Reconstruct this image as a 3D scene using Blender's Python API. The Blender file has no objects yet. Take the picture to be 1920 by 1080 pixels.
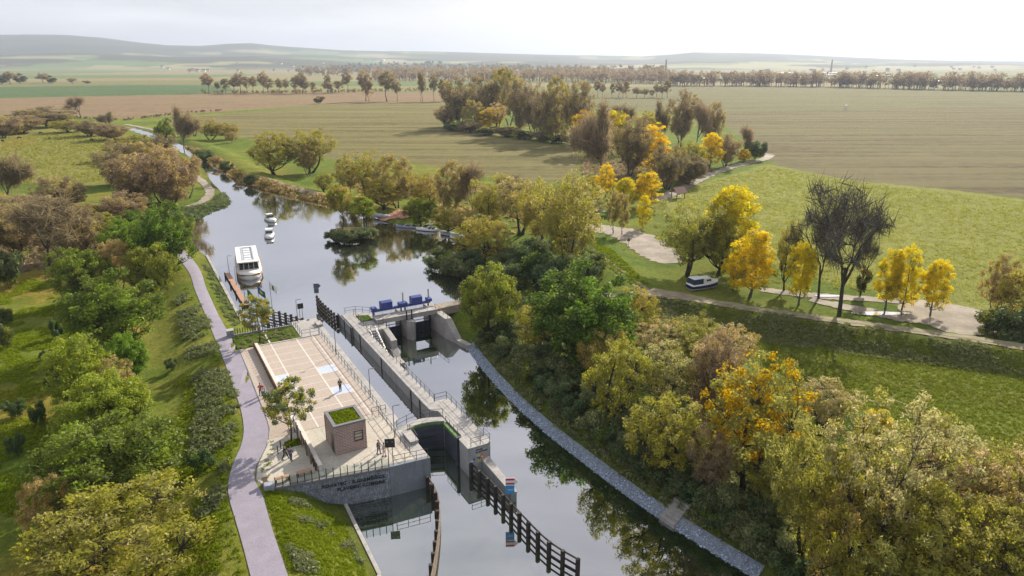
import bpy, bmesh, math, random
import numpy as np
from mathutils import Vector, Matrix

random.seed(7)
RNG = np.random.default_rng(7)
SC = bpy.context.scene
COL = SC.collection

# ------------------------------------------------------------------ camera
F, YH, CX, CY, CZ = 1280.0, 118.0, 960.0, 540.0, 40.0
PITCH = math.atan((CY - YH) / F)
cam = bpy.data.cameras.new('camera')
cam.sensor_width = 36.0
cam.lens = 36.0 * F / 1920.0
cam.clip_start = 0.5
cam.clip_end = 60000.0
cam_o = bpy.data.objects.new('camera', cam)
COL.objects.link(cam_o)
cam_o.location = (0, 0, CZ)
cam_o.rotation_euler = (math.pi / 2 - PITCH, 0, 0)
SC.camera = cam_o

# ------------------------------------------------------------------ world, sun, exposure
SUN_AZ, SUN_EL = math.radians(30.0), math.radians(29.0)
w = bpy.data.worlds.new('World')
SC.world = w
w.use_nodes = True
nt = w.node_tree
nt.nodes.clear()
wo = nt.nodes.new('ShaderNodeOutputWorld')
bg = nt.nodes.new('ShaderNodeBackground')
sky = nt.nodes.new('ShaderNodeTexSky')
sky.sky_type = 'NISHITA'
sky.sun_disc = False
sky.sun_elevation = SUN_EL
sky.sun_rotation = SUN_AZ
sky.air_density = 1.0
sky.dust_density = 2.0
sky.ozone_density = 1.5
tc = nt.nodes.new('ShaderNodeTexCoord')
mp = nt.nodes.new('ShaderNodeMapping')
mp.inputs['Scale'].default_value = (1.3, 1.3, 5.0)
nz = nt.nodes.new('ShaderNodeTexNoise')
nz.inputs['Scale'].default_value = 2.2
nz.inputs['Detail'].default_value = 6.0
nz.inputs['Roughness'].default_value = 0.55
cr = nt.nodes.new('ShaderNodeMapRange')
cr.inputs['From Min'].default_value = 0.30
cr.inputs['From Max'].default_value = 0.72
cr.inputs['To Min'].default_value = 0.55
cr.inputs['To Max'].default_value = 0.95
mx = nt.nodes.new('ShaderNodeMix')
mx.data_type = 'RGBA'
mx.inputs['B'].default_value = (9.7, 10.0, 11.0, 1)     # thin bright cloud veil
bg.inputs['Strength'].default_value = 0.056
nt.links.new(tc.outputs['Generated'], mp.inputs['Vector'])
nt.links.new(mp.outputs['Vector'], nz.inputs['Vector'])
nt.links.new(nz.outputs['Fac'], cr.inputs['Value'])
nt.links.new(cr.outputs['Result'], mx.inputs['Factor'])
nt.links.new(sky.outputs['Color'], mx.inputs['A'])
vm = nt.nodes.new('ShaderNodeMix')
vm.data_type = 'RGBA'
vm.inputs['A'].default_value = (8.7, 8.8, 9.2, 1)
vm.inputs['B'].default_value = (11.5, 11.5, 11.9, 1)
nz2 = nt.nodes.new('ShaderNodeTexNoise')
nz2.inputs['Scale'].default_value = 3.1
nz2.inputs['Detail'].default_value = 7.0
mp2 = nt.nodes.new('ShaderNodeMapping')
mp2.inputs['Scale'].default_value = (1.0, 1.0, 7.0)
mp2.inputs['Location'].default_value = (3.1, 0.4, 0.7)
cr2 = nt.nodes.new('ShaderNodeMapRange')
cr2.inputs['From Min'].default_value = 0.36
cr2.inputs['From Max'].default_value = 0.62
nt.links.new(tc.outputs['Generated'], mp2.inputs['Vector'])
nt.links.new(mp2.outputs['Vector'], nz2.inputs['Vector'])
nt.links.new(nz2.outputs['Fac'], cr2.inputs['Value'])
nt.links.new(cr2.outputs['Result'], vm.inputs['Factor'])
nt.links.new(vm.outputs['Result'], mx.inputs['B'])
nt.links.new(mx.outputs['Result'], bg.inputs['Color'])
nt.links.new(bg.outputs['Background'], wo.inputs['Surface'])

sun = bpy.data.lights.new('sun', 'SUN')
sun.energy = 5.0
sun.angle = math.radians(0.6)
sun.color = (1.0, 0.91, 0.76)
sun_o = bpy.data.objects.new('sun', sun)
COL.objects.link(sun_o)
SUN_DIR = Vector((math.sin(SUN_AZ) * math.cos(SUN_EL), math.cos(SUN_AZ) * math.cos(SUN_EL), math.sin(SUN_EL)))
sun_o.rotation_euler = SUN_DIR.to_track_quat('Z', 'Y').to_euler()
sun_o.location = SUN_DIR * 300

SC.view_settings.view_transform = 'Standard'
SC.view_settings.look = 'None'
SC.view_settings.exposure = 0.78
SC.view_settings.gamma = 1.0
SC.view_settings.use_curve_mapping = False
cy = SC.cycles
cy.max_bounces = 6
cy.diffuse_bounces = 2
cy.glossy_bounces = 3
cy.transmission_bounces = 4
cy.transparent_max_bounces = 4
cy.volume_bounces = 0
cy.use_denoising = True
cy.caustics_reflective = False
cy.caustics_refractive = False
cy.sample_clamp_indirect = 6.0

# ------------------------------------------------------------------ pixel -> place
CP, SP = math.cos(PITCH), math.sin(PITCH)


def ray(x, y):
    u, v = (x - CX) / F, (CY - y) / F
    return np.array([u, CP + v * SP, -SP + v * CP])


def U(x, y, z=0.0):
    d = ray(x, y)
    t = (z - CZ) / d[2]
    return np.array([d[0] * t, d[1] * t, z])


def px_height(base, dpx):
    """metres of a vertical thing at 'base' that shows dpx photo pixels tall"""
    depth = base[1] * CP - (base[2] - CZ) * SP
    el = math.atan2(CZ - base[2], base[1])
    return dpx * depth / F / max(math.cos(el), 0.5) * math.cos(el - PITCH)


def px_width(base, dpx):
    return dpx * (base[1] * CP - (base[2] - CZ) * SP) / F


# the lock's own frame: s along the lock (downstream +), t across it (to the right bank +)
LD = np.array([0.49, -0.872]); LD /= np.linalg.norm(LD)
LN = np.array([-LD[1], LD[0]])
LO = np.array([-9.3, 63.5])
LANG = math.atan2(LD[1], LD[0])


def L(s, t, z=0.0):
    p = LO + LD * s + LN * t
    return (float(p[0]), float(p[1]), float(z))


def Lxy(s, t):
    return L(s, t)[:2]


W1, W2 = -1.7, -3.5          # upper and lower water level

# ------------------------------------------------------------------ materials
MATS = {}


def newmat(name):
    m = bpy.data.materials.new(name)
    m.use_nodes = True
    n = m.node_tree.nodes
    n.clear()
    out = n.new('ShaderNodeOutputMaterial')
    MATS[name] = m
    return m, m.node_tree, out


def mk(nt, typ, **kw):
    n = nt.nodes.new(typ)
    for k, v in kw.items():
        if k in n.inputs:
            n.inputs[k].default_value = v
        else:
            setattr(n, k, v)
    return n


def mixc(nt, fac, a, b, mode='MIX'):
    m = nt.nodes.new('ShaderNodeMix')
    m.data_type = 'RGBA'
    m.blend_type = mode
    for key, val in (('Factor', fac), ('A', a), ('B', b)):
        if hasattr(val, 'is_linked'):
            nt.links.new(val, m.inputs[key])
        else:
            m.inputs[key].default_value = val if key == 'Factor' else (*val[:3], 1)
    return m.outputs['Result']


def ramp(nt, src, a, b, lo=0.0, hi=1.0):
    r = nt.nodes.new('ShaderNodeMapRange')
    r.inputs['From Min'].default_value = a
    r.inputs['From Max'].default_value = b
    r.inputs['To Min'].default_value = lo
    r.inputs['To Max'].default_value = hi
    nt.links.new(src, r.inputs['Value'])
    return r.outputs['Result']


def noise(nt, scale, detail=4.0, rough=0.55, vec=None, stretch=None, rot=0.0):
    n = mk(nt, 'ShaderNodeTexNoise', Scale=scale, Detail=detail, Roughness=rough)
    if vec is None:
        t = nt.nodes.new('ShaderNodeTexCoord')
        g = nt.nodes.new('ShaderNodeNewGeometry')
        vec = g.outputs['Position']
    if stretch is not None or rot:
        m = nt.nodes.new('ShaderNodeMapping')
        m.inputs['Rotation'].default_value = (0, 0, rot)
        if stretch is not None:
            m.inputs['Scale'].default_value = stretch
        nt.links.new(vec, m.inputs['Vector'])
        vec = m.outputs['Vector']
    nt.links.new(vec, n.inputs['Vector'])
    return n.outputs['Fac']


def bump(nt, height, strength=0.3, dist=0.05):
    b = mk(nt, 'ShaderNodeBump', Strength=strength, Distance=dist)
    nt.links.new(height, b.inputs['Height'])
    return b.outputs['Normal']


def simple(name, col, rough=0.6, metal=0.0, var=0.25, scale=3.0, bmp=0.0, bscale=20.0, dirt=None, streak=False):
    """principled with two scales of colour variation and optional relief"""
    m, nt, out = newmat(name)
    p = mk(nt, 'ShaderNodeBsdfPrincipled', Roughness=rough, Metallic=metal)
    c = tuple(col)
    if var > 0:
        n1 = noise(nt, scale)
        n2 = noise(nt, scale * 9.0, 3.0)
        dark = tuple(x * (1 - var) for x in c)
        lite = tuple(min(1.0, x * (1 + var)) for x in c)
        f = ramp(nt, n1, 0.32, 0.68)
        cc = mixc(nt, f, dark, lite)
        f2 = ramp(nt, n2, 0.3, 0.7)
        cc = mixc(nt, f2, mixc(nt, 0.25, cc, (0, 0, 0)), cc)
        if dirt is not None:
            n3 = noise(nt, scale * 0.35, 5.0, 0.65)
            cc = mixc(nt, ramp(nt, n3, 0.52, 0.75, 0, 0.7), cc, dirt)
        if streak:      # run-off stains down the faces
            n4 = noise(nt, 2.6, 4.0, 0.6, stretch=(1.0, 1.0, 0.07))
            cc = mixc(nt, ramp(nt, n4, 0.50, 0.70, 0, 0.6), cc, tuple(x * 0.55 for x in c))
        nt.links.new(cc, p.inputs['Base Color'])
    else:
        p.inputs['Base Color'].default_value = (*c, 1)
    if bmp > 0:
        nt.links.new(bump(nt, noise(nt, bscale, 3.0), bmp, 0.04), p.inputs['Normal'])
    nt.links.new(p.outputs['BSDF'], out.inputs['Surface'])
    return m


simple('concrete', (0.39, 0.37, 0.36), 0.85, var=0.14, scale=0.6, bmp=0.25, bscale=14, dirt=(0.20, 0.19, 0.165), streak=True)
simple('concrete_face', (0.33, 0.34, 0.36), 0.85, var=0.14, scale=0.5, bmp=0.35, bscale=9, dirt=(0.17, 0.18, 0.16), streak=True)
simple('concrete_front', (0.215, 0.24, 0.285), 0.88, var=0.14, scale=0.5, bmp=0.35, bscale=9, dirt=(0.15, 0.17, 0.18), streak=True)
simple('slab', (0.46, 0.42, 0.36), 0.8, var=0.10, scale=0.35, bmp=0.1, bscale=20, dirt=(0.34, 0.29, 0.23))
simple('white_strip', (0.62, 0.58, 0.53), 0.8, var=0.06, scale=1.5)
simple('blue_bay', (0.47, 0.53, 0.68), 0.8, var=0.08, scale=1.2)
simple('stone', (0.28, 0.31, 0.365), 0.9, var=0.35, scale=2.2, bmp=0.6, bscale=12)
simple('mortar', (0.17, 0.18, 0.20), 0.95, var=0.2, scale=4)
simple('black_metal', (0.02, 0.02, 0.022), 0.5, var=0.2, scale=5)
simple('rail_metal', (0.055, 0.05, 0.05), 0.55, var=0.25, scale=5)
simple('steel', (0.50, 0.51, 0.52), 0.4, 0.6, var=0.12, scale=2)
simple('timber_dark', (0.035, 0.028, 0.022), 0.85, var=0.5, scale=3, bmp=0.4, bscale=16)
simple('timber_weathered', (0.20, 0.155, 0.115), 0.85, var=0.35, scale=3, bmp=0.3, bscale=16)
simple('wood_fin', (0.20, 0.11, 0.065), 0.75, var=0.3, scale=4)
simple('wood_seat', (0.42, 0.24, 0.16), 0.65, var=0.2, scale=4)
simple('blue_steel', (0.035, 0.06, 0.27), 0.5, var=0.15, scale=1.5, dirt=(0.06, 0.07, 0.2))
simple('green_steel', (0.10, 0.20, 0.05), 0.6, var=0.2, scale=2)
simple('gate_steel', (0.045, 0.055, 0.08), 0.65, var=0.3, scale=0.9, dirt=(0.03, 0.035, 0.03))
simple('rust', (0.30, 0.12, 0.05), 0.9, var=0.3, scale=3)
simple('grey_cap', (0.17, 0.165, 0.175), 0.7, var=0.12, scale=2)
simple('white_paint', (0.80, 0.80, 0.80), 0.35, var=0.05, scale=2)
simple('cream_paint', (0.72, 0.66, 0.56), 0.4, var=0.06, scale=2)
simple('hull_grey', (0.34, 0.38, 0.42), 0.4, var=0.15, scale=2)
simple('navy_paint', (0.012, 0.018, 0.11), 0.35, var=0.15, scale=2)
simple('navy_cloth', (0.02, 0.035, 0.085), 0.85, var=0.25, scale=4)
simple('tan_wood', (0.48, 0.24, 0.11), 0.5, var=0.2, scale=3)
simple('sign_red', (0.55, 0.02, 0.03), 0.5, var=0.05)
simple('sign_blue', (0.05, 0.30, 0.62), 0.5, var=0.05)
simple('sign_white', (0.80, 0.80, 0.80), 0.5, var=0.03)
simple('sign_back', (0.10, 0.13, 0.16), 0.6, var=0.15)
simple('flag_green', (0.03, 0.17, 0.04), 0.8, var=0.1)
simple('flag_yellow', (0.65, 0.55, 0.05), 0.8, var=0.1)
simple('flag_blue', (0.02, 0.06, 0.42), 0.8, var=0.1)
simple('flag_black', (0.02, 0.02, 0.02), 0.8, var=0.1)
simple('letter', (0.02, 0.022, 0.03), 0.8, var=0.1)
simple('skin', (0.50, 0.31, 0.22), 0.6, var=0.05)
simple('hair_dark', (0.025, 0.018, 0.014), 0.7, var=0.2)
simple('cloth_red', (0.45, 0.02, 0.02), 0.85, var=0.15, scale=6)
simple('cloth_white', (0.68, 0.70, 0.73), 0.85, var=0.1, scale=6)
simple('cloth_grey', (0.10, 0.105, 0.12), 0.85, var=0.2, scale=6)
simple('cloth_black', (0.02, 0.02, 0.022), 0.85, var=0.2, scale=6)
simple('cloth_blue', (0.06, 0.09, 0.17), 0.85, var=0.2, scale=6)
simple('cloth_pink', (0.62, 0.50, 0.47), 0.85, var=0.1, scale=6)
simple('asphalt_path', (0.275, 0.25, 0.31), 0.9, var=0.08, scale=0.7, bmp=0.15, bscale=30, dirt=(0.215, 0.19, 0.225))
simple('gravel', (0.30, 0.255, 0.205), 0.95, var=0.3, scale=0.25, bmp=0.4, bscale=8, dirt=(0.15, 0.135, 0.08))
simple('soil_track', (0.245, 0.195, 0.135), 0.95, var=0.25, scale=0.5, bmp=0.4, bscale=6, dirt=(0.16, 0.18, 0.06))
simple('sand_red', (0.42, 0.20, 0.13), 0.95, var=0.2, scale=0.8, bmp=0.3, bscale=6)
simple('roof_brown', (0.20, 0.095, 0.085), 0.8, var=0.15, scale=2)
simple('roof_red', (0.30, 0.12, 0.08), 0.85, var=0.2, scale=0.05)
simple('wall_white', (0.80, 0.78, 0.74), 0.8, var=0.06, scale=0.05)
simple('wall_cream', (0.60, 0.54, 0.44), 0.8, var=0.06, scale=0.05)
simple('far_roof_white', (0.85, 0.85, 0.86), 0.6, var=0.04, scale=0.05)
simple('chimney', (0.35, 0.28, 0.26), 0.85, var=0.1, scale=0.1)
simple('cow', (0.05, 0.035, 0.025), 0.9, var=0.3, scale=2)
simple('riprap', (0.36, 0.44, 0.58), 0.9, var=0.4, scale=1.6, bmp=0.5, bscale=10)
simple('riprap_bed', (0.20, 0.225, 0.27), 0.95, var=0.25, scale=2)
simple('shade_grey', (0.22, 0.23, 0.25), 0.6, var=0.1, scale=3)
simple('lamp_white', (0.7, 0.7, 0.68), 0.4, var=0.0)
simple('window_dark', (0.02, 0.022, 0.025), 0.15, var=0.0)


def glass_mat(name, col, rough=0.05, alpha=0.4):
    m, nt, out = newmat(name)
    g = mk(nt, 'ShaderNodeBsdfGlossy', Roughness=rough)
    g.inputs['Color'].default_value = (0.9, 0.92, 0.95, 1)
    t = mk(nt, 'ShaderNodeBsdfTransparent')
    t.inputs['Color'].default_value = (*col, 1)
    fr = mk(nt, 'ShaderNodeFresnel', IOR=1.45)
    mxs = nt.nodes.new('ShaderNodeMixShader')
    nt.links.new(fr.outputs['Fac'], mxs.inputs['Fac'])
    nt.links.new(t.outputs['BSDF'], mxs.inputs[1])
    nt.links.new(g.outputs['BSDF'], mxs.inputs[2])
    nt.links.new(mxs.outputs['Shader'], out.inputs['Surface'])
    return m


glass_mat('glass_clear', (0.88, 0.92, 0.92))
glass_mat('glass_tint', (0.28, 0.36, 0.38))


def brick_mat(name, c1, c2, mortar, bw, bh, mort, rot=0.0, vertical=False, bmp=0.3, rough=0.85):
    m, nt, out = newmat(name)
    g = nt.nodes.new('ShaderNodeTexCoord')
    vec = g.outputs['Object']
    if vertical:      # u along the wall (x+y), v up
        sx = nt.nodes.new('ShaderNodeSeparateXYZ'); nt.links.new(vec, sx.inputs[0])
        ad = mk(nt, 'ShaderNodeMath', operation='ADD')
        nt.links.new(sx.outputs[0], ad.inputs[0]); nt.links.new(sx.outputs[1], ad.inputs[1])
        cb = nt.nodes.new('ShaderNodeCombineXYZ')
        nt.links.new(ad.outputs[0], cb.inputs[0]); nt.links.new(sx.outputs[2], cb.inputs[1])
        vec = cb.outputs[0]
    mpn = nt.nodes.new('ShaderNodeMapping')
    mpn.inputs['Rotation'].default_value = (0, 0, rot)
    nt.links.new(vec, mpn.inputs['Vector'])
    b = mk(nt, 'ShaderNodeTexBrick', Scale=1.0)
    b.inputs['Mortar Size'].default_value = mort
    b.inputs['Brick Width'].default_value = bw
    b.inputs['Row Height'].default_value = bh
    b.inputs['Color1'].default_value = (*c1, 1)
    b.inputs['Color2'].default_value = (*c2, 1)
    b.inputs['Mortar'].default_value = (*mortar, 1)
    nt.links.new(mpn.outputs['Vector'], b.inputs['Vector'])
    n = noise(nt, 0.5, 5.0, 0.6)
    cc = mixc(nt, ramp(nt, n, 0.35, 0.7, 0, 0.5), b.outputs['Color'], tuple(x * 0.72 for x in c1))
    n2 = noise(nt, 14.0, 2.0)
    cc = mixc(nt, ramp(nt, n2, 0.3, 0.7, 0.0, 0.35), cc, tuple(min(1, x * 1.35) for x in c2))
    p = mk(nt, 'ShaderNodeBsdfPrincipled', Roughness=rough)
    nt.links.new(cc, p.inputs['Base Color'])
    inv = mk(nt, 'ShaderNodeMath', operation='SUBTRACT')
    inv.inputs[0].default_value = 1.0
    nt.links.new(b.outputs['Fac'], inv.inputs[1])
    nt.links.new(bump(nt, inv.outputs[0], bmp, 0.02), p.inputs['Normal'])
    nt.links.new(p.outputs['BSDF'], out.inputs['Surface'])
    return m


brick_mat('paver', (0.44, 0.365, 0.315), (0.36, 0.30, 0.26), (0.25, 0.205, 0.175), 0.42, 0.16, 0.022)
brick_mat('paver_diag', (0.39, 0.32, 0.27), (0.33, 0.265, 0.22), (0.20, 0.155, 0.125), 1.6, 0.34, 0.05, rot=0.9)
brick_mat('hut_brick', (0.31, 0.205, 0.18), (0.19, 0.125, 0.115), (0.46, 0.39, 0.36), 0.56, 0.19, 0.035, vertical=True, bmp=0.6)


def water_mat(name, body, rip_scale, rip_strength, refl=0.72, rough=0.02):
    m, nt, out = newmat(name)
    d = mk(nt, 'ShaderNodeBsdfDiffuse')
    d.inputs['Color'].default_value = (*body, 1)
    g = mk(nt, 'ShaderNodeBsdfGlossy', Roughness=rough)
    g.inputs['Color'].default_value = (0.93, 0.92, 0.97, 1)
    n1 = noise(nt, rip_scale, 3.0, 0.5, stretch=(1.0, 2.4, 1.0), rot=0.5)
    n2 = noise(nt, 0.05, 3.0, 0.6)
    mul = mk(nt, 'ShaderNodeMath', operation='MULTIPLY')
    nt.links.new(n1, mul.inputs[0])
    nt.links.new(ramp(nt, n2, 0.42, 0.62, 0.15, 1.0), mul.inputs[1])
    bn = bump(nt, mul.outputs[0], rip_strength, 0.05)
    nt.links.new(bn, g.inputs['Normal'])
    lw = mk(nt, 'ShaderNodeLayerWeight', Blend=0.35)
    f = ramp(nt, lw.outputs['Facing'], 0.0, 1.0, refl - 0.18, min(0.97, refl + 0.22))
    mxs = nt.nodes.new('ShaderNodeMixShader')
    nt.links.new(f, mxs.inputs['Fac'])
    nt.links.new(d.outputs['BSDF'], mxs.inputs[1])
    nt.links.new(g.outputs['BSDF'], mxs.inputs[2])
    nt.links.new(mxs.outputs['Shader'], out.inputs['Surface'])
    return m


water_mat('water_upper', (0.030, 0.036, 0.022), 0.7, 0.30, 0.58)
water_mat('water_lower', (0.018, 0.030, 0.010), 0.6, 0.06, 0.54)


def leaf_mat(name, c_dark, c_lite, transl=0.45, hue=0.03, gloss=0.015):
    """leaf colour varies by clump and leaf ('lv' attribute) and from tree to tree"""
    m, nt, out = newmat(name)
    a = mk(nt, 'ShaderNodeAttribute', attribute_name='lv')
    c = mixc(nt, a.outputs['Fac'], c_dark, c_lite)
    oi = nt.nodes.new('ShaderNodeObjectInfo')
    hs = nt.nodes.new('ShaderNodeHueSaturation')
    nt.links.new(ramp(nt, oi.outputs['Random'], 0, 1, 0.5 - hue, 0.5 + hue), hs.inputs['Hue'])
    nt.links.new(ramp(nt, oi.outputs['Random'], 0, 1, 1.12, 0.85), hs.inputs['Value'])
    hs.inputs['Saturation'].default_value = 1.14
    nt.links.new(c, hs.inputs['Color'])
    d = mk(nt, 'ShaderNodeBsdfDiffuse')
    t = mk(nt, 'ShaderNodeBsdfTranslucent')
    nt.links.new(hs.outputs['Color'], d.inputs['Color'])
    br = mixc(nt, 0.35, hs.outputs['Color'], (1.0, 0.95, 0.5), 'SOFT_LIGHT')
    nt.links.new(br, t.inputs['Color'])
    m1 = nt.nodes.new('ShaderNodeMixShader')
    m1.inputs['Fac'].default_value = transl
    nt.links.new(d.outputs['BSDF'], m1.inputs[1])
    nt.links.new(t.outputs['BSDF'], m1.inputs[2])
    if gloss > 0:
        g = mk(nt, 'ShaderNodeBsdfGlossy', Roughness=0.45)
        m2 = nt.nodes.new('ShaderNodeMixShader')
        m2.inputs['Fac'].default_value = gloss
        nt.links.new(m1.outputs['Shader'], m2.inputs[1])
        nt.links.new(g.outputs['BSDF'], m2.inputs[2])
        m1 = m2
    nt.links.new(m1.outputs['Shader'], out.inputs['Surface'])
    return m


leaf_mat('leaf_green', (0.078, 0.112, 0.032), (0.235, 0.285, 0.072), 0.52)
leaf_mat('leaf_bright', (0.125, 0.185, 0.038), (0.310, 0.390, 0.085), 0.52)
leaf_mat('leaf_olive', (0.205, 0.205, 0.050), (0.490, 0.450, 0.110), 0.52, 0.012)
leaf_mat('leaf_willow', (0.220, 0.200, 0.070), (0.510, 0.445, 0.170), 0.5)
leaf_mat('leaf_pale', (0.330, 0.285, 0.150), (0.640, 0.555, 0.330), 0.5)
leaf_mat('leaf_gold', (0.640, 0.460, 0.040), (0.930, 0.760, 0.110), 0.55, 0.012)
leaf_mat('leaf_orange', (0.380, 0.220, 0.036), (0.680, 0.430, 0.070), 0.55, 0.015)
leaf_mat('leaf_brown', (0.190, 0.150, 0.105), (0.370, 0.300, 0.210), 0.42, 0.012)
leaf_mat('leaf_tan', (0.260, 0.205, 0.105), (0.500, 0.410, 0.215), 0.45, 0.012)
leaf_mat('crop_blade', (0.120, 0.150, 0.030), (0.250, 0.285, 0.062), 0.4, 0.0, 0.0)
leaf_mat('meadow_blade', (0.230, 0.240, 0.066), (0.360, 0.365, 0.105), 0.4, 0.0, 0.0)
leaf_mat('leaf_dark', (0.050, 0.078, 0.036), (0.140, 0.185, 0.085), 0.4)
leaf_mat('leaf_greygreen', (0.105, 0.130, 0.065), (0.250, 0.280, 0.140), 0.4)
leaf_mat('grass_blade', (0.110, 0.155, 0.024), (0.260, 0.310, 0.055), 0.45, 0.0, 0.0)
simple('track_faint', (0.215, 0.200, 0.085), 0.95, var=0.25, scale=0.8, dirt=(0.13, 0.17, 0.04))
simple('bark', (0.050, 0.040, 0.030), 0.95, var=0.4, scale=2.5, bmp=0.5, bscale=10)
simple('bark_grey', (0.13, 0.115, 0.095), 0.95, var=0.3, scale=2.5, bmp=0.5, bscale=10)

# ------------------------------------------------------------------ mesh helpers
def link(name, me, mat=None, parent=None):
    o = bpy.data.objects.new(name, me)
    COL.objects.link(o)
    if mat is not None and me is not None and not me.materials:
        for k in (mat if isinstance(mat, (list, tuple)) else [mat]):
            me.materials.append(MATS[k])
    if parent is not None:
        o.parent = parent
        o.matrix_parent_inverse = Matrix.Translation(-Vector(parent.location)) if parent.get('world') else Matrix.Identity(4)
    return o


def tag(o, label=None, cat=None, group=None, kind=None):
    if label: o['label'] = label
    if cat: o['category'] = cat
    if group: o['group'] = group
    if kind: o['kind'] = kind
    return o


def empty(name, loc, rz=0.0):
    o = bpy.data.objects.new(name, None)
    o.empty_display_size = 0.3
    o.location = loc
    o.rotation_euler = (0, 0, rz)
    COL.objects.link(o)
    return o


def wempty(name, loc):
    """an Empty whose parts are given in world coordinates"""
    o = empty(name, loc)
    o['world'] = 1
    return o


def copy_tree(o, parent=None, deep=0):
    c = o.copy()
    COL.objects.link(c)
    if parent is not None:
        c.parent = parent
    for ch in o.children:
        copy_tree(ch, c, deep + 1)
    return c


class MB:
    """collects boxes, tubes, prisms into one mesh"""
    def __init__(self):
        self.v, self.f, self.m = [], [], []

    def add(self, vs, fs, mi=0):
        n = len(self.v)
        self.v += [tuple(map(float, p)) for p in vs]
        self.f += [tuple(i + n for i in f) for f in fs]
        self.m += [mi] * len(fs)
        return self

    def prism(self, poly, z0, z1, mi=0, fz=None):
        """poly: xy list, extruded from z0 to z1 (z1 may be a list)"""
        n = len(poly)
        a = 0.0
        for i in range(n):
            a += poly[i][0] * poly[(i + 1) % n][1] - poly[(i + 1) % n][0] * poly[i][1]
        z1s = list(z1) if isinstance(z1, (list, tuple)) else [z1] * n
        z0s = list(z0) if isinstance(z0, (list, tuple)) else [z0] * n
        if a < 0:
            poly, z1s, z0s = poly[::-1], z1s[::-1], z0s[::-1]
        vs = [(p[0], p[1], z) for p, z in zip(poly, z0s)] + [(p[0], p[1], z) for p, z in zip(poly, z1s)]
        fs = [tuple(range(n - 1, -1, -1)), tuple(range(n, 2 * n))]
        fs += [(i, (i + 1) % n, n + (i + 1) % n, n + i) for i in range(n)]
        return self.add(vs, fs, mi)

    def box(self, x0, x1, y0, y1, z0, z1, mi=0):
        return self.prism([(x0, y0), (x1, y0), (x1, y1), (x0, y1)], z0, z1, mi)

    def lbox(self, s0, s1, t0, t1, z0, z1, mi=0):
        return self.prism([Lxy(s0, t0), Lxy(s1, t0), Lxy(s1, t1), Lxy(s0, t1)], z0, z1, mi)

    def lpoly(self, pts, z0, z1, mi=0):
        return self.prism([Lxy(*p) for p in pts], z0, z1, mi)

    def tube(self, pts, r, n=6, mi=0, cap=True):
        pts = [np.array(p, float) for p in pts]
        rs = list(r) if isinstance(r, (list, tuple, np.ndarray)) else [r] * len(pts)
        base = len(self.v)
        up = np.array([0, 0, 1.0])
        for i, p in enumerate(pts):
            d = pts[min(i + 1, len(pts) - 1)] - pts[max(i - 1, 0)]
            d = d / (np.linalg.norm(d) + 1e-9)
            a = np.cross(d, up)
            if np.linalg.norm(a) < 0.15:
                a = np.cross(d, np.array([1.0, 0, 0]))
            a /= np.linalg.norm(a)
            b = np.cross(d, a)
            for k in range(n):
                t = 2 * math.pi * k / n
                q = p + rs[i] * (a * math.cos(t) + b * math.sin(t))
                self.v.append((float(q[0]), float(q[1]), float(q[2])))
        for i in range(len(pts) - 1):
            for k in range(n):
                k2 = (k + 1) % n
                self.f.append((base + i * n + k, base + i * n + k2, base + (i + 1) * n + k2, base + (i + 1) * n + k))
                self.m.append(mi)
        if cap:
            self.f.append(tuple(base + k for k in range(n - 1, -1, -1))); self.m.append(mi)
            e = base + (len(pts) - 1) * n
            self.f.append(tuple(e + k for k in range(n))); self.m.append(mi)
        return self

    def beam(self, a, b, wx, wz, mi=0):
        """rectangular bar from a to b, wx across (horizontal), wz tall"""
        a, b = np.array(a, float), np.array(b, float)
        d = b - a
        h = np.array([-d[1], d[0], 0.0])
        if np.linalg.norm(h) < 1e-6: h = np.array([1.0, 0, 0])
        h /= np.linalg.norm(h)
        u = np.cross(d / np.linalg.norm(d), h); u /= np.linalg.norm(u)
        vs = []
        for p in (a, b):
            for i, j in ((-1, -1), (1, -1), (1, 1), (-1, 1)):
                vs.append(p + h * i * wx / 2 + u * j * wz / 2)
        return self.add(vs, [(3, 2, 1, 0), (4, 5, 6, 7), (0, 1, 5, 4), (1, 2, 6, 5), (2, 3, 7, 6), (3, 0, 4, 7)], mi)

    def mesh(self, name, smooth=False):
        me = bpy.data.meshes.new(name)
        me.from_pydata(self.v, [], self.f)
        if any(self.m):
            me.polygons.foreach_set('material_index', self.m)
        if smooth:
            me.polygons.foreach_set('use_smooth', [True] * len(me.polygons))
        me.update()
        return me

    def build(self, name, mat, parent=None, smooth=False, bevel=0.0):
        o = link(name, self.mesh(name, smooth), mat, parent)
        if bevel > 0:
            b = o.modifiers.new('bevel', 'BEVEL')
            b.width = bevel
            b.segments = 1
            b.limit_method = 'ANGLE'
        return o


def np_mesh(name, V, Q, tri=False):
    """fast mesh from numpy arrays of verts and quads (or tris)"""
    k = 3 if tri else 4
    me = bpy.data.meshes.new(name)
    V = np.ascontiguousarray(V, np.float32)
    Q = np.ascontiguousarray(Q, np.int32)
    me.vertices.add(len(V))
    me.vertices.foreach_set('co', V.ravel())
    me.loops.add(Q.size)
    me.loops.foreach_set('vertex_index', Q.ravel())
    me.polygons.add(len(Q))
    me.polygons.foreach_set('loop_start', np.arange(0, Q.size, k, dtype=np.int32))
    me.polygons.foreach_set('loop_total', np.full(len(Q), k, np.int32))
    me.update(calc_edges=True)
    return me


# ------------------------------------------------------------------ terrain functions
def ss(a, b, x):
    t = np.clip((x - a) / (b - a), 0, 1)
    return t * t * (3 - 2 * t)


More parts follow.
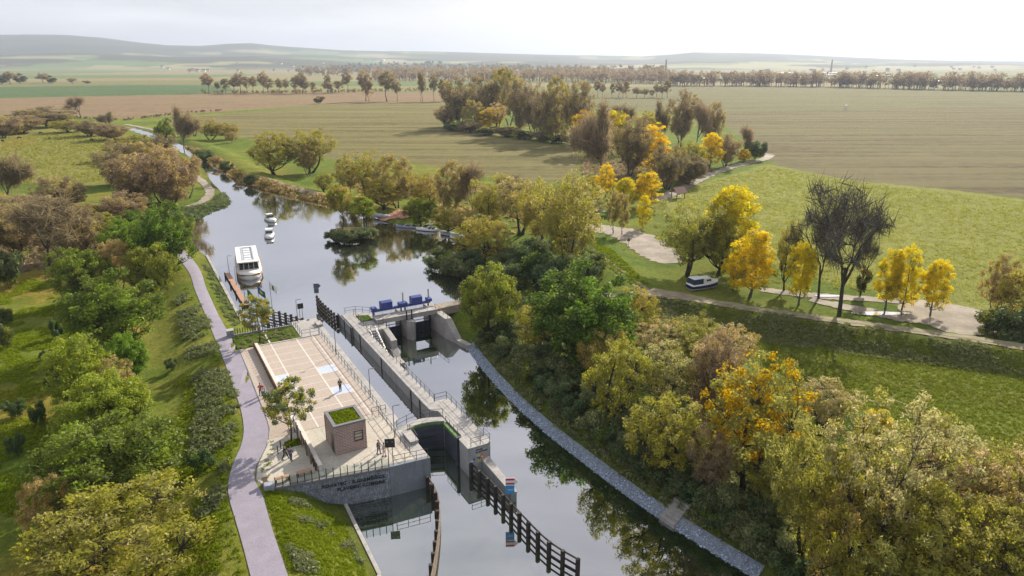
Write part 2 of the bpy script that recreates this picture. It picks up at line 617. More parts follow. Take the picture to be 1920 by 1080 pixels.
def seg_dist(P, poly, closed):
    P = np.asarray(P, float)
    best = np.full(len(P), 1e18)
    arg = np.zeros(len(P))
    n = len(poly)
    for i in range(n if closed else n - 1):
        a, b = np.array(poly[i][:2], float), np.array(poly[(i + 1) % n][:2], float)
        ab = b - a
        t = np.clip(((P - a) @ ab) / (ab @ ab + 1e-12), 0, 1)
        d = np.linalg.norm(P - (a + t[:, None] * ab), axis=1)
        m = d < best
        best[m] = d[m]
        arg[m] = i + t[m]
    return best, arg


def inside(P, poly):
    P = np.asarray(P, float)
    x, y = P[:, 0], P[:, 1]
    c = np.zeros(len(P), bool)
    n = len(poly)
    j = n - 1
    for i in range(n):
        xi, yi, xj, yj = poly[i][0], poly[i][1], poly[j][0], poly[j][1]
        hit = ((yi > y) != (yj > y)) & (x < (xj - xi) * (y - yi) / (yj - yi + 1e-15) + xi)
        c ^= hit
        j = i
    return c


def sdp(P, poly):
    d, _ = seg_dist(P, poly, True)
    return np.where(inside(P, poly), -d, d)


def pixpoly(pts, z):
    return [tuple(U(x, y, z)[:2]) for x, y in pts]


def smoothline(pts, n=8):
    """Catmull-Rom through the points"""
    p = [np.array(q, float) for q in pts]
    p = [2 * p[0] - p[1]] + p + [2 * p[-1] - p[-2]]
    out = []
    for i in range(1, len(p) - 2):
        for k in range(n):
            t = k / n
            a, b, c, d = p[i - 1], p[i], p[i + 1], p[i + 2]
            out.append(0.5 * ((2 * b) + (c - a) * t + (2 * a - 5 * b + 4 * c - d) * t * t + (3 * b - a - 3 * c + d) * t ** 3))
    out.append(p[-2])
    return out


def vnoise(x, y, seed=0):
    """smooth value noise, vectorised"""
    xi, yi = np.floor(x).astype(np.int64), np.floor(y).astype(np.int64)
    fx, fy = x - xi, y - yi
    fx, fy = fx * fx * (3 - 2 * fx), fy * fy * (3 - 2 * fy)

    def h(a, b):
        n = (a * 374761393 + b * 668265263 + seed * 974634541) & 0x7fffffff
        n = ((n ^ (n >> 13)) * 1274126177) & 0x7fffffff
        return (n ^ (n >> 16)) / 0x7fffffff % 1.0
    return (h(xi, yi) * (1 - fx) + h(xi + 1, yi) * fx) * (1 - fy) + (h(xi, yi + 1) * (1 - fx) + h(xi + 1, yi + 1) * fx) * fy


def fbm(x, y, seed=0, oct=4):
    s, a, tot = 0, 1.0, 0
    for k in range(oct):
        s = s + a * vnoise(x * 2 ** k, y * 2 ** k, seed + k * 17)
        tot += a
        a *= 0.5
    return s / tot


# outlines read off the photograph, each put on its own water or ground level
UP_LEFT = [(452, 600), (420, 541), (388, 480), (366, 467), (362, 440), (368, 415), (386, 397), (420, 387), (428, 377), (415, 360),
           (398, 342), (378, 312), (352, 290), (322, 276), (285, 258), (240, 242)]
UP_RIGHT = [(250, 240), (300, 255), (345, 274), (372, 292), (400, 308), (425, 325), (448, 343), (480, 352), (520, 362), (560, 371),
            (605, 381), (650, 392), (700, 403), (722, 415), (748, 425), (800, 434), (850, 447), (878, 462), (800, 478), (815, 497),
            (850, 515), (900, 527), (960, 545), (1000, 560), (985, 566), (930, 561), (880, 560), (845, 562)]
upper_poly = [Lxy(-50, -8)] + pixpoly(UP_LEFT, W1) + pixpoly(UP_RIGHT, W1) + [Lxy(-46, 20), Lxy(-43, 19), Lxy(-43, 9), Lxy(-47, 5), Lxy(-47, 4.7), Lxy(-6.8, 4.7), Lxy(-6.8, 0.4), Lxy(-47, 0.4)]
ISLAND = pixpoly([(612, 440), (625, 452), (655, 458), (690, 452), (706, 440), (695, 430), (660, 425), (628, 428)], W1)
LOW_RIGHT = [(878, 655), (905, 690), (935, 725), (975, 766), (1030, 815), (1110, 878), (1200, 945), (1290, 1005), (1420, 1085)]
low_r = pixpoly(LOW_RIGHT, W2)
low_l = pixpoly([(648, 948), (668, 990), (712, 1080)], W2)
lower_poly = [Lxy(-1, 0.2), Lxy(-6.6, 0.4), Lxy(-6.6, 4.7), Lxy(-30, 6), Lxy(-42, 9), Lxy(-42, 19), Lxy(-34, 20)] + low_r \
    + [(40.0, 26.0), (54.0, -60.0), (2.0, -60.0), (-4.0, 20.0)] + low_l[::-1] + [Lxy(-0.4, -6)]
footprint = [Lxy(-46.2, -12.0), Lxy(-2.2, -12.0), Lxy(-1.6, -10.5), Lxy(-0.6, -4), Lxy(-0.4, 0.0), Lxy(-0.4, 7.2), Lxy(-33, 6.5), Lxy(-34, 17.0), Lxy(-42, 19.0), Lxy(-46, 16), Lxy(-47.5, 3)]
PATH_L = [(347, 500), (366, 545), (385, 590), (406, 642), (425, 690), (441, 735), (452, 770), (457, 805), (452, 835), (437, 870), (428, 905), (430, 935), (440, 970), (455, 1022), (470, 1080)]
PATH_R = [(365, 490), (387, 540), (410, 590), (429, 625), (447, 657), (463, 695), (478, 735), (496, 780), (503, 805), (499, 835), (481, 873), (478, 900), (492, 928), (510, 990), (540, 1080)]
pl_w = [U(x, y, 0)[:2] for x, y in PATH_L]
pr_w = [U(x, y, 0)[:2] for x, y in PATH_R]
path_c = [(a + b) / 2 for a, b in zip(pl_w, pr_w)]
path_c = [np.array([-104.0, 176.0]), np.array([-92.0, 168.0])] + path_c + [path_c[-1] + (path_c[-1] - path_c[-2]) * k for k in (2, 8)]
# the dyke with the farm track on the right bank, and the green dyke upstream
DYKE = [(820, 570), (870, 568), (950, 562), (1040, 557), (1140, 553), (1215, 548), (1300, 560), (1400, 578), (1500, 592), (1600, 606), (1700, 619), (1800, 633), (1925, 652)]
dyke_w = [U(x, y, 0.3)[:2] for x, y in DYKE]
dyke_w.append(dyke_w[-1] + (dyke_w[-1] - dyke_w[-2]) * 2)
DYKE2 = [(1215, 548), (1180, 520), (1140, 490), (1110, 468), (1085, 452), (1060, 440)]
dyke2_w = [U(x, y, 0.2)[:2] for x, y in DYKE2]
DYKE3 = [(330, 258), (380, 270), (420, 288), (470, 318), (530, 345), (600, 365), (650, 375), (720, 392)]
dyke3_w = [U(x, y, 0.5)[:2] for x, y in DYKE3]

SKYLINE = [(-300, 66), (0, 66), (60, 65), (130, 66), (200, 71), (260, 79), (320, 85), (380, 86), (430, 82), (475, 81), (520, 86), (580, 90), (640, 94), (720, 96), (800, 96), (900, 99),
           (1000, 102), (1100, 104), (1200, 107), (1250, 103), (1300, 98), (1380, 99), (1450, 101), (1520, 104), (1600, 108), (1700, 112), (1800, 114), (1920, 115), (2300, 114)]
SKYX = np.array([p[0] for p in SKYLINE]); SKYV = np.array([p[1] for p in SKYLINE])


def H(x, y):
    x = np.atleast_1d(np.asarray(x, float)); y = np.atleast_1d(np.asarray(y, float))
    P = np.stack([x, y], 1)
    h = -1.3 - 0.9 * ss(200, 150, y) * ss(10, -30, x) + 0.25 * (fbm(x / 28, y / 28, 3) - 0.5) * ss(1500, 300, y)
    dx_, dy_ = np.array([q[0] for q in dyke_w]), np.array([q[1] for q in dyke_w])
    h = h - 0.9 * ss(2, 9, np.interp(x, dx_, dy_) - y) * ss(18, 34, x)
    near = (y < 520) & (np.abs(x) < 330)
    if near.any():
        Pn = P[near]; hn = h[near]
        d, _ = seg_dist(Pn, path_c, False)
        hn = np.maximum(hn, 0.0 - 0.06 - 0.34 * np.maximum(0, d - 2.7))
        d, _ = seg_dist(Pn, dyke_w, False)
        hn = np.maximum(hn, 0.3 - 0.56 * np.maximum(0, d - 2.2))
        d, _ = seg_dist(Pn, dyke2_w, False)
        hn = np.maximum(hn, 0.2 - 0.22 * np.maximum(0, d - 2.4))
        d, _ = seg_dist(Pn, dyke3_w, False)
        hn = np.maximum(hn, 0.6 - 0.30 * np.maximum(0, d - 1.6))
        su = sdp(Pn, upper_poly)
        isl = sdp(Pn, ISLAND)
        wob = 0.5 * (fbm(Pn[:, 0] / 6, Pn[:, 1] / 6, 9) - 0.5)
        hn = np.minimum(hn, W1 + np.clip((su + wob) * 0.42, -1.2, 9))
        hn = np.maximum(hn, np.minimum(W1 - isl * 0.35, W1 + 0.5))
        sl = sdp(Pn, lower_poly)
        hn = np.minimum(hn, W2 + np.clip(sl * 0.62, -1.5, 9))
        sf = sdp(Pn, footprint)
        hn = np.where(sf < 0, -6.5, hn)
        h[near] = hn
    far = y > 2500
    if far.any():
        xf, yf = x[far], y[far]
        pxs = CX + F * xf / (yf * CP)
        sky_v = np.interp(pxs, SKYX, SKYV)
        top = (CY - sky_v) / F
        yr = 9000.0
        # height a ridge at distance yr needs to reach the skyline pixel
        zr = CZ + yr * (top * CP - SP) / (CP + top * SP)
        a = ss(4200, 9000, yf)
        a = 0.30 * ss(3800, 6000, yf) + 0.70 * ss(6200, 9000, yf)
        rough = (fbm(xf / 900, yf / 900, 21) - 0.5) * 90 * ss(4000, 6500, yf) * ss(9000, 7600, yf)
        h[far] = h[far] + np.maximum(zr, 0) * a + rough - ss(9400, 15000, yf) * 80
    return h


def H1(x, y):
    return float(H([x], [y])[0])


def G(px, py, z0=-1.3):
    """the ground point seen at a photo pixel"""
    d = ray(px, py)
    z = z0
    for _ in range(14):
        t = (z - CZ) / d[2]
        z = 0.5 * z + 0.5 * H1(d[0] * t, d[1] * t)
    return np.array([d[0] * t, d[1] * t, H1(d[0] * t, d[1] * t)])


# ------------------------------------------------------------------ ground sheet
xs = np.concatenate([np.arange(-262, -130, 2.6), np.arange(-130, 130, 1.25), np.arange(130, 264, 2.6)])
ys = list(np.arange(-70, 40, 5.0)) + list(np.arange(40, 300, 1.25))
while ys[-1] < 15500:
    ys.append(ys[-1] * 1.0145 if ys[-1] < 3000 else ys[-1] * 1.03)
ys = np.array(ys)
wsc = np.maximum(1.0, ys / 300.0)
GX = xs[None, :] * wsc[:, None]
GY = np.repeat(ys[:, None], len(xs), 1)
gx, gy = GX.ravel(), GY.ravel()
gz = H(gx, gy)
ny, nx = GX.shape
ii = np.arange(ny * nx).reshape(ny, nx)
quads = np.stack([ii[:-1, :-1], ii[:-1, 1:], ii[1:, 1:], ii[1:, :-1]], -1).reshape(-1, 4)
gme = np_mesh('ground', np.stack([gx, gy, gz], 1), quads)

GP = np.stack([gx, gy], 1)
col = np.zeros((len(gx), 3)); fur = np.zeros(len(gx)); grassy = np.ones(len(gx))


def paint(mask, c, f=None, g=None):
    global col, fur, grassy
    col = col * (1 - mask[:, None]) + np.array(c)[None, :] * mask[:, None]
    if f is not None: fur = fur * (1 - mask) + f * mask
    if g is not None: grassy = grassy * (1 - mask) + g * mask


def zone(pts, c, f=0.0, g=0.0, z=-1.3, soft=0.012, m=1.0):
    poly = pixpoly(pts, z)
    yy = [p[1] for p in poly]; xx = [p[0] for p in poly]
    sel = (gy > min(yy) - 60) & (gy < max(yy) * 1.1 + 20) & (gx > min(xx) - 60) & (gx < max(xx) + 60)
    k = np.zeros(len(gx))
    sd = sdp(GP[sel], poly)
    w_ = soft * np.maximum(gy[sel], 60) * 0.5
    wob = (fbm(gx[sel] / 9, gy[sel] / 9, 5) - 0.5) * 3.0
    k[sel] = ss(w_, -w_, sd + wob * (gy[sel] < 500)) * m
    paint(k, c, f, g)


n_big = fbm(gx / 35, gy / 35, 31); n_mid = fbm(gx / 11, gy / 11, 37); n_far = fbm(gx / 400, gy / 160, 41)
col[:] = (0.140, 0.200, 0.036)
paint(ss(0.42, 0.66, n_big), (0.235, 0.245, 0.055))
paint(ss(0.55, 0.72, n_mid) * 0.7, (0.080, 0.155, 0.022))
# dry yellow patches of the left meadow
paint(ss(0.54, 0.70, fbm(gx / 16, gy / 16, 53)) * ss(-10, -30, gx) * ss(420, 100, gy) * 0.8, (0.34, 0.25, 0.07))
far_c = ss(600, 900, gy)
paint(far_c, (0.150, 0.150, 0.075), 0.2, 0.3)
# wide far plain: strips of fields
cells = vnoise(np.floor(gy / 330 + vnoise(gx / 900, gy * 0, 3) * 1.5) * 7.3, np.floor(gx / 900) * 3.1, 61)
for lo, c in ((0.0, (0.14, 0.17, 0.075)), (0.35, (0.25, 0.20, 0.13)), (0.55, (0.10, 0.16, 0.06)), (0.75, (0.23, 0.21, 0.12))):
    paint(ss(1000, 1300, gy) * (cells > lo), c)
# hills: patchwork of fields below, woods on the ridges
hill = ss(3800, 4600, gy)
hc = vnoise(np.floor(gy / 420 + 2.5 * vnoise(gx / 1500, gy / 1500, 5)) * 5.7, np.floor(gx / 560 + 2 * vnoise(gy / 900, gx / 900, 8)) * 9.1, 71)
for lo, c in ((0.0, (0.17, 0.21, 0.10)), (0.3, (0.32, 0.30, 0.18)), (0.5, (0.10, 0.17, 0.07)), (0.72, (0.38, 0.30, 0.22))):
    paint(hill * (hc > lo), c)
pxg = CX + F * gx / (np.maximum(gy, 1) * CP)
paint(hill * ss(0.49, 0.53, fbm(gx / 1100, gy / 700, 77) + 0.22 * ss(6800, 8200, gy) + 0.16 * ss(700, 200, pxg) * ss(6000, 7500, gy)), (0.016, 0.022, 0.022))
# named fields, outlines off the photograph
zone([(-400, 184), (0, 184), (350, 177), (650, 172), (840, 175), (850, 190), (600, 196), (240, 222), (0, 216), (-400, 218)], (0.215, 0.142, 0.105), 0.35)
zone([(-400, 166), (0, 163), (250, 159), (420, 160), (445, 171), (350, 177), (0, 184), (-400, 186)], (0.035, 0.090, 0.042), 0.3)
zone([(-400, 157), (0, 154), (400, 150), (420, 160), (250, 159), (0, 163), (-400, 166)], (0.155, 0.155, 0.075), 0.2)
zone([(300, 224), (620, 196), (845, 190), (830, 215), (830, 236), (1000, 266), (1092, 276), (1082, 345), (950, 335), (740, 300), (640, 300), (560, 290), (440, 252), (330, 240)], (0.120, 0.098, 0.050), 0.8)
zone([(1080, 200), (1100, 172), (1240, 164), (1400, 162), (1920, 172), (2400, 172), (2400, 420), (1920, 372), (1780, 356), (1600, 340), (1460, 312), (1400, 262), (1330, 215)], (0.098, 0.075, 0.053), 0.8)
zone([(1080, 200), (1100, 172), (1240, 164), (1400, 162), (1920, 172), (2400, 172), (2400, 205), (1920, 200), (1500, 208), (1330, 212)], (0.112, 0.108, 0.060), 0.5, m=0.8)
zone([(1240, 382), (1290, 350), (1440, 308), (1600, 340), (1780, 356), (1920, 374), (2400, 420), (2400, 640), (1920, 590), (1850, 590), (1700, 560), (1450, 500), (1300, 420)], (0.290, 0.300, 0.088), 0.15, 1.0)
zone([(0, 250), (120, 238), (250, 265), (230, 330), (200, 345), (140, 350), (0, 340), (-300, 340), (-300, 260)], (0.270, 0.250, 0.085), 0.1, 1.0)
zone([(0, 262), (50, 258), (70, 268), (30, 278), (0, 280)], (0.32, 0.22, 0.08), 0.1, 1.0, m=0.8)
zone([(1280, 600), (1500, 640), (1920, 690), (2300, 740), (2300, 900), (1920, 860), (1700, 820), (1560, 760), (1400, 690)], (0.180, 0.225, 0.050), 0.5, 1.0, z=-1.5)
zone([(1420, 640), (1920, 735), (2300, 800), (2300, 830), (1920, 762), (1500, 676)], (0.230, 0.225, 0.075), 0.3, 1.0, z=-1.5, m=0.8)
zone([(1230, 563), (1400, 590), (1600, 618), (1925, 664), (1925, 690), (1600, 655), (1400, 625), (1240, 590)], (0.095, 0.105, 0.032), 0.1, 1.0, z=-0.6, m=0.8)  # dyke slope: ground colour darkened to deepen the shade there
# steep river banks and river bed
su = np.full(len(gx), 99.0)
sel = (gy < 520) & (np.abs(gx) < 330)
su[sel] = np.minimum(sdp(GP[sel], upper_poly), sdp(GP[sel], lower_poly))
paint(ss(3.5, 0.5, su) * 0.55, (0.075, 0.095, 0.030), 0.0, 1.0)
paint(ss(0.3, -0.6, su), (0.06, 0.055, 0.035), 0.0, 0.0)

col = np.clip(col * 1.28, 0, 0.6)
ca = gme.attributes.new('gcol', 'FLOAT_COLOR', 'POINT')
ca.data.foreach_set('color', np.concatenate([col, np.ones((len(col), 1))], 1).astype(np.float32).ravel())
fa = gme.attributes.new('furrow', 'FLOAT', 'POINT'); fa.data.foreach_set('value', fur.astype(np.float32))
ga = gme.attributes.new('grassy', 'FLOAT', 'POINT'); ga.data.foreach_set('value', grassy.astype(np.float32))
gme.polygons.foreach_set('use_smooth', [True] * len(gme.polygons))

m, nt, out = newmat('ground')
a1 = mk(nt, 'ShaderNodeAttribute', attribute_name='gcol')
a2 = mk(nt, 'ShaderNodeAttribute', attribute_name='furrow')
a3 = mk(nt, 'ShaderNodeAttribute', attribute_name='grassy')
f1 = noise(nt, 0.22, 5.0, 0.6)
f2 = noise(nt, 1.6, 5.0, 0.7)
f3 = noise(nt, 9.0, 3.0, 0.7)
st = noise(nt, 0.11, 5.0, 0.65, stretch=(0.05, 1.0, 1.0), rot=-0.22)
c = mixc(nt, ramp(nt, f1, 0.35, 0.68), mixc(nt, 0.35, a1.outputs['Color'], (0.02, 0.03, 0.008)), mixc(nt, 0.25, a1.outputs['Color'], (0.42, 0.36, 0.14)))
f0 = noise(nt, 0.055, 6.0, 0.68, stretch=(0.45, 1.0, 1.0), rot=-0.2)
c = mixc(nt, ramp(nt, f0, 0.46, 0.62, 0, 0.55), c, mixc(nt, 0.5, a1.outputs['Color'], (0.075, 0.090, 0.022)))
c = mixc(nt, ramp(nt, f0, 0.40, 0.30, 0, 0.5), c, mixc(nt, 0.5, a1.outputs['Color'], (0.42, 0.38, 0.16)))
st2 = noise(nt, 0.032, 6.0, 0.7, stretch=(0.10, 1.0, 1.0), rot=-0.12)
fm2 = mk(nt, 'ShaderNodeMath', operation='MULTIPLY')
nt.links.new(ramp(nt, st2, 0.50, 0.62, 0, 0.75), fm2.inputs[0]); nt.links.new(a2.outputs['Fac'], fm2.inputs[1])
c = mixc(nt, fm2.outputs[0], c, (0.165, 0.165, 0.070))
gm = mk(nt, 'ShaderNodeMath', operation='MULTIPLY')
nt.links.new(ramp(nt, f2, 0.40, 0.75), gm.inputs[0]); nt.links.new(a3.outputs['Fac'], gm.inputs[1])
gm2 = mk(nt, 'ShaderNodeMath', operation='MULTIPLY'); gm2.inputs[1].default_value = 0.6
nt.links.new(gm.outputs[0], gm2.inputs[0]); gm2.inputs[1].default_value = 0.85
c = mixc(nt, gm2.outputs[0], c, (0.042, 0.068, 0.012))
gm3 = mk(nt, 'ShaderNodeMath', operation='MULTIPLY')
nt.links.new(ramp(nt, f3, 0.40, 0.70), gm3.inputs[0]); gm3.inputs[1].default_value = 0.6
c = mixc(nt, gm3.outputs[0], c, mixc(nt, 0.6, a1.outputs['Color'], (0.02, 0.025, 0.01)))
fm = mk(nt, 'ShaderNodeMath', operation='MULTIPLY')
nt.links.new(ramp(nt, st, 0.38, 0.62), fm.inputs[0]); nt.links.new(a2.outputs['Fac'], fm.inputs[1])
c = mixc(nt, fm.outputs[0], c, mixc(nt, 0.35, a1.outputs['Color'], (0.36, 0.35, 0.16)))
p = mk(nt, 'ShaderNodeBsdfPrincipled', Roughness=1.0)
p.inputs['Specular IOR Level'].default_value = 0.1
hsg = nt.nodes.new('ShaderNodeHueSaturation'); hsg.inputs['Saturation'].default_value = 1.12
nt.links.new(c, hsg.inputs['Color'])
nt.links.new(hsg.outputs['Color'], p.inputs['Base Color'])
ad = mk(nt, 'ShaderNodeMath', operation='ADD')
nt.links.new(f2, ad.inputs[0]); nt.links.new(f3, ad.inputs[1])
nt.links.new(bump(nt, ad.outputs[0], 0.8, 0.4), p.inputs['Normal'])
nt.links.new(p.outputs['BSDF'], out.inputs['Surface'])
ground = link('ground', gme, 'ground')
tag(ground, kind='structure', label='grass meadows and ploughed fields reaching to the hills')


gz_grid = gz.reshape(ny, nx)
H_exact = H


def H(x, y):
    """height of the finished ground sheet"""
    x = np.atleast_1d(np.asarray(x, float)); y = np.atleast_1d(np.asarray(y, float))
    j = np.clip(np.searchsorted(ys, y) - 1, 0, ny - 2)
    fy = np.clip((y - ys[j]) / (ys[j + 1] - ys[j]), 0, 1)
    xw = x / np.maximum(1.0, y / 300.0)
    i = np.clip(np.searchsorted(xs, xw) - 1, 0, nx - 2)
    fx = np.clip((xw - xs[i]) / (xs[i + 1] - xs[i]), 0, 1)
    return (gz_grid[j, i] * (1 - fx) + gz_grid[j, i + 1] * fx) * (1 - fy) + (gz_grid[j + 1, i] * (1 - fx) + gz_grid[j + 1, i + 1] * fx) * fy


# ------------------------------------------------------------------ water sheets
def tri_sheet(name, poly, z, mat):
    bm = bmesh.new()
    vs = [bm.verts.new((p[0], p[1], z)) for p in poly]
    bm.faces.new(vs)
    bmesh.ops.triangulate(bm, faces=bm.faces[:], ngon_method='EAR_CLIP')
    for f_ in bm.faces:
        if f_.normal.z < 0:
            f_.normal_flip()
    me = bpy.data.meshes.new(name)
    bm.to_mesh(me); bm.free()
    return link(name, me, mat)


up_sheet = [Lxy(-49, -9)] + [tuple(np.array(q) + np.array([-3.5, -0.5])) for q in pixpoly(UP_LEFT, W1)] + \
    [tuple(np.array(q) + np.array([3.5, 2.5])) for q in pixpoly(UP_RIGHT[:16], W1)] + [(30.0, 165.0), (40.0, 122.0), Lxy(-46.5, 24), Lxy(-42.2, 19.6), Lxy(-42.2, 8), Lxy(-46, 5), Lxy(-6.5, 5.1), Lxy(-6.5, 0.0), Lxy(-47, -1.0)]
tag(tri_sheet('river', up_sheet, W1, 'water_upper'), kind='structure', label='pale grey upper river and basin above the lock')
lo_sheet = [Lxy(-0.5, -0.6), Lxy(-6.8, 0.0), Lxy(-6.8, 5.2), Lxy(-41.8, 6.5), Lxy(-41.8, 19.5), Lxy(-33, 23)] + [tuple(np.array(q) + np.array([3.0, 1.0])) for q in low_r] + \
    [(44.0, 26.0), (58.0, -60.0), (0.0, -60.0), (-8.0, 20.0)] + [tuple(np.array(q) + np.array([-2.5, 0.0])) for q in low_l[::-1]] + [Lxy(-1.0, -7)]
tag(tri_sheet('river', lo_sheet, W2, 'water_lower'), kind='structure', label='still grey lower river below the lock and weir')


# ------------------------------------------------------------------ paths and gravel
def ribbon(name, left, right, mat, lift=0.05, label=None, kind='structure', sub=6, across=3, thick=0.0):
    """left/right: lists of xy world points; draped on the ground"""
    a, b = smoothline(left, sub), smoothline(right, sub)
    if mat != 'asphalt_path':        # worn, ragged verges
        rj = random.Random(len(left))
        for q in (a, b):
            for i_ in range(len(q)):
                oth = (b if q is a else a)[i_]
                d_ = oth - q[i_]
                q[i_] = q[i_] + d_ * rj.uniform(-0.07, 0.13)
    V = []
    k = across + 1
    for p, q in zip(a, b):
        for j in range(k):
            V.append(p[:2] * (1 - j / across) + q[:2] * (j / across))
    V = np.array(V)
    z = H(V[:, 0], V[:, 1])
    # lie on the highest ground nearby so that no facet of the sheet pokes through
    for dx, dy in ((0.6, 0), (-0.6, 0), (0, 0.6), (0, -0.6)):
        z2 = H(V[:, 0] + dx, V[:, 1] + dy)
        z = np.maximum(z, np.minimum(z2, z + 0.12))
    z = z + lift
    n = len(a)
    idx = np.arange(n * k).reshape(n, k)
    q = np.stack([idx[:-1, :-1], idx[:-1, 1:], idx[1:, 1:], idx[1:, :-1]], -1).reshape(-1, 4)
    V3 = np.column_stack([V, z])
    c = np.cross(V3[q[0][1]] - V3[q[0][0]], V3[q[0][3]] - V3[q[0][0]])
    if c[2] < 0: q = q[:, ::-1]
    me = np_mesh(name, V3, q)
    o = link(name, me, mat)
    tag(o, label=label, kind=kind)
    return o


def strip(name, pts, width, mat, z=-1.3, lift=0.05, label=None, sub=10, wpx=None):
    c = [np.array(G(x, y, z)[:2]) for x, y in pts]
    lft, rgt = [], []
    for i, p in enumerate(c):
        d = c[min(i + 1, len(c) - 1)] - c[max(i - 1, 0)]
        d /= np.linalg.norm(d)
        nrm = np.array([-d[1], d[0]])
        w_ = width[i] if isinstance(width, (list, tuple)) else width
        lft.append(p + nrm * w_ / 2); rgt.append(p - nrm * w_ / 2)
    return ribbon(name, lft, rgt, mat, lift, label, sub=sub)


ext = lambda a, k: a + [a[-1] + (a[-1] - a[-2]) * k]
ribbon('path', [np.array([-104.0, 174.4]), np.array([-90.0, 166.0])] + ext(pl_w, 4), [np.array([-103.0, 178.0]), np.array([-90.0, 169.5])] + ext(pr_w, 4), 'asphalt_path', 0.07,
       'smooth grey lavender path winding along the left bank past the plaza')
strip('farm_track', [(873, 568), (950, 562), (1040, 557), (1110, 555), (1165, 553), (1215, 549)], 2.6, 'gravel', 0.3, 0.07, 'pale gravel track from the weir bridge to the junction')
strip('farm_track', [(1190, 549), (1240, 550), (1300, 560), (1400, 578), (1500, 592), (1600, 606), (1700, 619), (1800, 633), (1925, 652), (1990, 661)], [4.2, 5.0, 3.6, 3.0, 2.8, 2.8, 2.8, 2.8, 2.8, 2.8], 'soil_track', 0.3, 0.09, 'earth track along the top of the dyke on the right')
strip('grass_strip', [(1300, 560), (1400, 578), (1500, 592), (1600, 606), (1700, 619), (1800, 633), (1925, 652), (1990, 661)], 0.7, 'track_faint', 0.3, 0.12, 'grassy middle strip of the earth track on the dyke')
for k, off in enumerate((-1, 1)):
    strip('wheel_rut', [(1210 + off * 7, 545), (1175 + off * 6, 518), (1140 + off * 6, 492), (1112 + off * 5, 470), (1086 + off * 5, 453), (1062 + off * 4, 440)], 0.75, 'soil_track', 0.2, 0.06,
          ('left' if off < 0 else 'right') + ' wheel rut of the track descending from the junction to the basin')
strip('gravel_lot', [(1095, 424), (1135, 430), (1175, 438), (1215, 462), (1245, 482), (1262, 494)], [6, 9, 10, 11, 9, 5], 'gravel', -1.3, 0.08, 'pale gravel car park between yellow birches')
strip('gravel_road', [(1228, 378), (1252, 366), (1290, 348), (1330, 328), (1375, 313), (1415, 303), (1437, 297), (1442, 291), (1430, 288)], [4.5, 5, 4.5, 4.5, 4.5, 4.5, 4.5, 4.5, 3], 'gravel', -1.3, 0.10, 'pale gravel road curving past the brown roofed shelter')
strip('gravel_turnaround', [(1425, 543), (1490, 551), (1560, 557), (1640, 562), (1720, 568), (1785, 576)], [2.5, 3.2, 3.4, 3.2, 3.4, 5], 'gravel', -1.3, 0.08, 'rear muddy gravel strip leading to the turning circle')
strip('gravel_turnaround', [(1520, 562), (1590, 577), (1650, 589), (1710, 600), (1775, 604)], [2.5, 3.6, 3.8, 3.8, 5], 'gravel', -1.3, 0.11, 'front muddy gravel strip with puddles leading to the turning circle')


def disc(name, c, rx, ry, mat, lift, label, n=28, rings=4):
    V = [(c[0], c[1])]
    for r in range(1, rings + 1):
        for k in range(n):
            t = 2 * math.pi * k / n
            wob = 1 + 0.06 * math.sin(3 * t + 1) + 0.04 * math.sin(5 * t)
            V.append((c[0] + rx * r / rings * math.cos(t) * wob, c[1] + ry * r / rings * math.sin(t) * wob))
    V = np.array(V)
    z = H(V[:, 0], V[:, 1]) + lift
    fs = [(0, 1 + k, 1 + (k + 1) % n) for k in range(n)]
    for r in range(rings - 1):
        for k in range(n):
            a_ = 1 + r * n
            fs.append((a_ + k, a_ + n + k, a_ + n + (k + 1) % n, a_ + (k + 1) % n))
    mb = MB(); mb.add(np.column_stack([V, z]), fs)
    o = mb.build(name, mat)
    return tag(o, label=label, kind='structure')


tc_ = G(1778, 594)
disc('turning_circle', tc_, 7.0, 8.5, 'gravel', 0.12, 'round pale gravel turning circle at the right')
m_, nt_, out_ = newmat('puddle')
g_ = mk(nt_, 'ShaderNodeBsdfGlossy', Roughness=0.06); g_.inputs['Color'].default_value = (0.9, 0.9, 0.92, 1)
d_ = mk(nt_, 'ShaderNodeBsdfDiffuse'); d_.inputs['Color'].default_value = (0.16, 0.13, 0.10, 1)
x_ = nt_.nodes.new('ShaderNodeMixShader'); x_.inputs['Fac'].default_value = 0.7
nt_.links.new(d_.outputs[0], x_.inputs[1]); nt_.links.new(g_.outputs[0], x_.inputs[2]); nt_.links.new(x_.outputs[0], out_.inputs['Surface'])
for (x, y, rx, ry, lb) in ((1553, 556, 2.6, 0.7, 'small puddle behind the big bare tree'), (1650, 589, 5.0, 0.9, 'long bright puddle on the muddy gravel strip'), (1338, 322, 3.0, 1.6, 'wet shining patch on the gravel road')):
    disc('puddle', G(x, y), rx, ry, 'puddle', 0.16, lb)
strip('sandy_beach', [(702, 411), (728, 408), (752, 402), (770, 397)], [2.0, 4.5, 5.5, 3.0], 'sand_red', -1.0, 0.10, 'reddish sand slip sloping into the basin')
strip('bank_path', [(330, 256), (300, 246), (270, 240), (235, 233)], 4.0, 'gravel', -1.0, 0.12, 'pale path on the far left bank')
strip('bank_path', [(366, 330), (384, 345), (394, 362), (380, 378), (352, 388)], 3.0, 'gravel', -1.0, 0.12, 'pale path rounding the point of the left bank')
strip('bank_path', [(690, 385), (650, 376), (600, 366), (540, 350), (480, 330)], 2.2, 'gravel', 0.5, 0.10, 'narrow pale path on top of the bank opposite the boats')
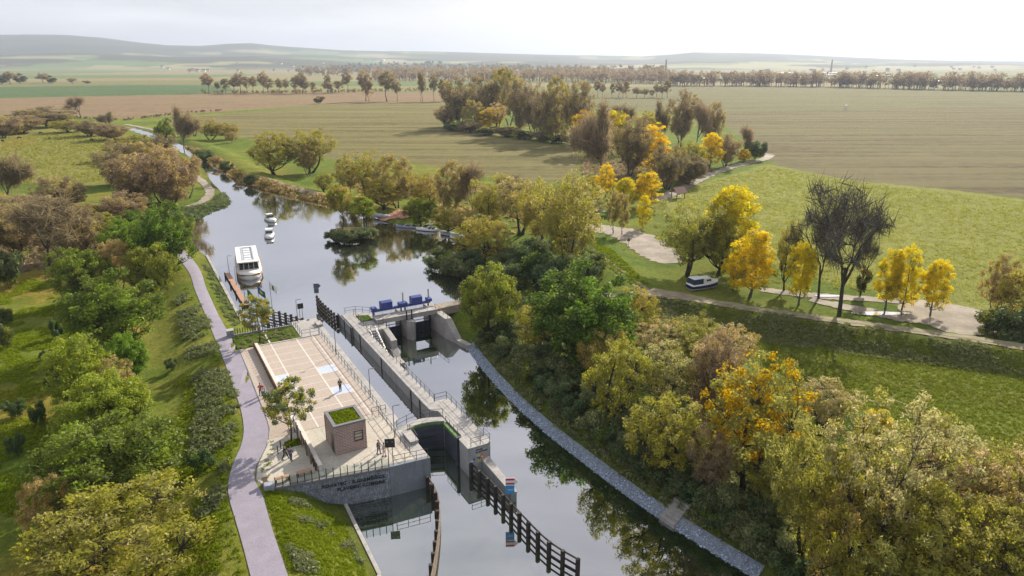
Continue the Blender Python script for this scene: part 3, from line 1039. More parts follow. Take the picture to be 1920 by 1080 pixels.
for pts, lb in (([(1640, 735), (1720, 768), (1800, 806), (1870, 842), (1960, 890)], 'upper'), ([(1620, 746), (1703, 780), (1784, 817), (1860, 854), (1945, 898)], 'lower')):
    strip('tyre_track', pts, 0.45, 'track_faint', -2.2, 0.05, lb + ' tyre track worn into the grass field at lower right')
# concrete kerb at the water's edge on the left bank
kb = [np.array(q) for q in pixpoly([(454, 604), (420, 541), (388, 480)], W1)]
mb = MB(); mb.beam((*kb[0], W1 + 0.02), (*kb[1], W1 + 0.02), 0.5, 0.5); mb.beam((*kb[1], W1 + 0.02), (*kb[2], W1 + 0.02), 0.5, 0.5)
tag(mb.build('kerb', 'concrete'), kind='structure', label='pale concrete kerb along the left water edge above the lock')
kb = [np.array(q) for q in low_l]
mb = MB(); mb.beam((*kb[0], W2 + 0.05), (*kb[1], W2 + 0.05), 0.35, 0.4); mb.beam((*kb[1], W2 + 0.05), (*kb[2], W2 + 0.05), 0.35, 0.4); mb.beam((*kb[2], W2 + 0.05), (-4.0 - 9, 20, W2 + 0.05), 0.35, 0.4)
tag(mb.build('kerb', 'concrete'), kind='structure', label='pale stone edging of the lower left bank')

# ------------------------------------------------------------------ the lock island, plaza and weir
def stpix(x, y, z=0.0):
    p = U(x, y, z)[:2] - LO
    return float(p @ LD), float(p @ LN)


plaza_left = [stpix(x, y) for x, y in PATH_R[4:13]]
plaza_left = [(s, t + 0.04) for s, t in plaza_left]
plaza_left[0] = (-40.4, plaza_left[0][1])
FA, FB, FC = (-2.4, -15.9), (-0.1, -3.9), (0.25, 0.45)      # front wall line: left end, joint, right corner
mb = MB()
mb.lpoly(plaza_left[:-1] + [FA, FB, FC, (-40.4, 0.45)], -6, -0.05)
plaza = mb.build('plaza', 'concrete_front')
tag(plaza, kind='structure', label='raised paved plaza beside the lock chamber')


def panel(name, poly, mat, z0=-0.045, z1=0.0, parent=plaza, rot=True):
    """a paving piece whose object axes follow the lock, so that its joints do too"""
    c = np.mean(np.array(poly, float), 0)
    m2 = MB()
    m2.prism([(s - c[0], t - c[1]) for s, t in poly], z0, z1)
    o = m2.build(name, mat, parent)
    o.location = L(c[0], c[1], 0)
    o.rotation_euler = (0, 0, LANG)
    return o


def rect(s0, s1, t0, t1):
    return [(s0, t0), (s1, t0), (s1, t1), (s0, t1)]


bays_blue = [stpix(x, y) for x, y in ((620, 697), (650, 733), (540, 713))]
rows = np.linspace(-40.2, -12.0, 13)
for (t0, t1) in ((-10.1, -8.34), (-8.14, -4.52), (-4.32, -2.06)):
    for a, b in zip(rows[:-1], rows[1:]):
        blue = any(a <= s < b and t0 - 0.1 <= t < t1 + 0.1 for s, t in bays_blue)
        panel('paving_panel', rect(a + 0.05, b - 0.05, t0, t1), 'blue_bay' if blue else 'paver')
for a, b in zip(rows[:-1:3], rows[3::3]):
    panel('paving_panel', rect(a + 0.01, b - 0.01, -1.90, -1.0), 'paver')
for t0, t1 in ((-8.34, -8.14), (-4.52, -4.32), (-2.06, -1.90)):
    panel('inlaid_strip', rect(-40.35, -12.05, t0 + 0.005, t1 - 0.005), 'white_strip', z1=0.004)
for b in rows[1:-1]:
    panel('inlaid_strip', rect(b - 0.05, b + 0.05, -10.1, -2.065), 'white_strip', z0=-0.06, z1=-0.001)
panel('inlaid_strip', rect(-46.2, -40.36, -8.34, -8.12), 'white_strip', z1=0.03)
panel('inlaid_strip', rect(-40.55, -40.36, -10.5, -3.75), 'white_strip', z1=0.03)
# strip between path and screen wall, laid diagonally towards the front
lp = [p for p in plaza_left if -40.5 <= p[0] <= -11.9]
for a, b, mt in ((-40.3, -31.0, 'paver'), (-31.0, -21.5, 'paver'), (-21.5, -12.0, 'paver_diag')):
    ss_ = [p[0] for p in plaza_left]; tt_ = [p[1] for p in plaza_left]
    ed = [(s, float(np.interp(s, ss_[:6], tt_[:6])) + 0.12) for s in np.linspace(a + 0.01, b - 0.01, 5)]
    panel('paving_panel', ed + [(b - 0.01, -10.55), (a + 0.01, -10.55)], mt)
# smooth slabs at the front, in a grid of big panels
fr = lambda t: -2.4 + (t + 15.9) / 12.0 * 2.3
left_t = {}
sl = [(p[0], p[1]) for p in plaza_left[4:]]
poly_s = np.array([-16.4] + [p[0] for p in sl[1:]]); poly_t = np.array([p[1] for p in sl])
for (t0, t1) in ((-10.1, -8.1), (-8.08, -4.6), (-4.58, -1.02)):
    for (a, b) in ((-11.98, -9.0), (-8.98, -6.0), (-5.98, -3.2)):
        panel('paving_slab', rect(a, b, t0, t1), 'slab')
    panel('paving_slab', [(-3.18, t0), (fr(t0) - 0.45, t0), (fr(t1) - 0.45, t1), (-3.18, t1)], 'slab')
front_left = [(-11.98, -10.55), (-11.98, float(np.interp(-11.98, poly_s, poly_t)) + 0.1)] + [(s, t + 0.1) for s, t in sl if -11.9 < s < -2.6] + [(fr(-15.7) - 0.35, -15.7), (fr(-10.55) - 0.35, -10.55)]
panel('paving_slab', front_left, 'slab')
panel('edge_strip', rect(-40.3, -2.0, -10.54, -10.12), 'white_strip', z0=-0.04, z1=0.006)

# ---- left lock wall with coping
lw_ = wempty('lock_wall', L(-24, 0.3, -1.7)); tag(lw_, 'left concrete lock wall with coping beside the plaza railing', 'lock wall')
for a, b in ((-48.0, -40.5), (-40.46, -33.0), (-32.96, -25.5), (-25.46, -18.0), (-17.96, -10.8)):
    MB().lbox(a, b, -0.98 if a > -41 else -3.65, 0.5, -6, 0.012).build('wall_panel', 'concrete', lw_, bevel=0.03)
MB().lpoly([(-10.76, -0.98), (-10.76, 0.5), (-9.3, 0.5), (-8.6, -0.45), (-4.0, -0.45), (-3.4, 0.5), (-0.05, 0.5), (-0.35, -0.98)], -6, 0.012).build('wall_panel', 'concrete', lw_, bevel=0.03)
MB().lpoly([(FB[0] + 0.02, FB[1]), (FC[0] + 0.03, FC[1] + 0.05), (-0.02, 0.52), (-0.33, -1.0), (-0.75, -3.9)], -6, 0.02).build('wall_end', 'concrete_front', lw_, bevel=0.03)

# ---- planter lawn behind the plaza with low wall and pickets
pt = MB().lpoly([(-46.2, -12.9), (-40.58, -12.8), (-40.58, -3.75), (-46.2, -3.75)], -3, -0.02).build('lawn', 'ground')
tag(pt, kind='structure', label='small square lawn behind the plaza')
me_ = pt.data
at = me_.attributes.new('gcol', 'FLOAT_COLOR', 'POINT'); at.data.foreach_set('color', [0.085, 0.150, 0.025, 1.0] * len(me_.vertices))
at = me_.attributes.new('grassy', 'FLOAT', 'POINT'); at.data.foreach_set('value', [0.6] * len(me_.vertices))


# ---- masonry front wall with lettering
fw_a, fw_b = np.array(Lxy(*FA)), np.array(Lxy(*FB))
fdir = (fw_b - fw_a) / np.linalg.norm(fw_b - fw_a)
fnor = np.array([fdir[1], -fdir[0]])                    # faces downstream, towards the camera
flen = float(np.linalg.norm(fw_b - fw_a))
sw = wempty('stone_wall', (*(fw_a + fw_b) / 2, -2.0)); tag(sw, 'grey rubble stone retaining wall carrying two lines of dark lettering', 'wall')


def fp(u, z, out=0.0):
    p = fw_a + fdir * u + fnor * out
    return (float(p[0]), float(p[1]), float(z))


def wall_prism(mbx, u0, u1, z0, z1, o0, o1):
    c = [fp(u0, 0, o0)[:2], fp(u1, 0, o0)[:2], fp(u1, 0, o1)[:2], fp(u0, 0, o1)[:2]]
    return mbx.prism(c, z0, z1)


wall_prism(MB(), 0.9, flen - 0.02, -6, -0.12, -0.3, 0.02).build('backing', 'mortar', sw)
wall_prism(MB(), 0.85, flen - 0.01, -0.12, 0.03, -0.34, 0.17).build('coping', 'grey_cap', sw, bevel=0.015)
stones = MB()
z = -5.0
rr = random.Random(3)
while z < -0.16:
    hgt = rr.uniform(0.16, 0.28)
    u = 0.92 + rr.uniform(-0.2, 0)
    while u < flen - 0.1:
        wd = rr.uniform(0.18, 0.48)
        q = fp(u + wd / 2, 0, 0.3)
        if z + hgt > min(H1(q[0], q[1]), -0.5) - 0.4 and z + hgt > W2 - 0.4:
            o_ = rr.uniform(0.05, 0.12)
            u0, u1, z0, z1 = max(u, 0.92) + 0.018, min(u + wd, flen - 0.03) - 0.018, z + 0.015, min(z + hgt, -0.14) - 0.015
            if u1 - u0 > 0.05 and z1 - z0 > 0.04:
                j = lambda k: rr.uniform(-k, k)
                back = [fp(u0, z0, 0.0), fp(u1, z0, 0.0), fp(u1, z1, 0.0), fp(u0, z1, 0.0)]
                e = 0.03
                frt = [fp(u0 + e + j(.02), z0 + e, o_ + j(.015)), fp(u1 - e + j(.02), z0 + e, o_ + j(.015)), fp(u1 - e, z1 - e + j(.02), o_ + j(.015)), fp(u0 + e, z1 - e + j(.02), o_ + j(.015))]
                stones.add(back + frt, [(4, 5, 6, 7), (0, 1, 5, 4), (1, 2, 6, 5), (2, 3, 7, 6), (3, 0, 4, 7)])
        u += wd
    z += hgt
so = stones.build('stones', 'stone', sw); so['kind'] = 'stuff'
wall_prism(MB(), -0.15, 0.84, -3, 0.55, -0.5, 0.35).build('end_pillar', 'stone', sw, bevel=0.05)


def text_mesh(body, size, extr):
    cu = bpy.data.curves.new('letters', 'FONT')
    cu.body = body
    cu.size = size
    cu.extrude = extr
    cu.offset = size * 0.010
    cu.align_x = 'RIGHT'
    cu.space_character = 1.06
    ob = bpy.data.objects.new('letters', cu)
    COL.objects.link(ob)
    bpy.context.view_layer.update()
    me = bpy.data.meshes.new_from_object(ob.evaluated_get(bpy.context.evaluated_depsgraph_get()))
    bpy.data.objects.remove(ob)
    return me


def place_text(body, size, u_right, z, parent, basefn, dirv, norv, mat='letter', name='lettering', off=0.17):
    me = text_mesh(body, size, 0.03)
    X = Vector((dirv[0], dirv[1], 0)); Z = Vector((norv[0], norv[1], 0)); Y = Vector((0, 0, 1))
    M = Matrix((X, Y, Z)).transposed().to_4x4()
    p = basefn(u_right, z, off)
    M.translation = Vector(p)
    me.transform(M)
    return link(name, me, mat, parent)


place_text('ROHATEC - SUDOMĚŘICE', 0.52, flen - 0.55, -0.98, sw, fp, fdir, fnor)
place_text('PLAVEBNÍ KOMORA', 0.52, flen - 0.55, -1.62, sw, fp, fdir, fnor)


# ---- railings
POST_CACHE = {}


def railing(name, pts, label, spacing=1.5, h=1.05, rails=(1.0, 0.5), r=0.028, mat='rail_metal', group='dark metal railings of the lock', cat='railing', flat=False, glass=False):
    """pts: 3-D points along the foot of the railing"""
    pts = [np.array(p, float) for p in pts]
    root = wempty(name, pts[0])
    tag(root, label, cat, group)
    key = (round(h, 2), r, mat, flat)
    if key not in POST_CACHE:
        m2 = MB()
        if flat: m2.box(-0.04, 0.04, -0.06, 0.06, -0.02, h)
        else: m2.tube([(0, 0, -0.02), (0, 0, h)], r * 1.25, 6)
        POST_CACHE[key] = m2.mesh('post')
        POST_CACHE[key].materials.append(MATS[mat])
    pm = POST_CACHE[key]
    last = None
    for i in range(len(pts) - 1):
        a, b = pts[i], pts[i + 1]
        d = np.linalg.norm(b - a)
        n = max(1, round(d / spacing))
        for k in range(0 if i == 0 else 1, n + 1):
            q = a + (b - a) * k / n
            o = link('post', pm, None, root)
            o.location = q
            o.rotation_euler = (0, 0, math.atan2(b[1] - a[1], b[0] - a[0]))
            if glass and k < n:
                q2 = a + (b - a) * (k + 1) / n
                MB().beam(q + [0, 0, h * 0.5], q2 + [0, 0, h * 0.5], 0.012, h * 0.86).build('glass_pane', 'glass_clear', root)
    for rz in rails:
        m2 = MB().tube([p + [0, 0, rz * h] for p in pts], r, 5)
        m2.build('rail', mat, root)
    return root


railing('railing', [L(-46.2, -3.5, 0.03), L(-40.7, -3.5, 0.03), L(-40.7, -0.9, 0.03)], 'dark railing between the square lawn and the upper lock head')
railing('railing', [L(-40.4, -0.85, 0.03), L(-11.6, -0.85, 0.03)], 'long dark railing along the left side of the lock chamber', 1.5)
railing('railing', [L(-11.5, -2.0, 0.03), L(-11.5, -0.3, 0.03)], 'short cross railing beside the plaza end of the long railing', 1.5)
railing('railing', [L(-11.4, -1.2, 0.03), L(-1.2, -1.2, 0.03)], 'dark railing between the brick hut and the lower lock gate', 1.5)
railing('railing', [L(fr(-3.4) - 0.3, -3.4, 0.04), L(0.1, 0.3, 0.04)], 'dark railing on top of the front left lock corner', 1.3)
railing('railing', [fp(0.95, 0.035, -0.05), fp(flen - 0.05, 0.035, -0.05)], 'glass railing with dark flat posts along the lettered stone wall', 0.70, 1.08, (), 0.02, 'black_metal', 'glass railing', 'railing', True, True)
railing('railing', [L(-46.0, 6.25, 0.02), L(-38.0, 6.25, 0.02)], 'dark railing between the centre wall and the weir lawn', 1.4)
railing('railing', [L(-47.4, 5.2, 0.02), L(-47.4, 7.0, 0.02), L(-45.6, 8.9, 0.02), L(-43.0, 8.9, 0.02)], 'dark railing at the upstream edge of the weir lawn', 1.5)
railing('railing', [L(-41.2, 9.2, 0.02), L(-36.8, 9.2, 0.02)], 'dark railing on the weir side of the lawn block', 1.5)
railing('railing', [L(-37.8, 6.5, 0.02), L(-37.8, 9.1, 0.02)], 'dark railing across the head of the weir stairs', 1.3)
railing('railing', [L(-37.6, 5.85, 0.02), L(-11.3, 5.9, 0.02)], 'long dark railing along the centre wall of the lock', 1.5)
railing('railing', [L(-11.1, 5.9, 0.02), L(-11.1, 7.5, 0.02), L(0.55, 7.5, 0.02), L(0.55, 5.2, 0.02)], 'dark railing round the wide lower end of the centre wall', 1.5)
railing('railing', [L(-42.0, 19.2, 0.02), L(-37.2, 19.4, 0.02)], 'short railing on top of the right weir wall', 1.5)

# ---- centre wall
cw = wempty('lock_wall', L(-24, 5.2, -1.7)); tag(cw, 'centre concrete lock wall dividing the chamber from the weir pool', 'lock wall')
js = [-47.4, -42.1, -37.4, -33.0, -27.4, -21.7, -15.9, -12.8, -11.2]
for a, b in zip(js[:-1], js[1:]):
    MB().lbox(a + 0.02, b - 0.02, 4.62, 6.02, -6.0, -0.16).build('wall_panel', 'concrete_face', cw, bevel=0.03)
    MB().lbox(a + 0.008, b - 0.008, 4.56, 6.08, -0.16, 0.0).build('coping', 'concrete', cw, bevel=0.02)
MB().lbox(-47.3, -11.2, 4.72, 5.9, -6.0, -0.2).build('wall_core', 'gate_steel', cw)
for s in (-37.4, -27.4, -15.9, -12.8):
    MB().lbox(s - 0.09, s + 0.09, 4.5, 4.62, -3, -0.02).build('guide_rail', 'black_metal', cw)
MB().lpoly([(-11.18, 4.6), (-9.4, 4.6), (-8.7, 5.35), (-2.1, 5.35), (-1.5, 4.75), (0.75, 4.75), (0.75, 7.2), (0.45, 7.65), (-11.18, 7.65)], -6, -0.01).build('wall_block', 'concrete_face', cw, bevel=0.03)
cap = [(-11.19, 4.54), (-9.4, 4.54), (-8.7, 5.3), (-2.1, 5.3), (-1.5, 4.7), (0.8, 4.7), (0.8, 7.2), (0.45, 7.7), (-11.19, 7.7)]
MB().lpoly(cap, -0.012, 0.06).build('block_coping', 'concrete', cw, bevel=0.02)
for s in (-10.2, -7.8, -5.4, -3.0, -0.6):
    MB().lbox(s - 0.015, s + 0.015, 5.5, 7.6, 0.055, 0.064).build('joint', 'grey_cap', cw)
MB().lbox(-11.0, 0.6, 6.35, 6.39, 0.055, 0.0645).build('joint', 'grey_cap', cw)
# text and flower mural on the downstream face
me_u = lambda u, z, out: L(0.75 + out, 4.75 + u, z)
dirv, norv = LN, LD
place_text('STRÁŽ', 0.26, 1.75, -0.52, cw, me_u, dirv, norv, 'letter', 'lettering', 0.012)
place_text('NA BAŤOVĚ', 0.24, 2.3, -0.80, cw, me_u, dirv, norv, 'letter', 'lettering', 0.012)
MU = {'mural_yellow': (0.75, 0.52, 0.02), 'mural_orange': (0.72, 0.20, 0.03), 'mural_blue': (0.03, 0.09, 0.45), 'mural_white': (0.75, 0.76, 0.78), 'mural_green': (0.35, 0.42, 0.05)}
for k, c_ in MU.items(): simple(k, c_, 0.7, var=0.05)
mr = random.Random(5)


def petal(u, z, r, mat, n=10, lobes=5):
    r = r * 1.2
    vs = [me_u(u, z, 0.011)]
    for k in range(n * 2):
        a = math.pi * k / n
        q = r * (0.75 + 0.25 * math.cos(lobes * a))
        vs.append(me_u(u + q * math.cos(a), z + q * math.sin(a), 0.009))
    vs2 = [me_u(u, z, 0.0)]
    m2 = MB(); m2.add(vs, [(0, 1 + k, 1 + (k + 1) % (2 * n)) for k in range(2 * n)])
    return m2.build('painted_flower', mat, cw)


for u, z, r, c_ in ((0.95, -1.55, .17, 'mural_green'), (1.25, -1.15, .17, 'mural_yellow'), (1.70, -1.12, .19, 'mural_orange'), (1.40, -1.85, .2, 'mural_yellow'), (1.75, -1.72, .17, 'mural_orange'),
                    (2.0, -1.45, .13, 'mural_orange'), (0.72, -1.5, .17, 'mural_blue'), (1.38, -1.48, .2, 'mural_blue'), (1.1, -1.35, .12, 'mural_blue'), (1.72, -1.42, .1, 'mural_white'),
                    (0.45, -1.65, .12, 'mural_white'), (0.35, -1.38, .1, 'mural_green'), (2.12, -1.32, .09, 'mural_orange'), (2.1, -1.66, .1, 'mural_orange')):
    petal(u, z, r, c_)
for k in range(22):
    petal(mr.uniform(0.25, 2.2), -1.5 + mr.gauss(0, 0.28), mr.uniform(0.03, 0.06), mr.choice(list(MU)), 5, 4)
# low training wall downstream of the centre wall
t_ = wempty('training_wall', L(4, 6.7, -3)); tag(t_, 'low sloping concrete wall running downstream from the mural pier', 'wall')
MB().lpoly([(0.74, 6.35), (7.0, 6.55), (7.3, 7.15), (0.74, 7.25)], -6, [-1.75, -2.35, -2.35, -1.75]).build('wall_body', 'concrete_face', t_, bevel=0.04)
MB().lpoly([(0.74, 6.3), (7.05, 6.5), (7.35, 7.2), (0.74, 7.3)], [-1.75, -2.35, -2.35, -1.75], [-1.63, -2.23, -2.23, -1.63]).build('coping', 'concrete', t_, bevel=0.02)

# ---- lower lock gate: bowed leaf across the chamber and leaf folded into the centre wall
gt = wempty('lock_gate', L(-6.6, 2.5, -3.5)); tag(gt, 'closed dark lock gate with green walkway across the chamber', 'lock gate')
arc = [(-6.2 - 0.9 * math.sin(math.pi * k / 8), -0.45 + 5.75 * k / 8) for k in range(9)]
back = [(s - 0.35, t) for s, t in arc]
m2 = MB()
for k in range(8):
    m2.lpoly([arc[k], arc[k + 1], back[k + 1], back[k]], -6, -0.42)
m2.build('gate_leaf', 'gate_steel', gt)
for z0 in (-1.3, -2.2, -3.1):
    m2 = MB()
    for k in range(8):
        m2.lpoly([(arc[k][0] + 0.10, arc[k][1]), (arc[k + 1][0] + 0.10, arc[k + 1][1]), (arc[k + 1][0] + 0.003, arc[k + 1][1]), (arc[k][0] + 0.003, arc[k][1])], z0, z0 + 0.12)
    m2.build('stiffener', 'gate_steel', gt)
m2 = MB()
for k in range(8):
    m2.lpoly([(arc[k][0] + 0.13, arc[k][1]), (arc[k + 1][0] + 0.13, arc[k + 1][1]), (back[k + 1][0] - 0.1, back[k + 1][1]), (back[k][0] - 0.1, back[k][1])], -0.42, -0.10)
m2.build('edge_beam', 'green_steel', gt)
m2 = MB()
for k in range(8):
    m2.lpoly([(arc[k][0] + 0.03, arc[k][1]), (arc[k + 1][0] + 0.03, arc[k + 1][1]), (back[k + 1][0] - 0.7, back[k + 1][1]), (back[k][0] - 0.7, back[k][1])], -0.10, -0.02)
m2.build('walkway', 'concrete', gt)
railing('railing', [L(s - 0.7, t, -0.02) for s, t in back[::2]], 'dark railing bowing across the top of the lower lock gate', 1.4)
g2 = wempty('lock_gate', L(-4, 4.95, -3.5)); tag(g2, 'narrow dark gate leaf with green top folded against the centre wall', 'lock gate')
MB().lbox(-5.9, -2.2, 4.85, 5.15, -6, -0.45).build('gate_leaf', 'gate_steel', g2)
MB().lbox(-5.92, -2.18, 4.78, 5.2, -0.45, -0.12).build('edge_beam', 'green_steel', g2)
MB().lbox(-2.18, -1.75, 4.55, 5.15, -6, 0.1).build('end_post', 'gate_steel', g2)
MB().lbox(-6.6, -5.94, 4.98, 5.34, -6, -0.05).build('pilaster', 'concrete', g2)
railing('railing', [L(-5.7, 5.0, -0.12), L(-2.4, 5.0, -0.12)], 'short dark railing on the folded gate leaf', 1.2)

# ---- gangway slabs with handrails on the left lock wall
for s0, s1, t0, t1, lb in ((-5.6, -3.1, -0.4, 0.55, 'grey raised access slab beside the lower lock gate'), (-45.5, -43.6, -0.35, 0.55, 'grey raised access slab at the upper lock head')):
    g_ = wempty('access_slab', L((s0 + s1) / 2, (t0 + t1) / 2, 0)); tag(g_, lb, 'slab', 'access slabs')
    MB().lbox(s0, s1, t0, t1, 0.013, 0.34).build('slab_body', 'concrete_face', g_, bevel=0.02)
    MB().lbox(s0 - 0.03, s1 + 0.03, t0 - 0.03, t1 + 0.03, 0.34, 0.40).build('slab_top', 'concrete', g_, bevel=0.01)
    for k in (0.08, 0.32):
        m2 = MB(); m2.tube([L(s0, t1 - k, 0.4), L(s0, t1 - k, 1.15), L(s1, t1 - k, 0.95), L(s1, t1 - k, 0.4)], 0.028, 5)
        m2.build('handrail', 'rail_metal', g_)

# ---- weir: lawn block, stairs, pier, right wall, gates, bridge, machinery
wb = wempty('weir_abutment', L(-42, 7.8, -3)); tag(wb, 'left concrete weir abutment carrying a small lawn', 'weir')
MB().lpoly([(-47.6, 6.06), (-47.6, 7.0), (-45.4, 9.4), (-37.9, 9.4), (-37.9, 6.1)], -6, -0.02).build('block', 'concrete', wb, bevel=0.04)
MB().lpoly([(-37.88, 8.5), (-37.88, 9.45), (-34.2, 9.45), (-34.2, 8.5)], -6, [-0.02, -0.02, -0.75, -0.75]).build('side_wall', 'concrete', wb, bevel=0.04)
MB().lpoly([(-34.18, 8.3), (-34.18, 9.5), (-32.6, 9.4), (-32.6, 8.3)], -6, [-2.0, -2.0, -3.1, -3.1]).build('sloped_toe', 'concrete', wb, bevel=0.04)
MB().lbox(-32.9, -30.2, 7.9, 9.2, -3.25, -2.95).build('landing', 'concrete', wb, bevel=0.02)
ln = MB().lpoly([(-45.6, 6.5), (-44.9, 8.4), (-42.4, 8.4), (-42.4, 6.5)], -0.03, 0.07).build('lawn', 'ground')
tag(ln, kind='structure', label='tiny green lawn on the weir abutment')
me_ = ln.data
at = me_.attributes.new('gcol', 'FLOAT_COLOR', 'POINT'); at.data.foreach_set('color', [0.085, 0.150, 0.025, 1.0] * len(me_.vertices))
at = me_.attributes.new('grassy', 'FLOAT', 'POINT'); at.data.foreach_set('value', [0.6] * len(me_.vertices))
st_ = wempty('stairs', L(-34, 6.8, -2)); tag(st_, 'concrete stairs with handrails going down to the weir pool', 'stairs')
for k in range(14):
    s = -37.8 + k * 0.48
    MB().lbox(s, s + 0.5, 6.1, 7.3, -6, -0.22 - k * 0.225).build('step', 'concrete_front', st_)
for t in (6.16, 7.24):
    m2 = MB(); m2.tube([L(-37.8, t, 0.8), L(-31.2, t, -2.3)], 0.03, 5); m2.tube([L(-37.8, t, 0.4), L(-31.2, t, -2.7)], 0.025, 5)
    m2.build('handrail', 'steel', st_)
wp = wempty('weir_pier', L(-42, 14, -3)); tag(wp, 'concrete weir pier with chamfered nose between the two gates', 'weir')
MB().lpoly([(-46.5, 13.9), (-45.8, 13.3), (-40.0, 13.3), (-39.2, 13.75), (-39.2, 14.25), (-39.6, 14.65), (-45.8, 14.65)], -6, -0.25).build('pier', 'concrete', wp, bevel=0.04)
MB().lpoly([(-46.5, 13.9), (-45.8, 13.35), (-40.4, 13.35), (-40.4, 14.6), (-45.8, 14.6)], -0.25, 0.12).build('bearing_block', 'concrete', wp, bevel=0.03)
wr = wempty('weir_abutment', L(-39, 19, -3)); tag(wr, 'right concrete weir wall sloping down to the stone bank', 'weir')
MB().lpoly([(-46, 18.6), (-46, 20.2), (-37.0, 20.0), (-37.0, 18.9)], -6, 0.0).build('wall', 'concrete', wr, bevel=0.04)
MB().lpoly([(-36.98, 18.9), (-36.98, 20.0), (-34.3, 20.5), (-34.3, 19.5)], -6, [0.0, 0.0, -2.8, -2.8]).build('sloped_wall', 'concrete', wr, bevel=0.04)
MB().lpoly([(-34.28, 19.5), (-34.28, 20.5), (-31.6, 21.0), (-31.2, 20.6), (-31.4, 20.0)], -6, -2.85).build('toe', 'concrete', wr, bevel=0.04)
for k, (t0, t1) in enumerate(((9.4, 13.3), (14.65, 18.6))):
    g_ = wempty('weir_gate', L(-43.2, (t0 + t1) / 2, -3)); tag(g_, ('left' if k == 0 else 'right') + ' dark steel weir gate holding back the upper river', 'weir gate', 'weir gates')
    MB().lbox(-43.3, -43.05, t0 + 0.01, t1 - 0.01, -6, W1 + 0.02).build('gate_leaf', 'gate_steel', g_)
    for q in range(1, 5):
        tq = t0 + (t1 - t0) * q / 5
        MB().lbox(-43.05, -42.85, tq - 0.06, tq + 0.06, -6, W1 - 0.1).build('rib', 'gate_steel', g_)
    for zq in (-2.2, -2.9):
        MB().lbox(-43.05, -42.9, t0 + 0.02, t1 - 0.02, zq, zq + 0.12).build('stiffener', 'gate_steel', g_)
    for tq in (t0 + 0.09, t1 - 0.09):
        MB().lbox(-43.35, -42.8, tq - 0.08, tq + 0.08, -5, 0.3).build('side_guide', 'black_metal', g_)
br = wempty('weir_bridge', L(-41.2, 13.5, 0.3)); tag(br, 'pale steel footbridge over the weir with railings', 'bridge')
MB().lbox(-42.2, -40.5, 8.3, 18.9, 0.13, 0.20).build('deck_plate', 'steel', br)
for k in range(7):
    MB().lbox(-42.16, -40.52, 8.32 + k * 1.51, 8.32 + k * 1.51 + 1.47, 0.52, 0.60).build('deck_panel', 'concrete', br)
MB().lbox(-40.48, -40.3, 8.3, 18.9, -0.1, 0.62).build('girder', 'concrete', br)
MB().lbox(-42.4, -42.22, 8.3, 18.9, -0.1, 0.62).build('girder', 'concrete', br)
MB().lbox(-40.5, -40.24, 8.28, 18.92, 0.62, 0.70).build('girder_flange', 'concrete', br)
MB().lbox(-42.46, -42.2, 8.28, 18.92, 0.62, 0.70).build('girder_flange', 'concrete', br)
for s in (-40.37, -42.33):
    for k in range(8):
        MB().tube([L(s, 8.6 + k * 1.43, 0.7), L(s, 8.6 + k * 1.43, 1.25)], 0.03, 5).build('rail_post', 'steel', br)
    MB().tube([L(s, 8.6, 1.25), L(s, 18.6, 1.25)], 0.03, 5).build('handrail', 'steel', br)
for t in (13.4, 14.3):
    MB().lbox(-40.3, -40.16, t - 0.09, t + 0.09, -0.2, 1.5).build('frame_post', 'black_metal', br)
mc = wempty('weir_hoist', L(-43.3, 13.5, 0.4)); tag(mc, 'blue steel weir hoist beam with cabinets and two spindles', 'machinery')
MB().lbox(-43.6, -43.0, 8.5, 18.8, 1.05, 1.35).build('beam', 'blue_steel', mc)
for t in (8.8, 13.6, 14.3, 18.5):
    MB().lbox(-43.45, -43.15, t - 0.1, t + 0.1, -0.05, 1.05).build('support', 'blue_steel', mc)


def cabinet(t, wdt, hgt, nm, peak=0.25):
    m2 = MB()
    a, b = t - wdt / 2, t + wdt / 2
    s0, s1 = -43.9, -42.7
    z0, z1 = 1.35, 1.35 + hgt
    vs = [L(s0, a, z0), L(s1, a, z0), L(s1, b, z0), L(s0, b, z0), L(s0, a, z1), L(s1, a, z1), L(s1, b, z1), L(s0, b, z1), L((s0 + s1) / 2, a + .05, z1 + peak), L((s0 + s1) / 2, b - .05, z1 + peak)]
    m2.add(vs, [(0, 3, 2, 1), (1, 2, 6, 5), (3, 0, 4, 7), (0, 1, 5, 8, 4), (2, 3, 7, 9, 6), (5, 6, 9, 8), (7, 4, 8, 9)])
    m2.build(nm, 'blue_steel', mc)


cabinet(8.9, 0.8, 0.45, 'gearbox', 0.06); cabinet(11.0, 1.9, 1.15, 'motor_cabinet'); cabinet(13.9, 1.4, 0.5, 'gearbox', 0.06); cabinet(16.3, 1.9, 1.15, 'motor_cabinet'); cabinet(18.6, 0.8, 0.5, 'gearbox', 0.06)
for t, z1 in ((14.0, 3.6), (18.6, 3.5)):
    MB().tube([L(-43.3, t, 1.8), L(-43.3, t, z1)], 0.13, 7).build('spindle_cover', 'steel', mc)
ap = MB().lpoly([(-43.6, 18.9), (-43.6, 24.5), (-41.6, 24.5), (-41.2, 18.9)], -1, 0.36).build('approach_slab', 'gravel')
tag(ap, kind='structure', label='pale approach slab at the right end of the weir bridge')


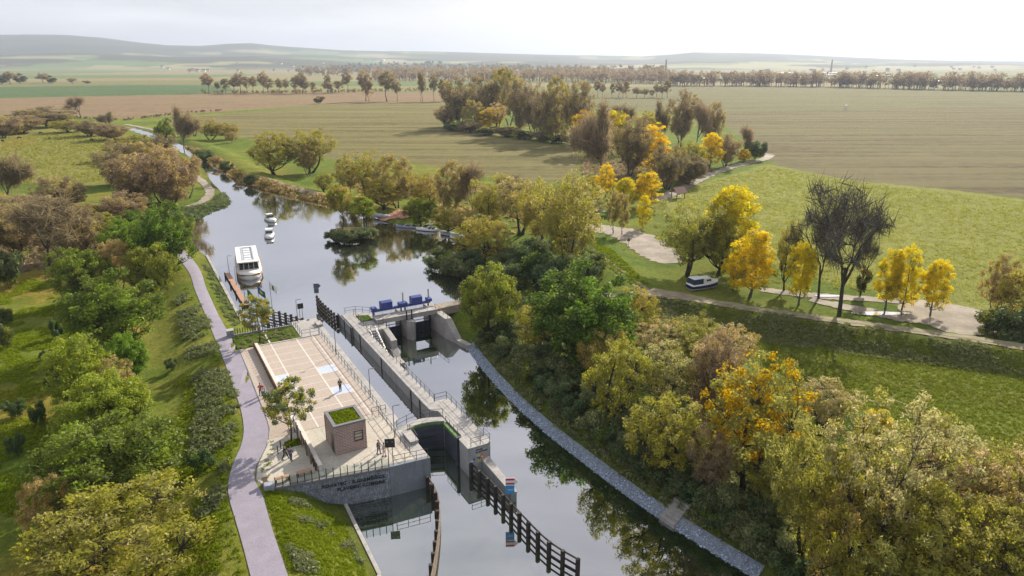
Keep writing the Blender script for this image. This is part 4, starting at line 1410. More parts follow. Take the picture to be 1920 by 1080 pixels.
# ---- timber guide fences in the water
def guide_fence(pts, zw, label, htop=1.35, spacing=1.55, nb=3, mat='timber_dark', bm='timber_dark', side=1):
    pts = smoothline([np.array(p, float) for p in pts], 6)
    cum = np.concatenate([[0], np.cumsum([np.linalg.norm(b - a) for a, b in zip(pts[:-1], pts[1:])])])
    P = np.array(pts)
    at_ = lambda d: np.array([np.interp(d, cum, P[:, 0]), np.interp(d, cum, P[:, 1])])
    root = wempty('guide_fence', (*P[0], zw)); tag(root, label, 'fence', 'timber guide fences in the water')
    n = int(cum[-1] / spacing)
    pile = MB().box(-0.14, 0.14, -0.17, 0.17, -2.5, htop + 0.22).mesh('pile'); pile.materials.append(MATS[mat])
    for k in range(n + 1):
        d = cum[-1] * k / n
        q, q2 = at_(d), at_(min(d + 0.1, cum[-1])); q1 = at_(max(d - 0.1, 0))
        o = link('pile', pile, None, root)
        o.location = (*q, zw)
        o.rotation_euler = (0, 0, math.atan2(*(q2 - q1)[::-1]))
        if k < n:
            e = at_(cum[-1] * (k + 1) / n)
            nr = np.array([-(e - q)[1], (e - q)[0]]); nr /= np.linalg.norm(nr)
            for j in range(nb):
                zz = zw + htop - j * (htop - 0.12) / (nb - 1) - 0.05
                MB().beam((*(q + nr * 0.22 * side), zz), (*(e + nr * 0.22 * side), zz), 0.1, 0.15).build('beam', bm, root)
    return root


guide_fence([Lxy(0.9, 5.0), Lxy(5.2, 5.35), Lxy(12.0, 5.35), Lxy(16, 5.6), Lxy(19.2, 6.6)], W2, 'dark timber guide fence in the lower water beside the red white arrow sign', 1.5)
guide_fence([Lxy(0.7, -0.1), Lxy(3, -0.3), Lxy(6, -1.2), Lxy(11.2, -3.8), Lxy(17, -7.2), Lxy(24, -11)], W2, 'weathered timber guide fence curving away from the lettered wall', 1.4, 1.5, 3, 'timber_dark', 'timber_weathered', 1)
guide_fence([Lxy(-47.8, 3.9), Lxy(-52, 3.6), Lxy(-56, 3.4), Lxy(-59.5, 3.5)], W1, 'dark timber guide fence leading out from the centre wall upstream', 1.4, 1.35, 3)
guide_fence([Lxy(-47.5, -0.9), Lxy(-50, -2.2), Lxy(-53, -3.7), Lxy(-57.5, -6.6)], W1, 'dark timber guide fence at the upstream left of the lock', 1.6, 1.4, 4)
fb = wempty('fender_boarding', L(-45, 4.3, -1)); tag(fb, 'grey blue fender boards on the upper end of the centre wall', 'fender')
for k in range(6):
    MB().lbox(-48.6, -41.0, 4.30, 4.52, W1 + 0.02 + k * 0.27, W1 + 0.24 + k * 0.27).build('plank', 'shade_grey', fb)
for s in (-48.4, -44.8, -41.2):
    MB().lbox(s - 0.1, s + 0.1, 4.2, 4.3, W1 - 1, 0.02).build('post', 'timber_dark', fb)

# ------------------------------------------------------------------ vegetation
def leaf_cloud(rg, centers, radii, n_per, size, aspect=1.6, up=0.35, droop=0.0, flat=0.75, vals=None, radial=0.0, origin=None, jitter=0.5):
    """quads scattered in clumps; returns verts, quads, per-vertex tone"""
    C, R = np.asarray(centers, float), np.asarray(radii, float)
    K = len(C)
    n_per = np.broadcast_to(np.asarray(n_per), (K,)).astype(int)
    idx = np.repeat(np.arange(K), n_per)
    N = len(idx)
    d = rg.normal(size=(N, 3)); d /= np.linalg.norm(d, axis=1)[:, None]
    r = rg.random(N) ** 0.45
    off = d * r[:, None] * R[idx][:, None]
    off[:, 2] *= flat
    off[:, 2] -= droop * np.hypot(off[:, 0], off[:, 1])
    P = C[idx] + off
    nrm = d * 0.8 + rg.normal(size=(N, 3)) * 0.7
    nrm[:, 2] += up
    nrm /= np.linalg.norm(nrm, axis=1)[:, None]
    a = rg.normal(size=(N, 3))
    if radial > 0 and origin is not None:
        out_ = P - np.asarray(origin)
        out_ /= np.linalg.norm(out_, axis=1)[:, None] + 1e-9
        a = out_ * radial + a * (1 - radial)
    a -= nrm * np.sum(a * nrm, 1)[:, None]
    a /= np.linalg.norm(a, axis=1)[:, None] + 1e-9
    b = np.cross(nrm, a)
    sz = size * (0.65 + 0.7 * rg.random(N))
    ha, hb = a * (sz * aspect ** 0.5 / 2)[:, None], b * (sz / aspect ** 0.5 / 2)[:, None]
    V = np.stack([P - ha - hb * 0.55, P + ha * 0.15 - hb, P + ha + hb * 0.4, P - ha * 0.2 + hb], 1).reshape(-1, 3)
    Q = np.arange(4 * N).reshape(N, 4)
    if vals is None:
        vals = rg.random(K)
    tone = np.clip(np.asarray(vals)[idx] * (1 - jitter) + rg.random(N) * jitter, 0, 1)
    return V, Q, np.repeat(tone, 4)


def crown_mesh(name, V, Q, tone, mats, midx=None):
    me = np_mesh(name, V, Q)
    at = me.attributes.new('lv', 'FLOAT', 'POINT')
    at.data.foreach_set('value', tone.astype(np.float32))
    for k in mats:
        me.materials.append(MATS[k])
    if midx is not None:
        me.polygons.foreach_set('material_index', midx.astype(np.int32))
    return me


class Proto:
    pass


def limb(p0, p1, rg, sag=0.12, n=4):
    p0, p1 = np.asarray(p0, float), np.asarray(p1, float)
    d = np.linalg.norm(p1 - p0)
    out_ = []
    w1 = rg.normal(size=3) * d * sag
    w1[2] = abs(w1[2]) * 0.4
    for k in range(n + 1):
        t = k / n
        out_.append(p0 + (p1 - p0) * t + w1 * math.sin(math.pi * t) + np.array([0, 0, -0.10 * d * math.sin(math.pi * t)]))
    return out_


def tree_proto(name, seed, Ht=10.0, rad=4.0, z0=0.25, clumps=46, leaves=12000, size=0.26, aspect=1.6, clump_r=1.15, mats=('leaf_green',), bark='bark', mix=0.0, shape='round', trunk_r=0.2, n_limbs=7, multi=1,
               flat=0.75, droop=0.0, radial=0.0, lean=0.0, up=0.35, shell=0.5, sparse=0.0):
    """unit tree, Ht metres tall: trunk mesh (tapered trunk, limbs, boughs) and crown mesh"""
    rg = np.random.default_rng(seed)
    cz, rz = Ht * (z0 + (1 - z0) * 0.5), Ht * (1 - z0) * 0.5
    C = []
    tries = 0
    lob = [(rg.normal(size=3), rg.uniform(0.75, 1.12)) for _ in range(6)]
    while len(C) < clumps and tries < 20000:
        tries += 1
        d = rg.normal(size=3); d /= np.linalg.norm(d)
        r = 1 - (1 - shell) * rg.random() ** 1.6 if rg.random() < 0.75 else rg.random() ** 0.5
        lo = 1.0
        for lv, la in lob:
            lo += (la - 1) * max(0, float(d @ (lv / np.linalg.norm(lv)))) ** 2
        p = d * r * lo
        z = p[2]
        if shape == 'round':
            w_ = 1.0
        elif shape == 'cone':
            w_ = 0.35 + 0.75 * (1 - (z + 1) / 2)
        elif shape == 'vase':
            w_ = 0.45 + 0.65 * (z + 1) / 2
        elif shape == 'oval':
            w_ = 0.62 + 0.42 * (1 - (z + 1) / 2)
        elif shape == 'dome':
            w_ = 1.0
            if z < -0.55: continue
        else:
            w_ = 1.0
        q = np.array([p[0] * rad * w_, p[1] * rad * w_, cz + z * rz * 0.94])
        q[0] += lean * q[2]
        if q[2] < Ht * z0 * 0.7: continue
        if any(np.linalg.norm(q - c) < clump_r * 0.42 for c in C): continue
        C.append(q)
    C = np.array(C)
    R = clump_r * rg.uniform(0.65, 1.25, len(C))
    tb = MB()
    stems = []
    for mth in range(multi):
        a = 2 * math.pi * (mth + rg.random() * 0.5) / multi
        sp = 0.0 if multi == 1 else rad * 0.35
        base = np.array([math.cos(a), math.sin(a), 0]) * (0.0 if multi == 1 else 0.12 * rad * 0.4)
        tops = np.array([math.cos(a) * sp + lean * Ht * 0.7, math.sin(a) * sp, Ht * (0.74 if multi == 1 else 0.6)])
        st = limb(base, tops, rg, 0.05, 6)
        rr_ = trunk_r / math.sqrt(multi)
        rs = [rr_ * (1.35 if k == 0 else 1.0) * (1 - 0.8 * k / 6) for k in range(7)]
        st[0] = st[0] - np.array([0, 0, 0.4])
        tb.tube(st, rs, 7)
        stems.append((np.array(st), rs))
    # limbs to sub-centres, then boughs to every clump
    k_l = min(n_limbs, len(C))
    pick = [int(rg.integers(len(C)))]
    while len(pick) < k_l:
        dd = np.min([np.linalg.norm(C - C[i], axis=1) for i in pick], 0)
        pick.append(int(np.argmax(dd + rg.random(len(C)) * 0.5)))
    limbs = []
    for i in pick:
        tgt = C[i]
        st, rs = stems[int(rg.integers(len(stems)))]
        hz = max(Ht * z0 * 0.7, tgt[2] - 0.75 * math.hypot(tgt[0], tgt[1]) - 0.05 * Ht)
        j = int(np.argmin(np.abs(st[:, 2] - hz)))
        lm = limb(st[j], tgt * [0.92, 0.92, 1] + [0, 0, -0.1], rg, 0.08, 4)
        r0 = max(rs[j] * 0.6, trunk_r * 0.16)
        tb.tube(lm, [r0 * (1 - 0.8 * q / 4) for q in range(5)], 5, cap=False)
        limbs.append((np.array(lm), r0))
    for c in C:
        bi = min(range(len(limbs)), key=lambda q: np.min(np.linalg.norm(limbs[q][0][1:] - c, axis=1)))
        lm, r0 = limbs[bi]
        j = 1 + int(np.argmin(np.linalg.norm(lm[1:4] - c, axis=1) + 0.3 * np.arange(3)))
        tb.tube(limb(lm[j], c, rg, 0.10, 3), [r0 * 0.42, r0 * 0.3, r0 * 0.2, r0 * 0.08], 4, cap=False)
        for _ in range(3):
            e = c + rg.normal(size=3) * clump_r * 0.6
            tb.tube([c * 0.7 + lm[j] * 0.3, e], [r0 * 0.16, r0 * 0.05], 3, cap=False)
    wts = R ** 2.2
    n_per = np.maximum(3, (leaves * wts / wts.sum()).astype(int))
    if sparse > 0:
        n_per = np.where(rg.random(len(C)) < sparse, n_per // 6, n_per)
    # every clump gets its own random tone
    vals = rg.random(len(C))
    V, Q, tone = leaf_cloud(rg, C, R, n_per, size, aspect, up, droop, flat, vals, radial, [0, 0, -Ht * 0.35])
    P = Proto()
    P.name, P.H, P.rad = name, Ht, float(np.percentile(np.abs(V[:, :2]), 98.5))
    P.trunk = tb.mesh('trunk', True); P.trunk.materials.append(MATS[bark])
    midx = None
    if len(mats) > 1:
        pick_m = (rg.random(len(C)) < mix).astype(int)
        midx = np.repeat(pick_m, n_per)
    P.crown = crown_mesh('crown', V, Q, tone, mats, midx)
    P.crown_name = 'crown'
    return P


def bare_proto(name, seed, Ht=16.0, spread=0.55, depth=5, trunk_r=0.35, mats=('leaf_brown',), bark='bark', twigs=2600, size=0.5, fork=0.28, leaves=0):
    """leafless tree: recursive limbs in the trunk mesh, fine twigs as the crown"""
    rg = np.random.default_rng(seed)
    tb = MB()
    tips = []

    def grow(p, d, ln, r, dep):
        n = 3
        pts = [p]
        q = p
        for k in range(n):
            d = d + rg.normal(size=3) * 0.11 + np.array([0, 0, 0.02])
            d = d / np.linalg.norm(d)
            q = q + d * ln / n
            pts.append(q)
        tb.tube(pts, [r * (1 - 0.42 * k / n) for k in range(n + 1)], 7 if dep == depth else (5 if dep > 2 else 3), cap=False)
        if dep <= 2:
            for k in range(1, n + 1):
                tips.append((pts[k], d, ln))
        if dep <= 0:
            return
        nb = int(rg.integers(2, 4)) + (1 if dep == depth else 0)
        a0 = rg.random() * 6.28
        for k in range(nb):
            a = a0 + 6.28 * k / nb + rg.normal() * 0.4
            s_ = np.array([math.cos(a), math.sin(a), 0])
            nd = d * (1 - spread * rg.uniform(0.5, 1.0)) + s_ * spread * rg.uniform(0.6, 1.15)
            nd[2] = max(nd[2], 0.12)
            grow(q if rg.random() < 0.6 else pts[2], nd / np.linalg.norm(nd), ln * rg.uniform(0.62, 0.84), r * rg.uniform(0.5, 0.68), dep - 1)
        if rg.random() < 0.8:
            grow(q, d, ln * 0.8, r * 0.6, dep - 1)

    grow(np.array([0, 0, -0.4]), np.array([0, 0, 1.0]), Ht * fork, trunk_r, depth)
    V = np.array(tb.v); top = np.percentile(V[:, 2], 99.7)
    sc = Ht / top
    tb.v = [tuple(np.array(v) * sc) for v in tb.v]
    T = np.array([t[0] for t in tips]) * sc
    sel = rg.integers(0, len(T), twigs)
    C = T[sel] + rg.normal(size=(twigs, 3)) * size * 0.5
    V, Q, tone = leaf_cloud(rg, C, np.full(twigs, size * 0.5), 1, size, 34.0, 0.0, 0, 1.0, rg.random(twigs), 0.5, [0, 0, Ht * 0.25])
    P = Proto()
    P.name, P.H, P.rad = name, Ht, float(np.percentile(np.abs(V[:, :2]), 97))
    P.trunk = tb.mesh('trunk', True); P.trunk.materials.append(MATS[bark])
    P.crown = crown_mesh('twigs', V, Q, tone, mats)
    P.crown_name = 'twigs'
    return P


PR = {}


def reg(key, P):
    PR.setdefault(key, []).append(P)


for k in range(3):
    reg('green', tree_proto('green_tree', 11 + k, 10, 4.4, 0.06, 210, 23000, 0.18, 1.7, 0.64, ('leaf_green', 'leaf_bright'), mix=0.3, n_limbs=10, trunk_r=0.24, flat=0.9, shell=0.35, sparse=0.1))
for k in range(2):
    reg('bright', tree_proto('green_tree', 21 + k, 9, 4.0, 0.05, 190, 23000, 0.17, 1.6, 0.66, ('leaf_bright',), n_limbs=10, trunk_r=0.2, flat=0.7, shell=0.35))
for k in range(3):
    reg('olive', tree_proto('olive_tree', 31 + k, 10, 4.2, 0.10, 220, 14500, 0.16, 2.2, 0.52, ('leaf_olive', 'leaf_willow'), mix=0.35, n_limbs=12, trunk_r=0.30, flat=0.9, shell=0.4, sparse=0.12))
for k in range(3):
    reg('willow', tree_proto('willow_tree', 41 + k, 12, 4.6, 0.14, 230, 13000, 0.18, 4.0, 0.52, ('leaf_willow', 'leaf_olive'), mix=0.3, n_limbs=9, trunk_r=0.26, multi=2, shape='vase', flat=1.5, radial=0.6, sparse=0.2, shell=0.25))
for k in range(3):
    reg('pale', tree_proto('pale_willow', 51 + k, 12, 4.8, 0.22, 240, 11000, 0.16, 2.4, 0.48, ('leaf_pale', 'leaf_willow'), mix=0.4, n_limbs=12, trunk_r=0.36, shape='vase', flat=0.8, radial=0.35, sparse=0.2, multi=2, shell=0.5))
for k in range(3):
    reg('gold', tree_proto('golden_birch', 61 + k, 11, 2.9, 0.06, 170, 13000, 0.155, 1.8, 0.50, ('leaf_gold', 'leaf_olive'), 'bark_grey', mix=0.18, n_limbs=7, trunk_r=0.15, shape='oval', droop=0.3, flat=0.9))
for k in range(2):
    reg('orange', tree_proto('orange_tree', 71 + k, 11, 4.4, 0.14, 200, 13500, 0.17, 1.6, 0.54, ('leaf_willow', 'leaf_orange', ), mix=0.5, n_limbs=8, trunk_r=0.24, multi=1, sparse=0.2))
for k in range(3):
    reg('brown', tree_proto('brown_tree', 81 + k, 9, 3.9, 0.04, 230, 17000, 0.17, 4.0, 0.52, ('leaf_brown', 'leaf_tan'), 'bark', mix=0.4, n_limbs=14, trunk_r=0.2, multi=3, shape='vase', flat=1.2, radial=0.5, sparse=0.15, shell=0.25))
for k in range(2):
    reg('tan', tree_proto('tan_tree', 91 + k, 10, 3.8, 0.14, 170, 12500, 0.18, 3.0, 0.55, ('leaf_tan', 'leaf_willow'), 'bark_grey', mix=0.35, n_limbs=9, trunk_r=0.18, multi=2, flat=0.9, radial=0.4, sparse=0.1))
for k in range(3):
    reg('shrub', tree_proto('shrub', 101 + k, 3.0, 2.0, 0.0, 30, 5200, 0.19, 1.8, 0.72, ('leaf_greygreen', 'leaf_dark'), mix=0.35, n_limbs=6, trunk_r=0.07, multi=4, shape='dome', flat=0.8))
for k in range(2):
    reg('darkshrub', tree_proto('dark_shrub', 111 + k, 3.0, 1.7, 0.0, 26, 4600, 0.18, 2.2, 0.6, ('leaf_dark', 'leaf_green'), mix=0.3, n_limbs=6, trunk_r=0.07, multi=3, shape='dome', flat=1.0, radial=0.5))
for k in range(2):
    reg('plaza', tree_proto('plaza_tree', 171 + k, 9, 3.6, 0.30, 120, 9500, 0.17, 1.8, 0.5, ('leaf_olive', 'leaf_greygreen'), mix=0.4, n_limbs=10, trunk_r=0.15, flat=0.8, sparse=0.12, shell=0.4))
    reg('slim', tree_proto('slim_tree', 161 + k, 11, 2.8, 0.40, 110, 9000, 0.2, 1.8, 0.6, ('leaf_willow', 'leaf_bright') if k == 0 else ('leaf_bright', 'leaf_olive'), mix=0.4, n_limbs=8, trunk_r=0.17, flat=0.9, sparse=0.15))
    reg('bare', bare_proto('bare_tree', 121 + k, 18, 0.62, 5, 0.42, ('bark_grey',), 'bark', 1500, 0.7))
reg('barebrown', bare_proto('bare_tree', 131, 12, 0.60, 4, 0.22, ('leaf_brown', ), 'bark_grey', 2400, 0.8))
reg('barebrown', bare_proto('bare_tree', 132, 12, 0.55, 4, 0.22, ('leaf_brown', ), 'bark', 1500, 0.6))
for k in range(3):
    reg('farbrown', tree_proto('far_tree', 141 + k, 14, 3.0, 0.30, 60, 2600, 0.42, 3.5, 0.9, ('leaf_brown', 'leaf_tan'), 'bark_grey', mix=0.5, n_limbs=6, trunk_r=0.2, flat=0.9, radial=0.4, sparse=0.1))
reg('fargreen', tree_proto('far_tree', 145, 10, 4.0, 0.05, 26, 2600, 0.62, 1.6, 1.5, ('leaf_dark', 'leaf_willow'), mix=0.3, n_limbs=6, trunk_r=0.2, flat=0.9))
reg('faryellow', tree_proto('far_tree', 146, 11, 4.0, 0.10, 28, 2800, 0.6, 1.6, 1.5, ('leaf_tan', 'leaf_gold'), mix=0.3, n_limbs=6, trunk_r=0.2, flat=0.9))
TREE_N = {}
ORD = ['first', 'second', 'third', 'fourth', 'fifth', 'sixth', 'seventh', 'eighth', 'ninth', 'tenth', 'eleventh', 'twelfth', 'thirteenth', 'fourteenth', 'fifteenth', 'sixteenth',
       'seventeenth', 'eighteenth', 'nineteenth', 'twentieth', 'twenty-first', 'twenty-second', 'twenty-third', 'twenty-fourth', 'twenty-fifth', 'twenty-sixth', 'twenty-seventh', 'twenty-eighth', 'twenty-ninth', 'thirtieth']


def plant(key, loc, h, rad, label, cat='tree', group=None, name=None, rz=None, var=None):
    n = TREE_N.get(key, 0); TREE_N[key] = n + 1
    P = PR[key][(n if var is None else var) % len(PR[key])]
    o = empty(name or P.name, (float(loc[0]), float(loc[1]), float(loc[2])), random.uniform(0, 6.28) if rz is None else rz)
    tag(o, label, cat, group)
    s = (rad / P.rad, rad / P.rad, h / P.H)
    for nm, me in (('trunk', P.trunk), (P.crown_name, P.crown)):
        c_ = bpy.data.objects.new(nm, me)
        COL.objects.link(c_)
        c_.parent = o
        c_.scale = s
    return o


HS = {'brown': 1.28, 'tan': 1.15, 'farbrown': 1.22, 'green': 1.12, 'bright': 1.12, 'shrub': 1.15, 'gold': 1.08}
WS = {'farbrown': 0.9, 'barebrown': 0.85, 'gold': 0.95, 'slim': 0.95, 'green': 0.9, 'bright': 0.9}


def tree_px(key, x, yb, yt, wpx, label, z=-1.3, **kw):
    """a tree whose foot shows at (x, yb), its top at row yt and its crown wpx wide"""
    b = G(x, yb, z) if z != 0.0 else U(x, yb, 0.0)
    h = px_height(b, yb - yt) * HS.get(key, 1.0)
    r = px_width(b, wpx) / 2 * WS.get(key, 1.0)
    return plant(key, b, h, r, label, **kw)


T = tree_px
# -- left bank, from the foreground back
LB = 'trees on the left bank'
T('olive', 225, 1120, 935, 300, 'large olive yellow tree at the bottom left corner', z=-2.2, group=LB)
T('tan', 112, 1015, 912, 95, 'small brownish tree behind the bottom left olive tree', z=-2.2, group=LB)
T('green', 225, 945, 793, 250, 'broad dark green tree above the bottom left olive tree', z=-2.2, group=LB)
T('bright', 215, 850, 722, 160, 'bright green tree beside the bend of the lavender path', z=-2.2, group=LB)
T('tan', 232, 790, 690, 80, 'small brown topped tree between two bright green trees', z=-2.2, group=LB)
T('bright', 170, 775, 645, 130, 'bright green tree left of the rear end of the plaza', z=-2.2, group=LB)
T('bright', 248, 735, 640, 80, 'narrow bright green tree right of its larger twin', z=-2.2, group=LB)
T('green', 220, 660, 530, 180, 'wide spreading green tree halfway along the left bank', z=-2.2, group=LB)
T('green', 165, 570, 470, 115, 'dark green tree left of the pinkish brown one', z=-2.0, group=LB)
T('tan', 226, 548, 462, 70, 'pinkish brown tree among green trees on the left bank', z=-2.0, group=LB)
T('green', 290, 560, 460, 90, 'green tree beside the upper end of the lavender path', z=-1.6, group=LB)
T('bright', 245, 500, 420, 95, 'light green tree above the pinkish brown tree', z=-1.8, group=LB)
T('green', 316, 520, 395, 110, 'tall dark green tree overhanging the water at the left bank', z=-1.3, group=LB)
T('green', 262, 470, 400, 90, 'dark green tree behind the light green tree', z=-1.6, group=LB)
T('green', 338, 470, 400, 55, 'green tree on the waterline of the left bank', z=-1.3, group=LB)
T('olive', 190, 462, 400, 90, 'olive tree at the back of the green left bank group', z=-1.6, group=LB)
# bare and brown scrub
SB = 'brown scrub on the left'
for (x, yb, yt, wd, key, lb) in ((18, 385, 283, 90, 'barebrown', 'dark bare tree at the left picture edge'), (92, 505, 380, 130, 'barebrown', 'bare brown tree with spreading dark branches in the left scrub'),
                                 (35, 480, 405, 110, 'brown', 'brown bush at the left edge below the bare tree'), (150, 490, 410, 90, 'brown', 'brown bush right of the spreading bare tree'),
                                 (60, 430, 375, 110, 'brown', 'low brown thicket below the edge tree'), (125, 400, 345, 90, 'brown', 'round brown bush in the middle of the left meadow'),
                                 (175, 430, 385, 80, 'tan', 'straw coloured bush below the meadow'), (230, 345, 285, 85, 'brown', 'left bush of the brown group by the river'),
                                 (285, 340, 275, 80, 'tan', 'straw coloured bush at the top of the riverside group'), (262, 385, 305, 100, 'brown', 'large brown bush in front of the riverside group'),
                                 (318, 392, 300, 110, 'brown', 'largest brown tree of the riverside group'), (352, 372, 300, 60, 'tan', 'slender tan tree closest to the river bend'),
                                 (300, 300, 262, 60, 'brown', 'small brown bush behind the riverside group'), (225, 300, 262, 50, 'tan', 'orange brown bush at the rim of the meadow'),
                                 (345, 282, 205, 60, 'barebrown', 'bare tree beside the dark round tree on the river'), (312, 276, 226, 42, 'green', 'dense dark green tree beside the far river'),
                                 (152, 222, 182, 46, 'barebrown', 'lone bare tree against the brown field'), (203, 242, 212, 36, 'barebrown', 'small bare tree above the meadow rim'),
                                 (210, 262, 236, 60, 'brown', 'low brown bush left of the far path'), (170, 255, 230, 60, 'brown', 'low brown bush at the top of the meadow'),
                                 (90, 238, 208, 90, 'brown', 'wide dark bush under the lone bare tree'), (35, 250, 222, 80, 'brown', 'grey brown bush at the far left of the meadow'),
                                 (32, 252, 228, 26, 'gold', 'small golden bush at the far left meadow'), (8, 258, 226, 60, 'brown', 'brown bush cut by the left picture edge'),
                                 (130, 248, 222, 60, 'olive', 'olive bush right of the golden bush'), (255, 275, 250, 50, 'olive', 'low olive bush beside the far path'), (385, 305, 285, 40, 'shrub', 'small bush on the bank of the narrow river'),
                                 (240, 420, 372, 70, 'brown', 'low brown thicket above the green bank trees'), (20, 540, 470, 60, 'darkshrub', 'dark bush at the left edge beside the shaded meadow')):
    T(key, x, yb, yt, wd, lb, group=SB)
# meadow junipers
JN = 'small dark shrubs on the left meadow'
for (x, yb, yt, wd, lb) in ((14, 652, 612, 28, 'dark shrub at the left edge in the shaded meadow'), (95, 690, 655, 26, 'dark shrub above a pair on the left meadow'), (108, 634, 600, 22, 'pale shrub in the middle of the left meadow'),
                            (28, 782, 750, 34, 'bushy dark shrub low on the left meadow'), (76, 797, 757, 28, 'upright dark shrub low on the left meadow'), (104, 725, 700, 34, 'grey shrub beside the bright green tree'),
                            (378, 882, 845, 44, 'dark shrub in the grey ground cover beside the path'), (323, 692, 672, 22, 'small lone shrub between the trees and the path'), (12, 608, 578, 26, 'grey shrub at the left edge of the upper meadow'), (36, 855, 815, 30, 'dark shrub in deep shade near the left edge')):
    T('darkshrub', x, yb, yt, wd, lb, z=-2.2, cat='shrub', group=JN)
# the two plaza trees
T('plaza', 546, 829, 714, 94, 'round crowned tree in the grass square on the plaza', z=0.0, var=0)
T('plaza', 487, 641, 555, 66, 'tree on the square lawn behind the plaza', z=0.0, var=1)
# -- island
T('slim', 640, 438, 343, 46, 'slender tree on the small island', z=-1.3, group='island trees')
T('slim', 684, 434, 366, 50, 'round green tree on the small island', z=-1.3, group='island trees')
for (x, yb, yt, wd, lb) in ((626, 450, 434, 34, 'left'), (648, 455, 434, 42, 'front'), (672, 451, 432, 44, 'middle'), (694, 446, 430, 34, 'right')):
    T('shrub', x, yb, yt, wd, lb + ' grey green bush on the small island', cat='shrub', group='island bushes')
# -- far bank of the basin
FB_ = 'trees on the far bank of the basin'
for (x, yb, yt, wd, key, lb) in ((515, 328, 246, 82, 'olive', 'big olive round tree beside the ploughed field'), (582, 325, 238, 92, 'willow', 'big willow right of the round tree by the field'),
                                 (580, 330, 280, 44, 'tan', 'small tan bush in front of the field willow'), (395, 262, 222, 50, 'willow', 'pale willow at the head of the green dyke'), (425, 262, 228, 46, 'olive', 'olive willow at the head of the green dyke'), (365, 255, 222, 34, 'pale', 'small pale willow left of the dyke head'),
                                 (435, 268, 250, 24, 'tan', 'pinkish bush beside the dyke head willows'),
                                 (608, 360, 320, 36, 'olive', 'small round tree on the dyke'), (690, 378, 283, 90, 'willow', 'tall willow at the left of the basin tree row'), (655, 372, 305, 50, 'tan', 'tan tree left of the tall willow'),
                                 (745, 390, 303, 76, 'tan', 'brown yellow tree second in the basin tree row'), (720, 392, 335, 70, 'olive', 'lower olive tree under the tall willow'), (800, 398, 322, 70, 'willow', 'yellowish willow in the basin tree row'),
                                 (848, 420, 318, 70, 'tan', 'brown tree in the middle of the basin tree row'), (885, 415, 312, 66, 'barebrown', 'bare branched tree rising from the basin tree row'), (925, 430, 330, 84, 'willow', 'broad willow right of the bare branched tree'),
                                 (975, 440, 325, 80, 'pale', 'pale willow near the right of the basin tree row'), (790, 425, 370, 66, 'green', 'dark green tree above the moored boats'), (840, 440, 385, 60, 'olive', 'olive tree overhanging the moored boats'),
                                 (872, 448, 398, 50, 'tan', 'orange brown small tree over the moored boats'), (908, 492, 398, 100, 'olive', 'green yellow round tree at the edge of the basin'), (1010, 470, 340, 96, 'willow', 'tall fine branched willow by the basin'),
                                 (1062, 515, 325, 130, 'willow', 'largest leaning willow at the right of the basin'), (1100, 440, 350, 70, 'pale', 'pale willow behind the largest leaning willow'), (770, 365, 322, 50, 'olive', 'small tree behind the basin row at the field edge'), (960, 385, 335, 60, 'brown', 'grey brown tree at the field edge')):
    T(key, x, yb, yt, wd, lb, group=FB_)
# bushes on the basin shores
BS = 'bushes on the basin shore'
for i, (x, yb, yt, wd) in enumerate(((828, 505, 470, 60), (858, 520, 482, 60), (888, 505, 472, 50), (922, 530, 492, 62), (880, 470, 446, 46), (955, 545, 505, 60), (985, 520, 470, 70), (1022, 548, 505, 76), (1060, 540, 490, 66), (1095, 535, 490, 60), (1005, 500, 458, 60), (950, 500, 470, 50), (1110, 520, 480, 60))):
    T('shrub' if i % 3 else 'darkshrub', x, yb, yt, wd, 'grey green bush on the basin shore, %s from the left' % ORD[sorted([828, 858, 888, 922, 880, 955, 985, 1022, 1060, 1095, 1005, 950, 1110]).index(x)], cat='shrub', group=BS)
BK = 'low bushes along the green dyke'
dk = [(378, 298), (398, 309), (418, 320), (437, 334), (462, 345), (490, 352)]
for i, (x, y) in enumerate(dk):
    T('tan' if i % 2 else 'shrub', x + 8, y + 1, y - 15, 26, 'low bush on the narrow river dyke, %s from the far end' % ORD[i], cat='shrub', group=BK)
# -- grove in the middle distance
GV = 'grove between the two ploughed fields'
gl = [(836, 238, 205, 46, 'brown'), (862, 240, 165, 60, 'brown'), (890, 245, 195, 44, 'tan'), (905, 235, 158, 60, 'brown'), (932, 247, 192, 44, 'pale'), (918, 246, 200, 46, 'gold'), (955, 235, 140, 60, 'tan'), (975, 252, 168, 54, 'brown'), (940, 225, 142, 50, 'tan'),
      (1000, 256, 178, 54, 'brown'), (1025, 262, 186, 56, 'brown'), (1045, 262, 158, 50, 'tan'), (1050, 268, 205, 50, 'tan'), (1080, 270, 175, 56, 'brown'), (1090, 275, 212, 56, 'olive'), (1110, 290, 200, 84, 'orange'), (1150, 290, 205, 70, 'gold'), (1060, 255, 165, 46, 'barebrown'),
      (1170, 270, 200, 60, 'barebrown'), (1210, 275, 205, 46, 'orange'), (1242, 270, 195, 40, 'barebrown'), (1275, 275, 192, 52, 'brown'), (1305, 285, 195, 50, 'barebrown'), (1330, 280, 205, 40, 'brown'), (1130, 350, 205, 110, 'barebrown'), (1180, 330, 240, 70, 'brown')]
xs_sorted = sorted(g[0] for g in gl)
KW = {'brown': 'brown leafless', 'tan': 'tan', 'pale': 'silvery pale', 'gold': 'yellow', 'olive': 'olive', 'orange': 'orange', 'barebrown': 'bare branched'}
for g in gl:
    T(g[4], g[0], g[1], g[2], g[3], '%s tree, %s from the left in the grove between the fields' % (KW[g[4]], ORD[xs_sorted.index(g[0])]), group=GV)
